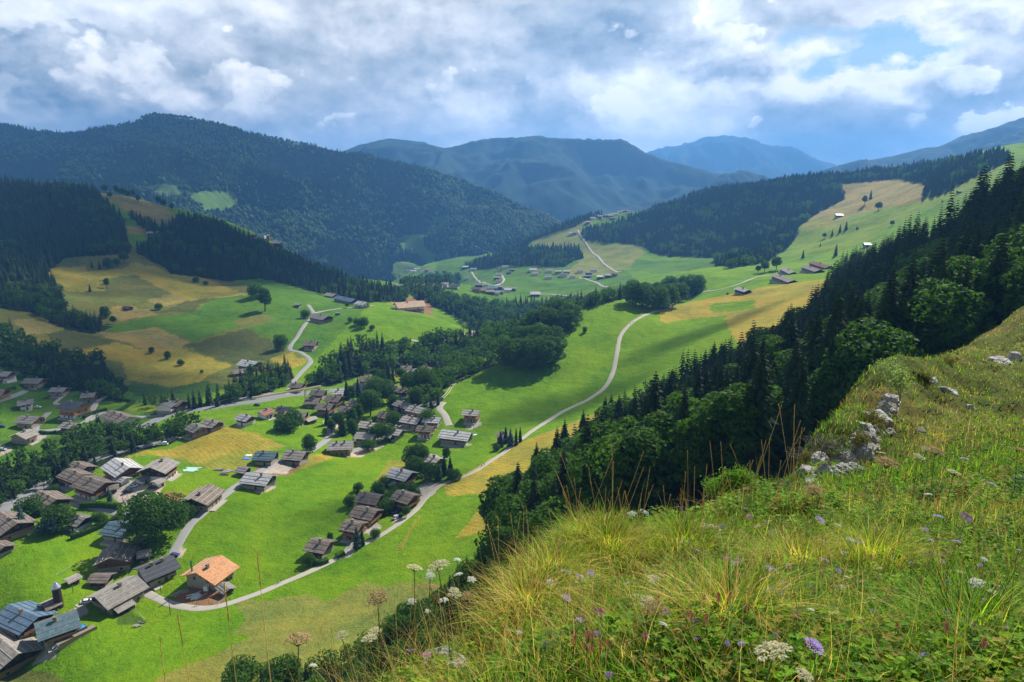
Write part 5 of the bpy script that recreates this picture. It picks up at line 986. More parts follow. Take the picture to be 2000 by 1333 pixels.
# vehicles
def paint_mat(name, col): return plain_material(name, col, .3, .03, 1, .5, 0, bmp=0)
CARC = dict(white=paint_mat('white_paint', (.80, .80, .80)), dark=paint_mat('dark_paint', (.03, .035, .05)), blue=paint_mat('blue_paint', (.03, .05, .20)), silver=paint_mat('silver_paint', (.42, .43, .45)), lightblue=paint_mat('light_blue_paint', (.25, .38, .60)), red=paint_mat('red_paint', (.4, .03, .02)))
M_TYRE = plain_material('tyre', (.02, .02, .02), .9)
def car(px, py, yaw, colr, label, van=False, group=None):
    p = cast1(px, py); root = bpy.data.objects.new('parked_van' if van else 'parked_car', None); COL.objects.link(root); e = .9
    gx, gy = math.cos(yaw), math.sin(yaw); zf = float(ground(p.x + gx * e, p.y + gy * e)); zb = float(ground(p.x - gx * e, p.y - gy * e)); root.location = (p.x, p.y, (zf + zb) / 2 + .12); root.rotation_euler = (0, -math.atan2(zf - zb, 2 * e), yaw)
    setp(root, label, 'van' if van else 'car', group)
    if van: prof = [(-2.4, .35), (2.35, .35), (2.4, .9), (2.2, 1.15), (1.55, 1.95), (1.2, 2.05), (-2.3, 2.05), (-2.4, 1.8)]; W = .95
    else: prof = [(-2.05, .35), (2.0, .35), (2.08, .62), (1.95, .8), (1.0, .93), (.35, 1.4), (-1.0, 1.45), (-1.75, 1.0), (-2.05, .9)]; W = .86
    V = []; k = len(prof)
    for s, sc in ((-1, .86), (-.93, 1), (.93, 1), (1, .86)):
        for (x, z) in prof: V.append((x * (1 if abs(s) < 1 else .985), s * W * (1 if z < 1.0 else .84), z * (1 if abs(s) < 1 else .97)))
    F = [(a * k + i, a * k + (i + 1) % k, (a + 1) * k + (i + 1) % k, (a + 1) * k + i) for a in range(3) for i in range(k)]
    me = bpy.data.meshes.new('body'); me.from_pydata(V, [], F + [tuple(range(k))[::-1], tuple(3 * k + i for i in range(k))]); me.materials.append(CARC[colr]); link('body', me, root)
    zt = 1.9 if van else 1.36; zl = 1.2 if van else .96
    if van: gl = [(1.62, 1.9), (2.22, 1.18)]; gv = [(gl[0][0] + .02, -.75, gl[0][1]), (gl[0][0] + .02, .75, gl[0][1]), (gl[1][0] + .02, .8, gl[1][1]), (gl[1][0] + .02, -.8, gl[1][1])]
    else: gv = [(.42, -.66, 1.36), (.42, .66, 1.36), (1.0, .74, .955), (1.0, -.74, .955)]
    gv += [(-1.08, -.66, 1.43), (-1.08, .66, 1.43), (-1.72, .72, 1.04), (-1.72, -.72, 1.04)]
    f = [(0, 1, 2, 3), (4, 7, 6, 5)]
    for s in (-1, 1):
        o = len(gv); y1, y0 = s * (W * .84 + .02), s * (W * .9 + .02)
        gv += [(.3 if not van else 1.5, y1, zt), (-.95 if not van else .4, y1, zt), (-1.45 if not van else .4, y0, zl), (.85 if not van else 1.9, y0, zl)]; f.append((o, o + 1, o + 2, o + 3) if s > 0 else (o + 3, o + 2, o + 1, o))
    link('windows', np_mesh('windows', np.array(gv) + np.array([0, 0, .012]), np.array(f), M_GLASS), root)
    wh = WHEEL
    for x in (-1.3, 1.3):
        for s in (-1, 1):
            w = bpy.data.objects.new('wheel', wh); COL.objects.link(w); w.parent = root; w.location = (x, s * (W - .08), .3)
tv, tf = tube_np([(0, -.11, 0), (0, -.1, 0), (0, .1, 0), (0, .11, 0)], [.2, .32, .32, .2], 12); WHEEL = np_mesh('wheel', tv, tf, M_TYRE)
for (px, py, yw, cl, lb, vn) in [(241,943,.2,'white','white car parked in front of the small outbuilding',0),(262,952,.1,'white','white car in the middle row of the parking lot',0),(298,955,.1,'dark','dark car at the right rim of the parking lot',0),(250,962,.15,'dark','dark blue car in the centre of the parking lot',0),(275,968,.1,'dark','dark car next to a white one at the bottom of the parking lot',0),(267,972,.1,'white','white car at the bottom of the parking lot',0),
     (269,1000,.1,'lightblue','blue-grey car on the lane behind the huge tree',0),(255,1008,.1,'white','pale car behind the teal-roofed house',0),(341,1087,-.1,'blue','dark blue car in the lay-by of the lane',0),(408,1150,1.5,'white','white van at the construction site',1),(170,1178,.4,'white','silver-white car left of the big grey barn chalet',0),(113,1268,.5,'white','white car at the foot of the teal-roofed farmhouse',0),
     (320,870,.25,'white','white van on the main road by the yellow field',1),(268,878,.3,'blue','blue car on the main road at the woods edge',0),(74,797,.1,'white','white car beside the grey-roofed chalet on the left',0),(84,828,.5,'dark','dark car outside the orange-walled chalet',0),(120,775,.3,'silver','silver car below the small orange-walled chalet',0),(180,784,0,'dark','dark car at the top of the forked drive',0),
     (776,1003,1.2,'dark','upper dark car below the chalet nearest the bend',0),(773,1013,1.2,'silver','lower blue-grey car below the chalet nearest the bend',0),(866,854,.8,'dark','dark car left of the large near-white roof',0),(502,793,.2,'dark','dark car driving on the main road',0),(648,812,.4,'blue','blue car parked on the village square',0),(640,810,.4,'white','white van parked on the village square',1),(790,780,0,'white','white car between the twin chalets',0),(763,773,0,'silver','silver car left of the twin chalets',0),(5,880,.1,'silver','silver car on the forecourt at the left edge',0),(4,835,.2,'blue','blue car near the left edge',0),(820,838,0,'silver','small car behind the honey chalet terrace',0)]:
    car(px, py, yw, cl, lb, bool(vn))
# hikers and cyclists on the path
M_SKIN = plain_material('skin', (.45, .27, .19), .7); CL = [plain_material('clothing', c, .85) for c in ((.03, .03, .05), (.35, .06, .05), (.05, .09, .25), (.40, .38, .36), (.10, .14, .05))]
def person(px, py, yaw, ci, label, stride=.28):
    p = cast1(px, py); root = bpy.data.objects.new('person', None); COL.objects.link(root); root.location = p + Vector((0, 0, .12)); root.rotation_euler = (0, 0, yaw); setp(root, label, 'person', None)
    J = [(0, 0, .93), (0, 0, 1.18), (0, 0, 1.42), (0, 0, 1.52), (.01, 0, 1.64), (0, -.17, 1.42), (-.1, -.24, 1.14), (.06, -.24, .9), (0, .17, 1.42), (.1, .24, 1.14), (.2, .22, .92), (0, -.09, .88), (.1, -.1, .48), (-.02 - stride * .2, -.1, .06), (.12, -.1, .02), (0, .09, .88), (-.02, .1, .48), (-stride, .1, .1), (-stride + .12, .1, .02)]
    E = [(0, 1), (1, 2), (2, 3), (3, 4), (2, 5), (5, 6), (6, 7), (2, 8), (8, 9), (9, 10), (0, 11), (11, 12), (12, 13), (13, 14), (0, 15), (15, 16), (16, 17), (17, 18)]
    rad = [.14, .13, .15, .055, .105, .06, .045, .03, .06, .045, .03, .09, .065, .042, .04, .09, .065, .042, .04]
    def skin(name, idx, mat, grow=1.0):
        m = {j: i for i, j in enumerate(idx)}; me = bpy.data.meshes.new(name); me.from_pydata([J[i] for i in idx], [(m[a], m[b]) for a, b in E if a in m and b in m], []); me.materials.append(mat); o = link(name, me, root)
        md = o.modifiers.new('skin', 'SKIN'); sv = me.skin_vertices[0].data
        for i, j in enumerate(idx): sv[i].radius = (rad[j] * grow, rad[j] * grow)
        sv[0].use_root = True; s = o.modifiers.new('sub', 'SUBSURF'); s.levels = 1; s.render_levels = 1
    skin('body', list(range(19)), M_SKIN); skin('shirt', [1, 2, 5, 6, 8, 9], CL[ci], 1.15); skin('trousers', [0, 11, 12, 15, 16], CL[(ci + 2) % 5 if ci else 0], 1.13)
    hv, hf = tube_np([(-.03, 0, 1.62), (-.035, 0, 1.7), (-.01, 0, 1.76), (0, 0, 1.775)], [.105, .112, .085, .02], 8); link('hair', np_mesh('hair', hv, hf, CL[0], smooth=True), root)
for a in [(384,1183,.3,0,'left walker of the pair beside the construction yard'),(390,1182,.3,1,'right walker of the pair beside the construction yard'),(543,1141,.4,0,'left of two walkers on the lower path'),(549,1138,.4,3,'right of two walkers on the lower path'),(630,1104,.5,1,'walker in red by the hamlet-tip drive'),(634,1103,.5,2,'walker in blue by the hamlet-tip drive'),(941,913,.7,0,'left walker on the path above the bend'),(946,910,.7,4,'right walker on the path above the bend'),(1016,858,.7,2,'lone walker near the knot of conifers'),(1231,635,.7,0,'left distant walker high on the path'),(1236,631,.7,1,'right distant walker high on the path')]: person(*a)
# tower crane, masts, silo
def lattice(p0, p1, w, n, r=.09):
    p0 = np.array(p0, float); p1 = np.array(p1, float); d = (p1 - p0); d /= np.linalg.norm(d); a = np.cross(d, [0, 1, .2]); a /= np.linalg.norm(a); b = np.cross(d, a); cs = [a + b, a - b, -a - b, -a + b]; parts = []
    for c in cs: parts.append((p0 + c * w / 2, p1 + c * w / 2))
    for k in range(n):
        q0 = p0 + (p1 - p0) * k / n; q1 = p0 + (p1 - p0) * (k + 1) / n
        for i in range(4): parts.append((q0 + cs[i] * w / 2, q1 + cs[(i + 1) % 4] * w / 2)); parts.append((q0 + cs[i] * w / 2, q0 + cs[(i + 1) % 4] * w / 2))
    return join_np([tube_np([u, v], [r, r], 4) for u, v in parts])
M_YEL = plain_material('crane_paint', (.62, .52, .30), .5, .1); M_STEELG = plain_material('galvanised_steel', (.35, .36, .38), .4, .1, metal=.6)
p = cast1(598, 792); cr = bpy.data.objects.new('tower_crane', None); COL.objects.link(cr); cr.location = p; setp(cr, 'pale yellow tower crane over the village core with a long jib to the left', 'crane')
hm = 34 * p.y / FPX; k = p.y / FPX
v, f = lattice((0, 0, -1), (0, 0, hm), 1.1, 9); link('mast', np_mesh('mast', v, f, M_YEL), cr)
v, f = lattice((0, 0, hm + .3), (-94 * k, -14, hm - 1.5), .9, 22, .12); link('jib', np_mesh('jib', v, f, M_YEL), cr)
v, f = lattice((0, 0, hm + .3), (29 * k, 5, hm + 1), .9, 6, .14); link('counter_jib', np_mesh('counter_jib', v, f, M_YEL), cr)
v, f = boxes([(22 * k, 29 * k, 2.5, 5.5, hm - 1.2, hm + .6)]); link('counterweight', np_mesh('counterweight', v, f, M_STEELG), cr)
p = cast1(379, 1146); gm = bpy.data.objects.new('site_crane', None); COL.objects.link(gm); gm.location = p; setp(gm, 'slim green site crane mast in front of the orange-roofed chalet', 'crane')
v, f = lattice((0, 0, -.5), (0, 0, 11), .5, 16, .06); link('mast', np_mesh('mast', v, f, WM['green']), gm); v, f = boxes([(-.8, .8, -.8, .8, -.3, .6)]); link('base', np_mesh('base', v, f, M_STEELG), gm)
def pole(px, py, H, label, cross=True):
    p = cast1(px, py); r = bpy.data.objects.new('utility_pole', None); COL.objects.link(r); r.location = p; setp(r, label, 'pole'); v, f = tube_np([(0, 0, -.8), (0, 0, H)], [.14, .09], 8); link('shaft', np_mesh('shaft', v, f, M_BARK, smooth=True), r)
    if cross: v, f = boxes([(-.7, .7, -.05, .05, H - .7, H - .58), (-.6, -.52, -.03, .03, H - .58, H - .4), (.52, .6, -.03, .03, H - .58, H - .4)]); link('crossarm', np_mesh('crossarm', v, f, M_BARK), r)
pole(333, 1201, 6.5, 'utility pole in the meadow just below the pale path'); pole(315, 1160, 3.5, 'short post between the slate-roofed chalet and the path', False); pole(24, 984, 7, 'pole on the left verge of the main road'); pole(86, 955, 7, 'second pole along the main road', False); pole(340, 985, 5, 'pole beside the brown vegetable plot'); pole(241, 984, 5, 'pole at the foot of the parking lot', False); pole(143, 1158, 4, 'thin post by the tiny granary', False)
p = cast1(116, 1186); s = bpy.data.objects.new('silo', None); COL.objects.link(s); s.location = p; setp(s, 'round grey silo with shiny domed cap next to the collapsed barn', 'silo')
v, f = tube_np([(0, 0, -2), (0, 0, 8)], [1.45, 1.45], 18); link('tank', np_mesh('tank', v, f, WM['dark']), s)
v, f = tube_np([(0, 0, 8), (0, 0, 8.3), (0, 0, 9.6), (0, 0, 9.9), (0, 0, 10.3), (0, 0, 10.35)], [1.6, 1.6, .7, .45, .4, .02], 18); link('cap', np_mesh('cap', v, f, plain_material('shiny_zinc', (.6, .6, .66), .25, .1, metal=.7)), s)
# log piles, boards, tarpaulins, hot tub, stones
def pile(px, py, n, L, r0, mat, label, name='log_pile', yaw=0., spread=1.6):
    p = cast1(px, py); r = random.Random(int(px)); parts = []
    for i in range(n):
        a = yaw + r.uniform(-.25, .25); x = r.uniform(-spread, spread); y = r.uniform(-spread * .6, spread * .6); z = .15 + r.uniform(0, .7) * (1 - abs(x) / spread / 1.2); l = L * r.uniform(.7, 1); d = np.array([math.cos(a), math.sin(a), r.uniform(-.05, .05)]) * l / 2; c = np.array([x, y, z]); parts.append(tube_np([c - d, c + d], [r0, r0 * .9], 6))
    v, f = join_np(parts); o = link(name, np_mesh(name, v, f, mat)); o.location = p; setp(o, label, name.replace('_', ' '))
pile(430, 918, 16, 4.5, .28, M_LOG, 'stack of bleached logs left beside the small shed'); pile(445, 922, 14, 4, .28, M_LOG, 'loose pile of pale logs in front of the shed', yaw=.6); pile(438, 928, 12, 3.5, .25, M_STONE, 'darker heap of logs nearest the lane', yaw=-.3)
M_SHEET = plain_material('white_sheeting', (.78, .80, .80), .6, .15); pile(383, 1166, 16, 3.6, .22, M_SHEET, 'heap of white boards in the construction yard', 'board_heap', yaw=.7, spread=2.6); pile(350, 1160, 6, 6, .15, M_LOG, 'long pale beams leaning by the construction yard', 'beam_stack', yaw=.7)
pile(268, 1224, 8, 2.0, .22, M_LOG, 'small pile of wood at the fenced plot in the lower meadow', yaw=.4, spread=1.2); pile(276, 1218, 5, 1.2, .3, M_STONE, 'dark stump heap at the corner of the fenced plot', spread=.8)
def tarp(px, py, w, d, mat, label):
    p = cast1(px, py); r = np.random.default_rng(int(px)); n = 12; gx, gy = np.meshgrid(np.linspace(-w / 2, w / 2, n), np.linspace(-d / 2, d / 2, n), indexing='ij'); gx = gx * (1 + .25 * np.sin(gy * 1.7 + px)); z = ground(gx + p.x, gy + p.y) - p.z + .18 + .3 * np.abs(fbm(gx * .8, gy * .8, 3, px)) ; V = np.stack([gx.ravel(), gy.ravel(), z.ravel()], 1)
    o = link('tarpaulin', np_mesh('tarpaulin', V, grid_faces(n, n), mat)); o.location = p; setp(o, label, 'tarpaulin')
M_TARPB = plain_material('blue_tarp', (.05, .25, .6), .5); M_TARPG = plain_material('green_tarp', (.38, .58, .50), .5)
tarp(482, 896, 4, 3, M_TARPB, 'bright blue tarpaulin left of the small blue-roofed chalet'); tarp(486, 890, 3, 2, M_SHEET, 'white sheet beside the blue tarpaulin'); tarp(374, 918, 7, 7, M_TARPG, 'pale green tarpaulin at the rim of the yellow field'); tarp(958 - 30, 850, 2.6, 2, M_SHEET, 'white cover lying right of the large near-white roof')
p = cast1(160, 1232); ht = bpy.data.objects.new('hot_tub', None); COL.objects.link(ht); ht.location = p + Vector((0, 0, 1.0)); ht.rotation_euler = (0, 0, .9); setp(ht, 'bright blue hot tub on the terrace of the teal-roofed farmhouse', 'hot tub')
v, f = boxes([(-1.5, 1.5, -1.1, -.9, -2, .6), (-1.5, 1.5, .9, 1.1, -2, .6), (-1.5, -1.3, -.9, .9, -2, .6), (1.3, 1.5, -.9, .9, -2, .6)]); link('rim', np_mesh('rim', v, f, M_STONE), ht); v, f = boxes([(-1.3, 1.3, -.9, .9, -.5, .45)]); link('water', np_mesh('water', v, f, paint_mat('pool_blue', (.02, .35, .75))), ht)
p = cast1(150, 1245); tr = bpy.data.objects.new('terrace', None); COL.objects.link(tr); tr.location = p; tr.rotation_euler = (0, 0, .95); setp(tr, 'pale stone terrace on the lower side of the teal-roofed farmhouse', 'terrace')
v, f = boxes([(-6, 6, -1.6, 1.6, -3, .7)]); link('deck', np_mesh('deck', v, f, M_STONE), tr); v, f = boxes([(-6, 6, -1.6, -1.5, .7, 1.5)]); link('railing', np_mesh('railing', v, f, M_RAIL), tr)
p = cast1(660, 616); ct = bpy.data.objects.new('container', None); COL.objects.link(ct); ct.location = p; setp(ct, 'small green container by the track right of the junction chalet', 'container'); v, f = boxes([(-2.6, 2.6, -1.2, 1.2, -.5, 2.4)] + [(x, x + .08, -1.24, -1.201, -.3, 2.3) for x in np.linspace(-2.5, 2.4, 16)]); link('shell', np_mesh('shell', v, f, WM['green']), ct); v, f = boxes([(-2.7, 2.7, -1.3, 1.3, 2.4, 2.5)]); link('lid', np_mesh('lid', v, f, M_STEELG), ct)
def fence(pix, label, step=3.0, H=1.1):
    g = cast([q[0] for q in pix], [q[1] for q in pix])[:, :2]; q = smooth_line(g, step); z = ground(q[:, 0], q[:, 1]); r = bpy.data.objects.new('fence', None); COL.objects.link(r); r.location = (q[0, 0], q[0, 1], z[0]); setp(r, label, 'fence'); o = np.array([q[0, 0], q[0, 1], z[0]])
    v, f = tube_np([(0, 0, -.4), (0, 0, H)], [.07, .06], 6); pm = np_mesh('post', v, f, M_LOG)
    for i in range(len(q)): a = bpy.data.objects.new('post', pm); COL.objects.link(a); a.parent = r; a.location = np.array([q[i, 0], q[i, 1], z[i]]) - o
    for hh in (.5, .95):
        v, f = tube_np(np.stack([q[:, 0], q[:, 1], z + hh], 1) - o, [.04] * len(q), 4); link('rail', np_mesh('rail', v, f, M_LOG), r)
fence([(235,1200),(262,1193),(284,1215)], 'wooden fence around the fenced plot in the lower meadow'); fence([(110,1126),(160,1100),(200,1092)], 'pale rail fence climbing the lawn left of the brown gabled chalet'); fence([(425,1184),(438,1172),(445,1160)], 'short rail fence beside the small wooden hut')
# ------------------------------------------------------------------ the near hillside the camera stands on
KN_IN = [(1000,1333,1.75),(1500,1333,1.5),(2000,1333,1.5),(1500,1200,2.5),(2000,1200,2.4),(1750,1250,2.1),(2000,1100,3.3),(1700,1100,3.6),(1250,1200,2.6),(1100,1280,2.4),(1350,1120,3.8),(1200,1150,4.0),(1500,1050,5.0),(1700,1020,5.6),(1900,1010,5.2),
         (2000,950,7.5),(1800,940,8.5),(1650,960,9.5),(1900,870,13),(2000,850,14),(1720,900,14),(1800,832,21),(1900,765,27),(2000,700,34),(1950,680,42),(2150,640,38),(2300,900,8),(2300,1200,2.3),(2300,600,45),(1620,930,13.5),(1700,868,21),(880,1420,1.8),(960,1345,2.2)]
KN_EDGE = [(560,1560,1.9),(660,1460,2.2),(760,1385,2.6),(870,1315,3.0),(950,1255,3.6),(1010,1200,4.4),(1085,1135,5.3),(1180,1090,6.2),(1290,1080,6.8),(1400,1048,8.0),(1480,1000,11),(1545,940,16),(1590,900,22),(1650,846,29),(1720,792,35),(1800,728,41),(1900,668,48),(2000,612,56),(2200,520,62),(2500,420,66)]
def make_knoll():
    p = []; v = []
    for (a, b, Y) in KN_IN + KN_EDGE:
        u, t = px_ut(a, b); p.append((u, math.log(Y))); v.append(t)
    for (a, b, Y) in KN_EDGE:
        u, t = px_ut(a, b); far = min(1, Y / 30)
        p.append((u - .012, math.log(Y * 1.22))); v.append(t - (.20 - .13 * far)); p.append((u - .012, math.log(Y * 1.75))); v.append(t - (.62 - .37 * far))
    for u in (-1.3, -.9, -.6):
        for Y, t in ((.9, -2.0), (2.0, -1.25), (4, -1.6), (9, -2.2)): p.append((u, math.log(Y))); v.append(t)
    for u in (-.3, 0, .3, .7, 1.1): p.append((u, math.log(.8))); v.append(-1.9)
    return TPS(p, np.array(v), .0006, (1.6, 1.0))
ktps = make_knoll(); KU0, KU1, KY0, KY1 = -1.4, 5.0, math.log(.7), math.log(95)
ka_, kb_ = np.meshgrid(np.linspace(KU0, KU1, 385), np.linspace(KY0, KY1, 150), indexing='ij'); kc = ktps(np.minimum(ka_, 1.15), kb_) + .14 * np.maximum(ka_ - 1.15, 0)
ku = np.linspace(KU0, KU1, 1100); ky = np.exp(np.linspace(KY0, KY1, 460)); KUU, KYY = np.meshgrid(ku, ky, indexing='ij'); KXX = KUU * KYY
KZ = bilin(kc, KU0, KU1, KY0, KY1, KUU, np.log(KYY)) * KYY
sc_ = np.clip(KYY / 6, .25, 3)
KZ = KZ + fbm(KXX / 1.3, KYY / 1.3, 4, 21) * .16 * sc_ + fbm(KXX / 6, KYY / 6, 3, 22) * .34 * np.clip((KYY - 6) / 12, 0, 1.6)
KZ = np.maximum(KZ, -KYY * 3.2 - 3)
def knoll(x, y): x = np.asarray(x, float); y = np.asarray(y, float); return bilin(KZ, KU0, KU1, KY0, KY1, x / y, np.log(np.maximum(y, .71)))
def kcast(px, py, ymax=90):
    u, t = px_ut(px, py); ys = np.exp(np.linspace(KY0, math.log(ymax), 1500)); z = bilin(KZ, KU0, KU1, KY0, KY1, np.full_like(ys, float(u)), np.log(ys)) / ys
    h = np.nonzero(z >= float(t))[0]; i = h[0] if len(h) else int(np.argmax(z)); return Vector((float(u) * ys[i], ys[i], z[i] * ys[i]))
def hill_material():
    m, g = mat_new('hillside_turf'); tc = g.new('ShaderNodeTexCoord').outputs['Object']; n1 = g.noise(tc, .5, 6, .7); n2 = g.noise(tc, 5, 5, .75); n3 = g.noise(tc, .12, 3, .6)
    c = g.ramp(g.m('ADD', g.m('MULTIPLY', n1, .5), g.m('MULTIPLY', n2, .5)), [(.25, (.020, .030, .008)), (.45, (.055, .075, .016)), (.6, (.12, .13, .03)), (.75, (.24, .19, .07))])
    c = g.mix(g.rng(n3, .5, .7, 0, .5), c, (.26, .18, .07)); b = principled(g, c, .95, .05, bump(g, n2, 1, .08)); g.l.new(b.outputs[0], g.out.inputs[0]); return m
hill = link('hillside', np_mesh('hillside', np.stack([KXX.ravel(), KYY.ravel(), KZ.ravel()], 1), grid_faces(1100, 460), hill_material(), smooth=True)); setp(hill, kind='structure')

def blade_material(name, transl=.42, rough=.75):
    m, g = mat_new(name); at = g.new('ShaderNodeAttribute', attribute_name='tint').outputs['Color']; d = principled(g, at, rough, .12); t = g.new('ShaderNodeBsdfTranslucent'); g.put(t.inputs[0], g.mix(1, at, (1.6, 1.6, .9), 'MULTIPLY'))
    mx = g.new('ShaderNodeMixShader'); mx.inputs[0].default_value = transl; g.l.new(d.outputs[0], mx.inputs[1]); g.l.new(t.outputs[0], mx.inputs[2]); g.l.new(mx.outputs[0], g.out.inputs[0]); return m
M_BLADE = blade_material('grass_blades')
def blades(P, L, W, az, lean, bend, colr, seg=3, tipc=None):
    n = len(P); dx = np.cos(az); dy = np.sin(az); V = []; T = []
    sx = -dy; sy = dx
    for k in range(seg + 1):
        t = k / seg; h = L * (lean * t + bend * t * t); z = L * t * np.sqrt(np.clip(1 - (lean + bend * t) ** 2 * .55, .08, 1)) - L * np.maximum(bend - .5, 0) * t * t * .6
        w = W * (1 - t ** 1.6) * .5 + W * .04; cx = P[:, 0] + dx * h; cyy = P[:, 1] + dy * h; cz = P[:, 2] + z
        c = colr if tipc is None else colr * (1 - t) + tipc * t
        V.append(np.stack([cx - sx * w, cyy - sy * w, cz], 1)); V.append(np.stack([cx + sx * w, cyy + sy * w, cz], 1)); T += [c, c]
    V = np.stack(V, 1).reshape(-1, 3); T = np.stack(T, 1).reshape(-1, 3); m = 2 * (seg + 1); b = (np.arange(n) * m)[:, None]
    F = np.concatenate([b + np.array([[2 * k, 2 * k + 1, 2 * k + 3, 2 * k + 2]]) for k in range(seg)])
    return V, F, T
PAL = np.array([(.085, .23, .010), (.15, .33, .014), (.27, .40, .02), (.035, .10, .012), (.42, .38, .05), (.66, .47, .16), (.36, .15, .05), (.09, .22, .06)])
def ksample(n, y0, y1, r, p=1.0, u0=-.5, u1=1.35):
    u = r.uniform(u0, u1, n); Y = np.exp(r.uniform(0, 1, n) ** p * (math.log(y1) - math.log(y0)) + math.log(y0)); return u * Y, Y
def keep_visible(x, y, z, margin=420):
    d = y * CP - z * SP; sx = 1000 + FPX * x / d; sy = 666.5 - FPX * (z * CP + y * SP) / d; return (sx > -margin + 0) & (sx < 2000 + margin * 1.6) & (sy < 1333 + 330) & (sy > 200)
def facing(x, y):       # keep what the viewer's side of the hillside shows (plus a little over the edge)
    z1 = knoll(x, y) / y; z2 = knoll(x, y * .93) / (y * .93); return z1 - z2 > -.035
def grass(name, n, y0, y1, seed, Lr, Wr, weights, lean=.35, bendr=(.0, .7), seg=3, tip=None, zone=None, kmin=None, p=1.0):
    r = np.random.default_rng(seed); x, y = ksample(n, y0, y1, r, p); z = knoll(x, y); k = keep_visible(x, y, z) & facing(x, y)
    if zone is not None: k &= zone(x, y, r)
    x, y, z = x[k], y[k], z[k]; n = len(x); cl = np.abs(fbm(x * 2.2, y * 2.2, 2, seed)) < .9
    L = r.uniform(*Lr, n) * (1 + .6 * fbm(x * .9, y * .9, 3, seed + 1)); W = np.maximum(r.uniform(*Wr, n), y * .0009)
    w = np.array(weights, float); dry = np.clip(fbm(x * .7, y * .7, 3, 77) * 2.6 - .12 + .5 * (x / y < -.02), -1, 1)
    ww = np.tile(w, (n, 1)); ww[:, 4:7] *= np.exp(dry * 1.6)[:, None]; ww[:, :4] *= np.exp(-dry * .8)[:, None]; cs = np.cumsum(ww, 1); cs /= cs[:, -1:]; ci = (r.random(n)[:, None] > cs).sum(1).clip(0, 7)
    c = PAL[ci] * r.uniform(.65, 1.35, (n, 1)) * r.uniform(.9, 1.1, (n, 3)); straw = (ci >= 4) & (ci < 7); L = np.where(straw, L * 1.35, L); W = np.where(straw, W * .6, W)
    V, F, T = blades(np.stack([x, y, z - .02], 1), L, W, r.uniform(0, 6.283, n), r.uniform(0, lean, n), r.uniform(*bendr, n), c, seg, None)
    o = link(name, np_mesh(name, V, F, M_BLADE, {'tint': T})); setp(o, kind='stuff'); return o
grass('meadow_grass', 155000, 1.0, 9, 1, (.035, .12), (.003, .0085), [3.5, 3, 2, 3, .5, .5, .25, 2], p=.95)
grass('meadow_grass', 14000, 1.0, 9, 2, (.10, .24), (.0018, .0034), [1, 1.2, 1, .3, 1, 1.6, .5, .4], lean=.6, bendr=(.1, .8), seg=4)
grass('hillside_grass', 115000, 8, 85, 3, (.09, .26), (.008, .014), [2, 2.4, 2.2, 2, 1.3, .8, .5, 1], seg=2, p=.95)
def leaf_carpet(name, n, y0, y1, seed, size, zmax, cols):
    r = np.random.default_rng(seed); x, y = ksample(n, y0, y1, r); z = knoll(x, y); k = keep_visible(x, y, z) & facing(x, y) & (fbm(x * .8, y * .8, 3, 5) + r.uniform(-.3, .3, n) > -.12); x, y, z = x[k], y[k], z[k]; n = len(x)
    P = np.stack([x, y, z + r.uniform(0, zmax, n) * np.clip(y / 6, .6, 2)], 1); s = (size * r.uniform(.5, 1.4, n) * np.clip(y / 4, 1, 8))[:, None]
    nn = r.normal(size=(n, 3)) * .6 + np.array([0, 0, 1]); nn /= np.linalg.norm(nn, axis=1)[:, None]; a = np.cross(nn, r.normal(size=(n, 3))); a /= np.linalg.norm(a, axis=1)[:, None]; b = np.cross(nn, a)
    V = np.stack([P - a * s, P - b * s * .35, P + a * s - nn * s * .2, P + b * s * .35], 1).reshape(-1, 3); c = np.array(cols)[r.integers(0, len(cols), n)] * r.uniform(.6, 1.4, (n, 1))
    o = link(name, np_mesh(name, V, np.arange(4 * n).reshape(n, 4), M_BLADE, {'tint': np.repeat(c, 4, 0)})); setp(o, kind='stuff')
leaf_carpet('ground_herbs', 150000, 1.0, 12, 11, .013, .09, [(.06, .19, .015), (.09, .25, .02), (.04, .12, .02), (.12, .28, .07), (.15, .30, .03), (.16, .07, .03)])
grass('tangled_straw', 4500, 1.0, 10, 41, (.14, .34), (.0014, .0028), [.2, .4, .8, .1, 2, 3, .8, .1], lean=.95, bendr=(.2, .6), seg=4)
leaf_carpet('ground_herbs', 60000, 8, 80, 12, .012, .10, [(.06, .11, .015), (.10, .16, .02), (.17, .19, .03), (.04, .08, .012), (.26, .19, .06), (.13, .15, .05)])
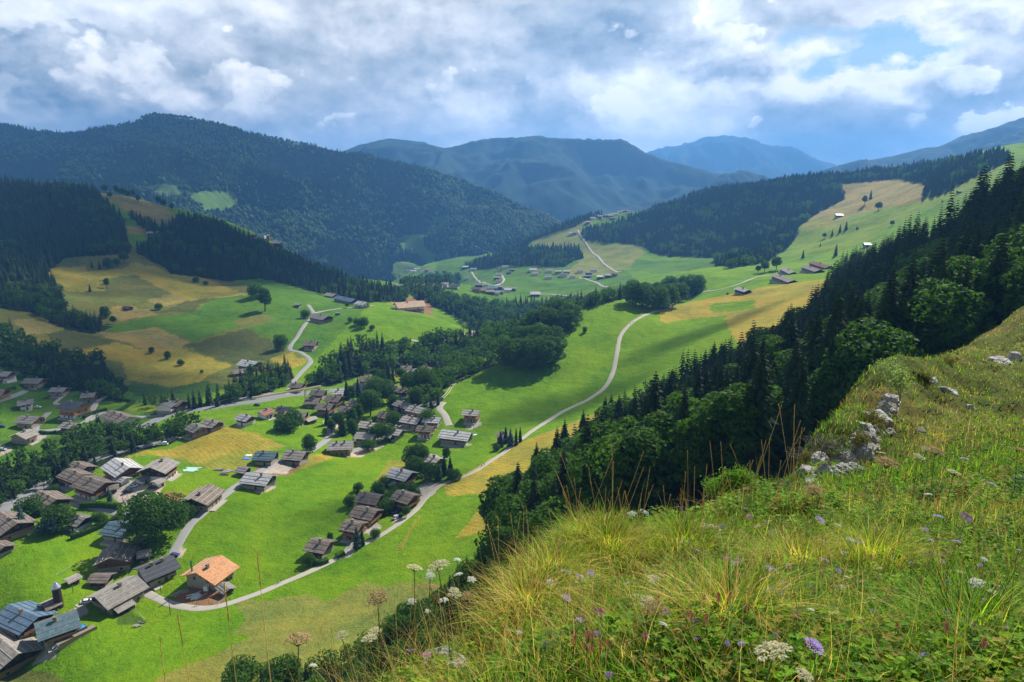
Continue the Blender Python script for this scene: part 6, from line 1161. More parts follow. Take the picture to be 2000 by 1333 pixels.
def herb_plants(name, n, y0, y1, seed, cols):
    # small leafy plants: a short stem set with broad pointed leaves
    r = np.random.default_rng(seed); x, y = ksample(n, y0, y1, r); z = knoll(x, y); k = keep_visible(x, y, z) & facing(x, y) & (fbm(x * 1.3, y * 1.3, 3, 15) + r.uniform(-.2, .2, n) > -.05); x, y, z = x[k], y[k], z[k]; n = len(x); m = 11
    hgt = r.uniform(.05, .16, n) * np.clip(y / 4, .8, 1.6); c0 = np.array(cols)[r.integers(0, len(cols), n)] * r.uniform(.7, 1.35, (n, 1)); V = []; T = []; lz = r.uniform(-.15, .15, (n, 2))
    for q in range(m):
        a = q * 2.4 + r.uniform(0, .8, n); t = (q + 1) / m; L = (.022 + .022 * (1 - t)) * r.uniform(.7, 1.4, n) * np.clip(y / 3.5, 1, 2.6); d = np.stack([np.cos(a), np.sin(a), r.uniform(.1, .9, n)], 1); s = np.stack([-np.sin(a), np.cos(a), 0 * a], 1) * (L * .30)[:, None]
        b = np.stack([x + lz[:, 0] * hgt * t, y + lz[:, 1] * hgt * t, z + hgt * t], 1); V += [b, b + d * (L * .5)[:, None] - s, b + d * L[:, None] * np.array([1, 1, .5]), b + d * (L * .5)[:, None] + s]; T += [c0 * .8, c0, c0 * 1.15, c0]
    V = np.stack(V, 1).reshape(-1, 3); T = np.stack(T, 1).reshape(-1, 3); o = link(name, np_mesh(name, V, np.arange(4 * m * n).reshape(-1, 4), M_BLADE, {'tint': T})); setp(o, kind='stuff')
herb_plants('leafy_herbs', 15000, 1.0, 8, 31, [(.08, .21, .012), (.13, .29, .015), (.045, .12, .012), (.17, .30, .03), (.22, .33, .02), (.10, .18, .03), (.26, .22, .05)])
# big arching tussocks: each is a plant of its own
def tussock(px, py, Y, R_, n, Lr, label, pal, seed):
    r = np.random.default_rng(seed); b = kcast(px, py) if Y is None else None
    u, _ = px_ut(px, py); x0, y0 = (b.x, b.y) if b else (float(u) * Y, Y)
    a = r.uniform(0, 6.283, n); q = R_ * np.sqrt(r.random(n)); x = x0 + q * np.cos(a); y = y0 + q * np.sin(a); z = knoll(x, y) + .12 * (1 - (q / R_) ** 2) * R_ / .3
    az = a + r.normal(size=n) * .6; c = PAL[r.choice(8, n, p=np.array(pal) / sum(pal))] * r.uniform(.7, 1.4, (n, 1)); L = r.uniform(*Lr, n)
    V, F, T = blades(np.stack([x, y, z], 1) - np.array([x0, y0, 0]) - np.array([0, 0, float(knoll(x0, y0))]), L, np.maximum(r.uniform(.002, .0045, n), .0008 * y0), az, r.uniform(.1, .45, n), r.uniform(.2, 1.1, n), c, 4)
    o = link('grass_tussock', np_mesh('grass_tussock', V, F, M_BLADE, {'tint': T})); o.location = (x0, y0, float(knoll(x0, y0))); setp(o, label, 'grass tuft')
for i, (px, py, Rr, n, lb, pal) in enumerate([(1120,1075,.42,2600,'big arching green grass tussock on the crest of the near slope',[2,2,3,1,1.5,1,.2,.5]),(1190,1095,.45,2400,'pale drooping grass tussock right of the big green one',[1,1,2,1,2,2.2,.3,.3]),(1075,1140,.3,1300,'straw-flecked tussock left of the big green one',[1,1,2,1,2,2,.6,.3]),
        (1030,1205,.25,1000,'dry tussock at the left edge of the near slope',[.5,.8,1,1,2.5,2.5,1,.2]),(1560,1120,.28,1400,'golden reclining tussock in the middle of the slope',[1,1,2,.5,2,2.5,.5,.2]),(1700,1110,.3,1400,'upright yellow-green tussock right of the golden one',[1,1,3,.5,2.5,1,.2,.2]),(1420,1230,.16,700,'low sprawling tussock at the bottom centre',[1,1,2,1,2,2,.4,.4]),(1880,1260,.15,700,'dark green tussock in the bottom right corner',[3,2,1,3,.6,.4,.2,1]),(1330,1080,.3,1200,'tussock beside the pale stone on the crest',[1,2,3,1,1.5,1,.2,.3])]):
    tussock(px, py, None, Rr * .8, int(n * .8), (.10, .28), lb, pal, 60 + i)
# tall dry stalks with seed heads, each a thing
def stalk_proto(seed, n=1, head=.16):
    r = np.random.default_rng(seed); b1, b2 = r.uniform(-.12, .12), r.uniform(-.1, .1); pts = [(b1 * t * t, b2 * t * t, t) for t in np.linspace(0, 1, 7)]
    v, f = tube_np(pts, [.0042] * 5 + [.0034, .0028], 4); st = np_mesh('stem', v, f, M_STRAW, smooth=True)
    hv = []; hf = []; o = 0
    for k in range(46):
        t = 1 - head * r.random(); p = np.array([b1 * t * t, b2 * t * t, t]); a = r.uniform(0, 6.28); d = np.array([math.cos(a) * .35, math.sin(a) * .35, 1]); L = r.uniform(.014, .03); q = p + d * L; w = np.array([-math.sin(a), math.cos(a), 0]) * .0042
        hv += [p - w * .4, p + d * L * .5 - w, q, p + d * L * .5 + w]; hf.append((o, o + 1, o + 2, o + 3)); o += 4
    return st, np_mesh('seed_head', np.array(hv), np.array(hf), M_STRAW)
M_STRAW = plain_material('golden_straw', (.66, .44, .16), .6, .35, 3, bmp=0); M_STEM = plain_material('green_stem', (.10, .13, .035), .6, .3, 3, bmp=0); M_DRYST = plain_material('dry_stem', (.13, .085, .045), .7, .3, 3, bmp=0)
STK = [stalk_proto(200 + i, head=h) for i, h in enumerate((.14, .2, .28, .1, .18, .24))]
sr = random.Random(12)
def stalk(x, y, z, H, label, group=None, lean=.15, th=1.0, az=None):
    st, hd = STK[sr.randrange(6)]; r = bpy.data.objects.new('grass_stalk', None); COL.objects.link(r); r.location = (x, y, z); k = max(.34, y * .12 / H) * th
    a = bpy.data.objects.new('stem', st); b = bpy.data.objects.new('seed_head', hd)
    for q in (a, b): COL.objects.link(q); q.parent = r
    r.rotation_euler = (sr.uniform(-lean, lean), sr.uniform(-lean, lean), sr.uniform(0, 6.28)); r.scale = (H * k, H * k, H); setp(r, label, 'grass stalk', group)
def stalk_to(px, py, Y, label, **kw):   # seed head at a pixel of the photograph, root on the hillside below
    t = P3(px, py, Y); z = float(knoll(t.x, t.y)); stalk(t.x, t.y, z, max(.3, t.z - z), label, lean=.03, **kw)
for (px, py, Y, lb) in [(512,1100,2.3,'tallest lone golden stalk rising over the lower meadow at left'),(456,1155,2.5,'thin pale stalk left of the tallest lone one'),(366,1215,2.3,'short thin stalk over the lower left meadow'),(308,1268,2.2,'dark-headed stalk nearest the bottom left corner'),(540,1290,2.4,'drooping stalk above the bushes at the bottom')]: stalk_to(px, py, Y, lb, th=.8)
for gi, (x0, x1, b0, b1, h0, h1, n, nm) in enumerate([(1120,1260,1060,1085,.35,.85,26,'golden stalks on the crest beside the big tussock'),(1290,1440,1040,1075,.35,.9,26,'golden stalks on the crest left of the pale rocks'),(950,1120,1080,1160,.25,.6,26,'dry stalks leaning out at the left edge of the slope'),(1440,1560,960,1010,.5,1.2,16,'golden stalks before the bright green bush'),(1500,2000,1000,1250,.25,.5,64,'scattered golden stalks on the lower right slope'),(1000,1500,1130,1300,.2,.42,56,'scattered dry stalks in the bottom centre'),(1700,2000,900,1010,.35,.7,18,'stalks across the upper right slope'),(640,950,1240,1333,.3,.55,22,'dry stalks sticking out at the bottom left of the slope')]):
    for k in range(n):
        p = kcast(sr.uniform(x0, x1), sr.uniform(b0, b1), 14); stalk(p.x, p.y, p.z, sr.uniform(h0, h1), 'one of the ' + nm, nm, .28, .7)
# umbels
def umbel_proto(seed, mat, nray=15, dense=1.0):
    r = np.random.default_rng(seed); V = []; F = []; o = 0; rays = []
    for i in range(nray):
        a = i * 2.39996; q = math.sqrt((i + .5) / nray); z = .10 * (1 - q * q) + r.uniform(-.02, .02); c = np.array([math.cos(a) * q * .42, math.sin(a) * q * .42, z]); rays.append(tube_np([(0, 0, -.26), c * np.array([.6, .6, 0]) + np.array([0, 0, -.08]), c + np.array([0, 0, -.03])], [.010, .008, .006], 4))
        for k in range(int(34 * dense)):
            b = r.uniform(0, 6.28); s = .12 * r.random() ** .6; p = c + np.array([math.cos(b) * s, math.sin(b) * s, .03 * (1 - (s / .105) ** 2) + r.uniform(-.008, .008)]); e = r.uniform(.022, .04); n1 = r.normal(size=3) * .5 + np.array([0, 0, 1]); n1 /= np.linalg.norm(n1); u = np.cross(n1, [1, .2, .1]); u /= np.linalg.norm(u); w = np.cross(n1, u)
            V += [p - u * e, p - w * e, p + u * e, p + w * e]; F.append((o, o + 1, o + 2, o + 3)); o += 4
    rv, rf = join_np(rays); return np_mesh('flower_head', np.array(V), np.array(F), mat), np_mesh('rays', rv, rf, M_STEM)
def petal_mat(name, c): 
    m, g = mat_new(name); tc = g.new('ShaderNodeTexCoord').outputs['Object']; n = g.noise(tc, 9, 3, .6); cc = g.mix(n, tuple(x * .75 for x in c), tuple(min(1, x * 1.2) for x in c)); d = principled(g, cc, .8, .1); t = g.new('ShaderNodeBsdfTranslucent'); g.put(t.inputs[0], cc); mx = g.new('ShaderNodeMixShader'); mx.inputs[0].default_value = .4; g.l.new(d.outputs[0], mx.inputs[1]); g.l.new(t.outputs[0], mx.inputs[2]); g.l.new(mx.outputs[0], g.out.inputs[0]); return m
UM = {'w': [umbel_proto(i, PM) for i, PM in ((1, petal_mat('white_petals', (.80, .82, .72))),)] * 1, 'c': [umbel_proto(5, petal_mat('cream_petals', (.70, .66, .42)))], 't': [umbel_proto(9, petal_mat('withered_petals', (.48, .33, .18)), 15, .8)]}
def stemmed(name, cat, px, py, Y, size, label, head_fn, group=None, stem_r=.0022, tilt=.25, mat=None):
    t = P3(px, py, Y); z = float(knoll(t.x, t.y)); h = t.z - z
    if h < .06: t.z = z + .06 + .04 * Y ** .5; h = t.z - z
    r = bpy.data.objects.new(name, None); COL.objects.link(r); bx = sr.uniform(-.12, .12) * h; by = sr.uniform(-.05, .1) * h; r.location = (t.x + bx, t.y + by, float(knoll(t.x + bx, t.y + by)) - .01); o = Vector(t) - r.location; setp(r, label, cat, group)
    v, f = tube_np([(0, 0, 0), (o.x * .3, o.y * .3, o.z * .45), (o.x * .8, o.y * .8, o.z * .85), tuple(o)], [stem_r * 1.3, stem_r * 1.1, stem_r, stem_r * .8], 5); link('stem', np_mesh('stem', v, f, mat or M_STEM, smooth=True), r)
    for nm, me in head_fn: q = bpy.data.objects.new(nm, me); COL.objects.link(q); q.parent = r; q.location = o + Vector((0, 0, .26 * size if nm in ('flower_head', 'rays') and name == 'umbel_flower' else 0)); q.scale = (size,) * 3; q.rotation_euler = (sr.uniform(-tilt, tilt), sr.uniform(-tilt, tilt), 0)
UMB = [(738,1182,56,'t',2.2,'large withered umbel standing alone over the lower meadow'),(810,1118,40,'c',2.6,'cream umbel left of the broad double one'),(857,1118,56,'c',2.4,'broad cream umbel highest in the left group'),(840,1130,24,'w',2.6,'small white umbel hanging under the broad cream one'),(893,1098,20,'w',3.2,'topmost small white umbel'),(895,1127,22,'w',3.1,'second small white umbel below the topmost one'),(921,1137,22,'w',3.1,'right-hand small white umbel of the left group'),
 (843,1153,30,'t',2.7,'tan umbel below the broad cream one'),(888,1166,34,'c',2.6,'drooping cream umbel against the dark bushes'),(866,1178,24,'w',2.8,'white umbel left of the drooping cream one'),(804,1180,22,'w',2.9,'small white umbel right of the large withered one'),(914,1172,32,'t',2.9,'pinkish-brown seed umbel by the slope edge'),(835,1197,14,'w',3,'tiny white umbel under the left group'),(583,1262,68,'t',1.9,'flat pinkish withered umbel leftmost in the picture'),(668,1247,30,'c',2.4,'loose cream umbel right of the flat withered one'),(733,1240,34,'c',2.3,'upper of two overlapping cream umbels'),(722,1256,40,'c',2.2,'lower of two overlapping cream umbels'),(612,1304,20,'w',2.2,'small greyish umbel low at the left of the slope'),
 (1231,1060,22,'w',5,'white umbel on the crest right of the big tussock'),(1252,1069,16,'w',5.2,'smaller white umbel beside the crest one'),(1280,1138,38,'c',3.2,'cream umbel in the middle of the slope'),(1508,1292,92,'c',1.25,'very large cream umbel at the bottom of the picture'),(1262,1266,46,'c',1.9,'cream umbel over the bottom centre rock'),(1274,1287,56,'t',1.8,'brown seed umbel below the cream one at the bottom centre'),(1290,1310,24,'w',1.7,'little cream umbel at the bottom centre'),(1905,1148,40,'w',2.5,'clean white umbel at the right'),(1937,1202,38,'c',2.3,'ragged white umbel below the clean one at the right'),(1765,1232,52,'t',1.9,'russet seed umbel at the lower right'),(1525,1160,42,'t',2.6,'tan umbel on a dark stem in the middle'),
 (1808,882,20,'c',7,'pale umbel highest on the far right slope'),(1793,898,24,'c',6,'pale umbel left below the highest one on the right slope'),(1825,890,40,'t',6.5,'wide rusty umbel beside the highest pale one'),(1722,889,16,'c',8,'small pale umbel on a thin stem by the rocks'),(1588,968,46,'t',6,'flat tan umbel in front of the rock outcrop'),(1462,962,30,'t',7,'tan umbel left of the flat one'),(1862,930,30,'c',5,'pale umbel in the upper right grass'),(1987,884,26,'t',6,'umbel at the right edge of the slope'),(1812,970,18,'w',5,'small white umbel in the upper right grass'),(1480,1032,16,'c',4.6,'small cream umbel left of centre right'),(1730,915,50,'t',6.4,'brown seed umbel over the right slope'),(1570,1328,44,'c',1.15,'cream umbel cut by the bottom edge'),(1637,1031,18,'w',4,'pale flat flower head among the scabious')]
for (px, py, d, c, Y, lb) in UMB: stemmed('umbel_flower', 'flower', px, py, Y, d * Y / FPX * 1.0, lb, [('flower_head', UM[c][0][0]), ('rays', UM[c][0][1])], tilt=.3, mat=M_DRYST if c == 't' else None)
for k in range(26):
    px, py = sr.uniform(980, 1980), sr.uniform(1090, 1315); p = kcast(px, py, 14); stemmed('umbel_flower', 'flower', px, py - 8, p.y * .98, sr.uniform(.022, .045), 'small white or cream umbel low in the near meadow', [('flower_head', UM['wct'[k % 3]][0][0]), ('rays', UM['wct'[k % 3]][0][1])], 'small umbels low in the near meadow', .0012, .4)
def scab_proto(seed, mat):
    r = np.random.default_rng(seed); V = []; F = []; o = 0
    for k in range(90):
        rg = k / 90; a = k * 2.4; e = math.radians(80 - 85 * rg); q = .06 + .40 * math.sqrt(rg) * r.uniform(.85, 1.1); p = np.array([math.cos(a) * math.cos(e) * q, math.sin(a) * math.cos(e) * q, math.sin(e) * .2]); L = .10 + .14 * (rg > .6); d = np.array([math.cos(a), math.sin(a), .25]); d /= np.linalg.norm(d); w = np.array([-math.sin(a), math.cos(a), 0]) * .055
        V += [p - w * .5, p + d * L * .6 - w, p + d * L, p + d * L * .6 + w]; F.append((o, o + 1, o + 2, o + 3)); o += 4
    return np_mesh('flower_head', np.array(V), np.array(F), mat)
SCB = {'l': scab_proto(1, petal_mat('lilac_petals', (.50, .36, .80))), 'v': scab_proto(2, petal_mat('violet_petals', (.22, .07, .42))), 'p': scab_proto(3, petal_mat('pink_petals', (.62, .25, .45)))}
SCL = [(1043,1145,12,'l',3.4),(1105,1145,18,'l',3.2),(1132,1160,16,'l',3.1),(1153,1170,13,'l',3.2),(1023,1174,17,'l',2.9),(1076,1180,13,'v',3),(1107,1207,14,'l',2.7),(970,1208,9,'l',3),(1131,1248,16,'l',2.2),(1075,1240,17,'l',2.2),(1270,1195,11,'l',2.8),(1590,1263,34,'l',1.35),(1806,1282,18,'l',1.6),(1601,1016,16,'l',4),(1661,1056,15,'l',3.6),(1678,1059,12,'l',3.6),(1607,1057,11,'p',3.6),(1611,1095,12,'l',3.2),(1832,1010,19,'l',3.8),(1868,1059,14,'l',3.4),(1935,946,14,'l',5),(1883,897,13,'l',6.5),(1887,1012,20,'v',3.8),(1500,1110,14,'l',3),(1508,1113,12,'l',3),(1438,1100,11,'l',3.2),(1515,1225,14,'v',2),(1500,1200,12,'l',2.1),(1508,1042,14,'v',4),(1172,1255,10,'v',2.2),(1350,1310,13,'v',1.7),(1190,1320,15,'v',1.5),(1065,1290,15,'v',1.7),(833,1280,15,'p',2.2),(797,1272,10,'l',2.3),(808,1270,9,'l',2.3),(1161,1224,10,'v',2.3),(1168,1232,9,'v',2.3),(1240,1222,10,'l',2.3),(1443,1092,10,'v',3.2),(1540,1106,11,'p',3),(1700,1240,9,'l',2),(1355,1322,10,'v',1.6),(1950,1150,8,'v',2.6),(1780,1100,9,'l',2.9),(1350,1200,11,'l',2.6),(1225,1180,12,'l',2.8),(1990,1075,10,'l',3.2)]
SCL += [(sr.uniform(1020, 1990), sr.uniform(1000, 1315), sr.uniform(8, 14), sr.choice('llvp'), None) for _ in range(46)]
for (px, py, d, c, Y) in SCL:
    if Y is None: Y = kcast(px, py, 14).y * .98; py -= 8
    cn = {'l': 'lilac', 'v': 'deep violet', 'p': 'pink'}[c]; big = d > 30
    stemmed('scabious_flower', 'flower', px, py, Y, d * Y / FPX * 1.05, 'large lilac flower nearest the bottom edge' if big else '%s wildflower on a thin stem in the near meadow' % cn, [('flower_head', SCB[c])], None if big else '%s wildflowers of the near meadow' % cn, .0013, .5)
def spike_proto(seed):
    r = np.random.default_rng(seed); V = []; F = []; o = 0
    for k in range(70):
        t = k / 70; a = k * 2.4; q = .17 * math.sin(math.pi * (t * .85 + .12)) ; p = np.array([math.cos(a) * q * .3, math.sin(a) * q * .3, t]); d = np.array([math.cos(a), math.sin(a), .7]); w = np.array([-math.sin(a), math.cos(a), 0]) * .05; L = q * 1.1
        V += [p - w * .5, p + d * L * .6 - w, p + d * L, p + d * L * .6 + w]; F.append((o, o + 1, o + 2, o + 3)); o += 4
    return np_mesh('flower_head', np.array(V), np.array(F), plain_material('russet_spike', (.20, .065, .035), .8, .4, 8, bmp=0))
SPK = spike_proto(1)
for k in range(64):
    px, py = (sr.uniform(1110, 1200), sr.uniform(1240, 1325)) if k < 14 else (sr.uniform(1395, 1450), sr.uniform(1060, 1120)) if k < 26 else (sr.uniform(1120, 1980), sr.uniform(1090, 1320)); p = kcast(px, py, 14); s = sr.uniform(.022, .04)
    Y = p.y * .97; stemmed('russet_flower_spike', 'flower', px, py - 12, Y, s, 'russet seed spike on a short stem in the near meadow', [('flower_head', SPK)], 'russet seed spikes of the near meadow', .0012, .2, M_DRYST)
# rocks
def rock_material():
    m, g = mat_new('limestone'); tc = g.new('ShaderNodeTexCoord').outputs['Object']; n = g.noise(tc, 1.6, 7, .65, .6); n2 = g.noise(tc, 7, 6, .7); mu = g.new('ShaderNodeTexVoronoi', feature='DISTANCE_TO_EDGE'); g.put(mu.inputs['Vector'], g.vm('ADD', tc, g.vm('SCALE', g.noise(tc, 3, 3, .6, col=True), sc=.5))); mu.inputs['Scale'].default_value = 1.6
    c = g.ramp(g.m('ADD', g.m('MULTIPLY', n, .6), g.m('MULTIPLY', n2, .4)), [(.25, (.20, .18, .16)), (.4, (.45, .42, .38)), (.55, (.66, .63, .58)), (.8, (.80, .77, .73))]); c = g.mix(g.rng(mu.outputs[0], 0, .05, .7, 0), c, (.05, .045, .04)); c = g.mix(g.rng(n, .62, .75, 0, .5), c, (.33, .22, .12))
    b = principled(g, c, .9, .2, bump(g, g.m('ADD', n2, g.m('MULTIPLY', mu.outputs[0], 2)), .9, .12)); g.l.new(b.outputs[0], g.out.inputs[0]); return m
M_ROCK = rock_material()
def rock(px, py, w, h, label, seed, sink=.34, group=None):
    k_ = (1.0 if px > 1850 else 1.2) if px > 1500 else 1.0; w *= k_; h *= k_ * .8
    p = kcast(px, py); s = p.y / FPX; me = bpy.data.meshes.new('rock'); import bmesh; bm = bmesh.new(); bmesh.ops.create_icosphere(bm, subdivisions=5, radius=1)
    co = np.array([v.co for v in bm.verts]); r = np.random.default_rng(seed); q = co.copy()
    for k in range(9):
        n = r.normal(size=3); n[2] = abs(n[2]) * .7; n /= np.linalg.norm(n); d = r.uniform(.45, .8); e = q @ n - d; q = q - np.clip(e, 0, None)[:, None] * n * .92
    nz = fbm(q[:, 0] * 2.2 + seed, q[:, 1] * 2.2 + q[:, 2] * 1.7, 4, seed) * .16 + fbm(q[:, 0] * 7 + seed, q[:, 2] * 7 + q[:, 1] * 5, 3, seed + 2) * .06; q = q * (1 + nz)[:, None]
    for v, c in zip(bm.verts, q): v.co = c
    bm.to_mesh(me); bm.free(); me.materials.append(M_ROCK); me.polygons.foreach_set('use_smooth', np.ones(len(me.polygons), bool))
    o = link('rock', me); o.scale = (w * s * .5 * 1.25, w * s * .5 * 1.1, h * s * .5 * 1.5); o.location = p + Vector((0, w * s * .3, h * s * (.5 - sink) - .0)); o.rotation_euler = (r.uniform(-.2, .2), r.uniform(-.2, .3), r.uniform(-.5, .5)); setp(o, label, 'rock', group)
RK = [(1240,1280,66,20,'flat pale rock in the grass at the bottom centre'),(860,1330,130,22,'large white limestone slab at the bottom left of the slope'),(940,1322,32,14,'small white stone right of the large slab'),(1335,1068,52,22,'pale stone on the crest between the golden stalks'),(1395,1048,60,22,'long pale stone on the crest right of the first'),(1408,1062,36,14,'low stone just under the long crest stone'),(1752,790,34,18,'topmost grey rock of the outcrop'),(1735,806,36,26,'second grey rock from the top of the outcrop'),(1716,826,48,30,'angular pale rock in the upper outcrop'),(1698,846,40,24,'rock below the angular pale one'),(1728,834,30,20,'small rock right of the angular pale one'),(1684,858,26,20,'small grey rock at the middle of the outcrop edge'),(1700,852,34,30,'upright rock at the middle of the outcrop'),(1688,882,52,26,'broad rock with lichen in the outcrop'),(1660,905,46,24,'rounded rock in the lower outcrop'),(1700,900,44,36,'dark cracked rock on the right of the outcrop'),(1612,912,44,30,'white-topped rock at the left rim of the outcrop'),(1580,935,36,40,'tilted slab leftmost in the outcrop'),(1622,938,44,38,'pinkish slab lowest in the outcrop'),(1650,930,40,22,'flat rock among the lower slabs'),(1672,925,36,20,'flat rock right of the lower slabs'),(1640,885,26,16,'small white rock in the middle slope'),(1668,864,28,18,'small rock between grass clumps of the outcrop'),(1962,712,40,20,'grey rock near the right edge high on the slope'),(1990,704,36,20,'rock at the right edge high on the slope'),(1855,768,40,16,'half-buried rock in the upper slope'),(1822,748,24,10,'small stone near the ridge'),(1995,945,24,34,'dark rock at the right edge'),(1548,955,30,16,'low stone by the dry bushes'),(1800,845,18,10,'tiny stone on the right slope'),(1900,800,20,10,'tiny stone higher on the right slope'),(1265,1090,34,12,'small stone beneath the crest umbels')]
for i, (px, py, w, h, lb) in enumerate(RK): rock(px, py, w, h, lb, 300 + i)
band = [(1756,786),(1722,826),(1696,862),(1665,890),(1618,930),(1570,950)]
for k in range(26):
    t = sr.random() * 4.999; i = int(t); f = t - i; px = band[i][0] * (1 - f) + band[i + 1][0] * f + sr.uniform(-12, 26); py = band[i][1] * (1 - f) + band[i + 1][1] * f + sr.uniform(-6, 14)
    rock(px, py, sr.uniform(14, 38), sr.uniform(8, 18), 'small pale stone in the broken outcrop down the slope edge', 500 + k, .3, 'small stones of the broken outcrop')
# small trees and shrubs rooted on the near hillside
def shrub(px, py, hp, kind, mat, label, wide=.9, name='leafy_bush', leaves=1400, ls=.05, Y=None, seed=1, bare=False, cat='bush'):
    p = kcast(px, py) if Y is None else Vector((float(px_ut(px, py)[0]) * Y, Y, float(px_ut(px, py)[1]) * Y)); H = hp * p.y / FPX; r = np.random.default_rng(seed); root = bpy.data.objects.new(name, None); COL.objects.link(root); root.location = p + Vector((0, 0, -.1)); setp(root, label, cat)
    parts = []; tips = []
    def grow(b, d, L, rad, dep):
        e = b + d * L; mid = b + d * L * .5 + r.normal(size=3) * L * .06; parts.append(tube_np([b, mid, e], [rad, rad * .8, rad * .6], 5)); tips.append(e)
        if dep == 0: return
        for k in range(3 if dep > 1 else 4):
            dd = d + r.normal(size=3) * .55; dd[2] = abs(dd[2]) * (.7 if kind != 'tree' else .9); dd /= np.linalg.norm(dd); grow(e if k else mid, dd, L * r.uniform(.6, .8), rad * .6, dep - 1)
    if kind == 'tree': grow(np.zeros(3), np.array([.05, 0, 1.]), H * .42, H * .02, 4)
    else:
        for k in range(5): d = r.normal(size=3) * .6 + np.array([0, 0, 1.]); d /= np.linalg.norm(d); grow(np.zeros(3), d, H * .34, H * .018, 3)
    v, f = join_np(parts); link('branches' if bare else 'trunk', np_mesh('branches' if bare else 'trunk', v, f, M_GREYBARK, smooth=True), root)
    if bare: return
    tp = np.array(tips); tp = tp[tp[:, 2] > H * (.45 if kind == 'tree' else .1)]; n = leaves; P = tp[r.integers(0, len(tp), n)] + r.normal(size=(n, 3)) * H * .075; nn = r.normal(size=(n, 3)); a = np.cross(nn, r.normal(size=(n, 3))); a /= np.linalg.norm(a, axis=1)[:, None]; b = np.cross(nn / np.linalg.norm(nn, axis=1)[:, None], a); s = (H * ls * r.uniform(.5, 1.3, n))[:, None]
    V = np.stack([P - a * s, P - b * s * .5, P + a * s, P + b * s * .5], 1).reshape(-1, 3); T = np.repeat(np.stack([r.random(n) * .7, r.random(n), np.zeros(n)], 1), 4, 0); link('crown', np_mesh('crown', V, np.arange(4 * n).reshape(n, 4), mat, {'tint': T}), root)
M_DRYLEAF = foliage_material('dry_leaves', (.10, .09, .03), (.22, .20, .06), .3)
shrub(1748,795,90,'tree',M_PALE,'small pale-leaved rowan tree on the ridge against the dark forest',name='rowan_tree',cat='tree',seed=3,leaves=1300,ls=.035)
shrub(1616,905,92,'bush',None,'bare grey twiggy bush right of the other bare one',name='bare_bush',seed=4,bare=True); shrub(1572,900,90,'bush',None,'bare grey twiggy bush above the tilted slab',name='bare_bush',seed=5,bare=True)
shrub(1448,985,98,'bush',M_BRIGHT,'bright fresh green bush in front of the dark forest',Y=17,seed=6,leaves=5200,ls=.034); shrub(1500,975,60,'bush',M_LEAF,'darker green bush right of the bright one',Y=15,seed=7,leaves=2600,ls=.035)
for i, (px, py, hp, mt, lb) in enumerate([(1700,830,48,M_DRYLEAF,'olive bush on the ridge beside the topmost rock'),(1662,862,44,M_DRYLEAF,'olive bush on the ridge left of the upper outcrop'),(1640,880,44,M_PALE,'grey-green bush on the ridge over the bare bushes'),(1560,945,46,M_LEAF,'green bush at the foot of the outcrop'),(1530,965,50,M_DRYLEAF,'tangled dry bush left of the outcrop foot'),(1806,745,28,M_DRYLEAF,'low dry bush high on the ridge'),(1590,905,48,M_DRYLEAF,'yellow-green bush under the bare twigs'),(1856,712,24,M_DRYLEAF,'brownish bush near the top of the ridge')]): shrub(px, py, hp, 'bush', mt, lb, seed=20 + i, leaves=1700, ls=.04)

# ------------------------------------------------------------------ unseen clouds added out of frame toward the sun to cast shade
def shade_cloud_material():
    m, g = mat_new('shade_cloud_vapour'); tc = g.new('ShaderNodeTexCoord').outputs['Object']; s = g.new('ShaderNodeSeparateXYZ'); g.put(s.inputs[0], tc)
    oi = g.new('ShaderNodeObjectInfo'); q = g.m('SQRT', g.m('ADD', g.m('MULTIPLY', s.outputs[0], s.outputs[0]), g.m('MULTIPLY', s.outputs[1], s.outputs[1])))
    n = g.noise(g.vm('ADD', tc, g.vm('SCALE', (31, 17, 5), sc=oi.outputs['Random'])), 1.9, 6, .6)
    a = g.rng(g.m('ADD', g.m('SUBTRACT', 1.0, q), g.m('MULTIPLY', g.m('SUBTRACT', n, .5), 1.5)), .08, .5, 0, oi.outputs['Alpha'])
    d = g.new('ShaderNodeBsdfDiffuse'); d.inputs[0].default_value = (.85, .86, .88, 1); t = g.new('ShaderNodeBsdfTranslucent'); t.inputs[0].default_value = (.2, .2, .22, 1); ad = g.new('ShaderNodeMixShader'); ad.inputs[0].default_value = .15
    g.l.new(d.outputs[0], ad.inputs[1]); g.l.new(t.outputs[0], ad.inputs[2]); tr = g.new('ShaderNodeBsdfTransparent'); mx = g.new('ShaderNodeMixShader'); g.put(mx.inputs[0], a); g.l.new(tr.outputs[0], mx.inputs[1]); g.l.new(ad.outputs[0], mx.inputs[2]); g.l.new(mx.outputs[0], g.out.inputs[0]); return m
M_SHADE_CLOUD = shade_cloud_material()
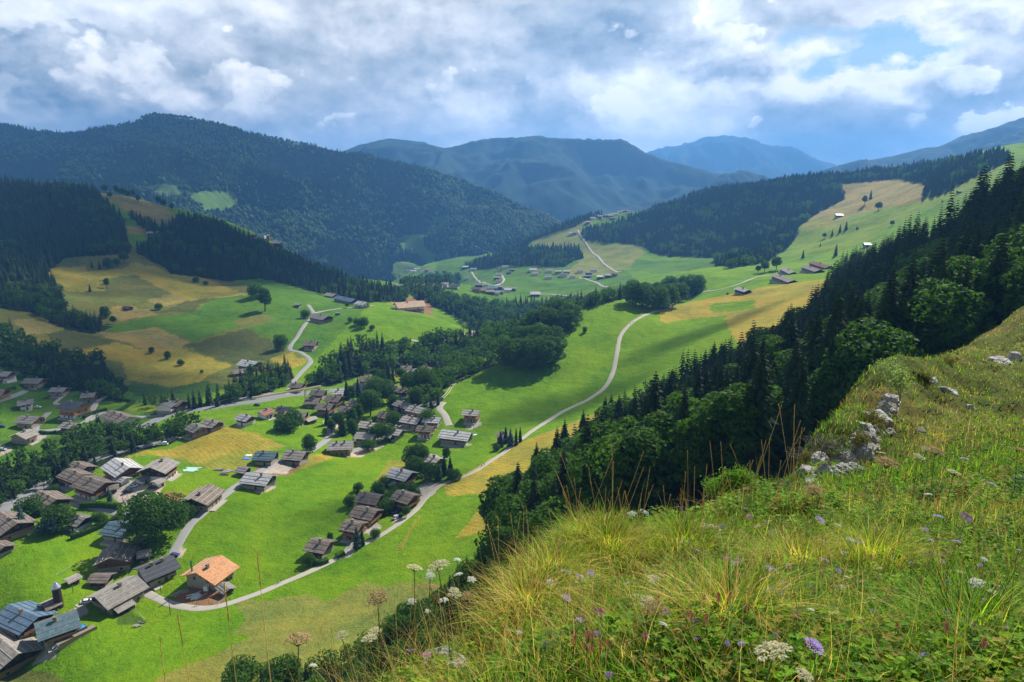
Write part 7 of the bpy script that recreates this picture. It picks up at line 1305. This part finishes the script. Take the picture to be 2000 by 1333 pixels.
def shade_cloud(tx, ty, tz, rx, ry, yaw, dens, label, H=1250):
    n = 40; gx, gy = np.meshgrid(np.linspace(-1, 1, n), np.linspace(-1, 1, n), indexing='ij'); r = np.sqrt(gx ** 2 + gy ** 2); th = .35 * np.sqrt(np.clip(1 - r ** 2 * .6, .05, 1)) * (1 + fbm(gx * 2 + tx, gy * 2, 4, 3))
    top = np.stack([gx.ravel(), gy.ravel(), th.ravel()], 1); bot = top * [1, 1, -.25]; F = grid_faces(n, n); me = np_mesh('shade_cloud', np.concatenate([top, bot]), np.concatenate([F, F[:, ::-1] + n * n]), M_SHADE_CLOUD, smooth=True)
    o = link('shade_cloud', me); k = (H - tz) / SUN.z; o.location = (tx + SUN.x * k, ty + SUN.y * k, H); o.scale = (rx, ry, min(rx, ry) * .5); o.rotation_euler = (0, 0, yaw); o.color = (1, 1, 1, dens); setp(o, label, 'shade_cloud')
shade_cloud(-2100, 3000, 150, 1250, 1000, 0, .55, 'unseen long cloudbank added to shade the mountainside at the upper left')
shade_cloud(-560, 1150, -60, 520, 330, .2, .75, 'unseen cloudbank added to shade the wooded spur on the left')
shade_cloud(-400, 640, -140, 230, 130, -.3, .45, 'unseen thin cloudbank added to dim the left fields')
shade_cloud(-330, 500, -155, 130, 90, 0, .6, 'unseen cloudlet added to shade the houses at the left edge')
shade_cloud(260, 300, -30, 190, 190, .5, .85, 'unseen cloudbank added to darken the spruce slope on the right')
shade_cloud(60, 205, -115, 90, 42, .5, .6, 'unseen cloudlet added to shade the meadow foot')
shade_cloud(700, 1950, -40, 420, 300, 0, .5, 'unseen thin cloudbank added to shade the far right woods')
shade_cloud(45, 445, -140, 75, 26, .4, .45, 'unseen wisp added to shade a strip of the central meadow', 800)
shade_cloud(150, 520, -130, 80, 24, .3, .4, 'unseen wisp added to shade the upper meadow', 800)
shade_cloud(-60, 300, -150, 60, 24, .6, .35, 'unseen wisp added to shade the lower meadow', 800)
# ------------------------------------------------------------------ haze
def haze(dens):
    x0, x1, y0, y1, z0, z1 = -6500, 9500, -60, 12200, -620, 560
    v = [(x, y, z) for x in (x0, x1) for y in (y0, y1) for z in (z0, z1)]
    f = [(0, 1, 3, 2), (4, 6, 7, 5), (0, 4, 5, 1), (2, 3, 7, 6), (0, 2, 6, 4), (1, 5, 7, 3)]
    me = bpy.data.meshes.new('haze'); me.from_pydata(v, [], f)
    m, g = mat_new('valley_air'); pv = g.new('ShaderNodeVolumePrincipled')
    pv.inputs['Color'].default_value = (.17, .47, 1.0, 1); pv.inputs['Density'].default_value = dens; pv.inputs['Anisotropy'].default_value = .25
    g.l.new(pv.outputs[0], g.out.inputs['Volume']); me.materials.append(m)
    setp(link('haze', me), kind='stuff')
haze(1.25e-4)
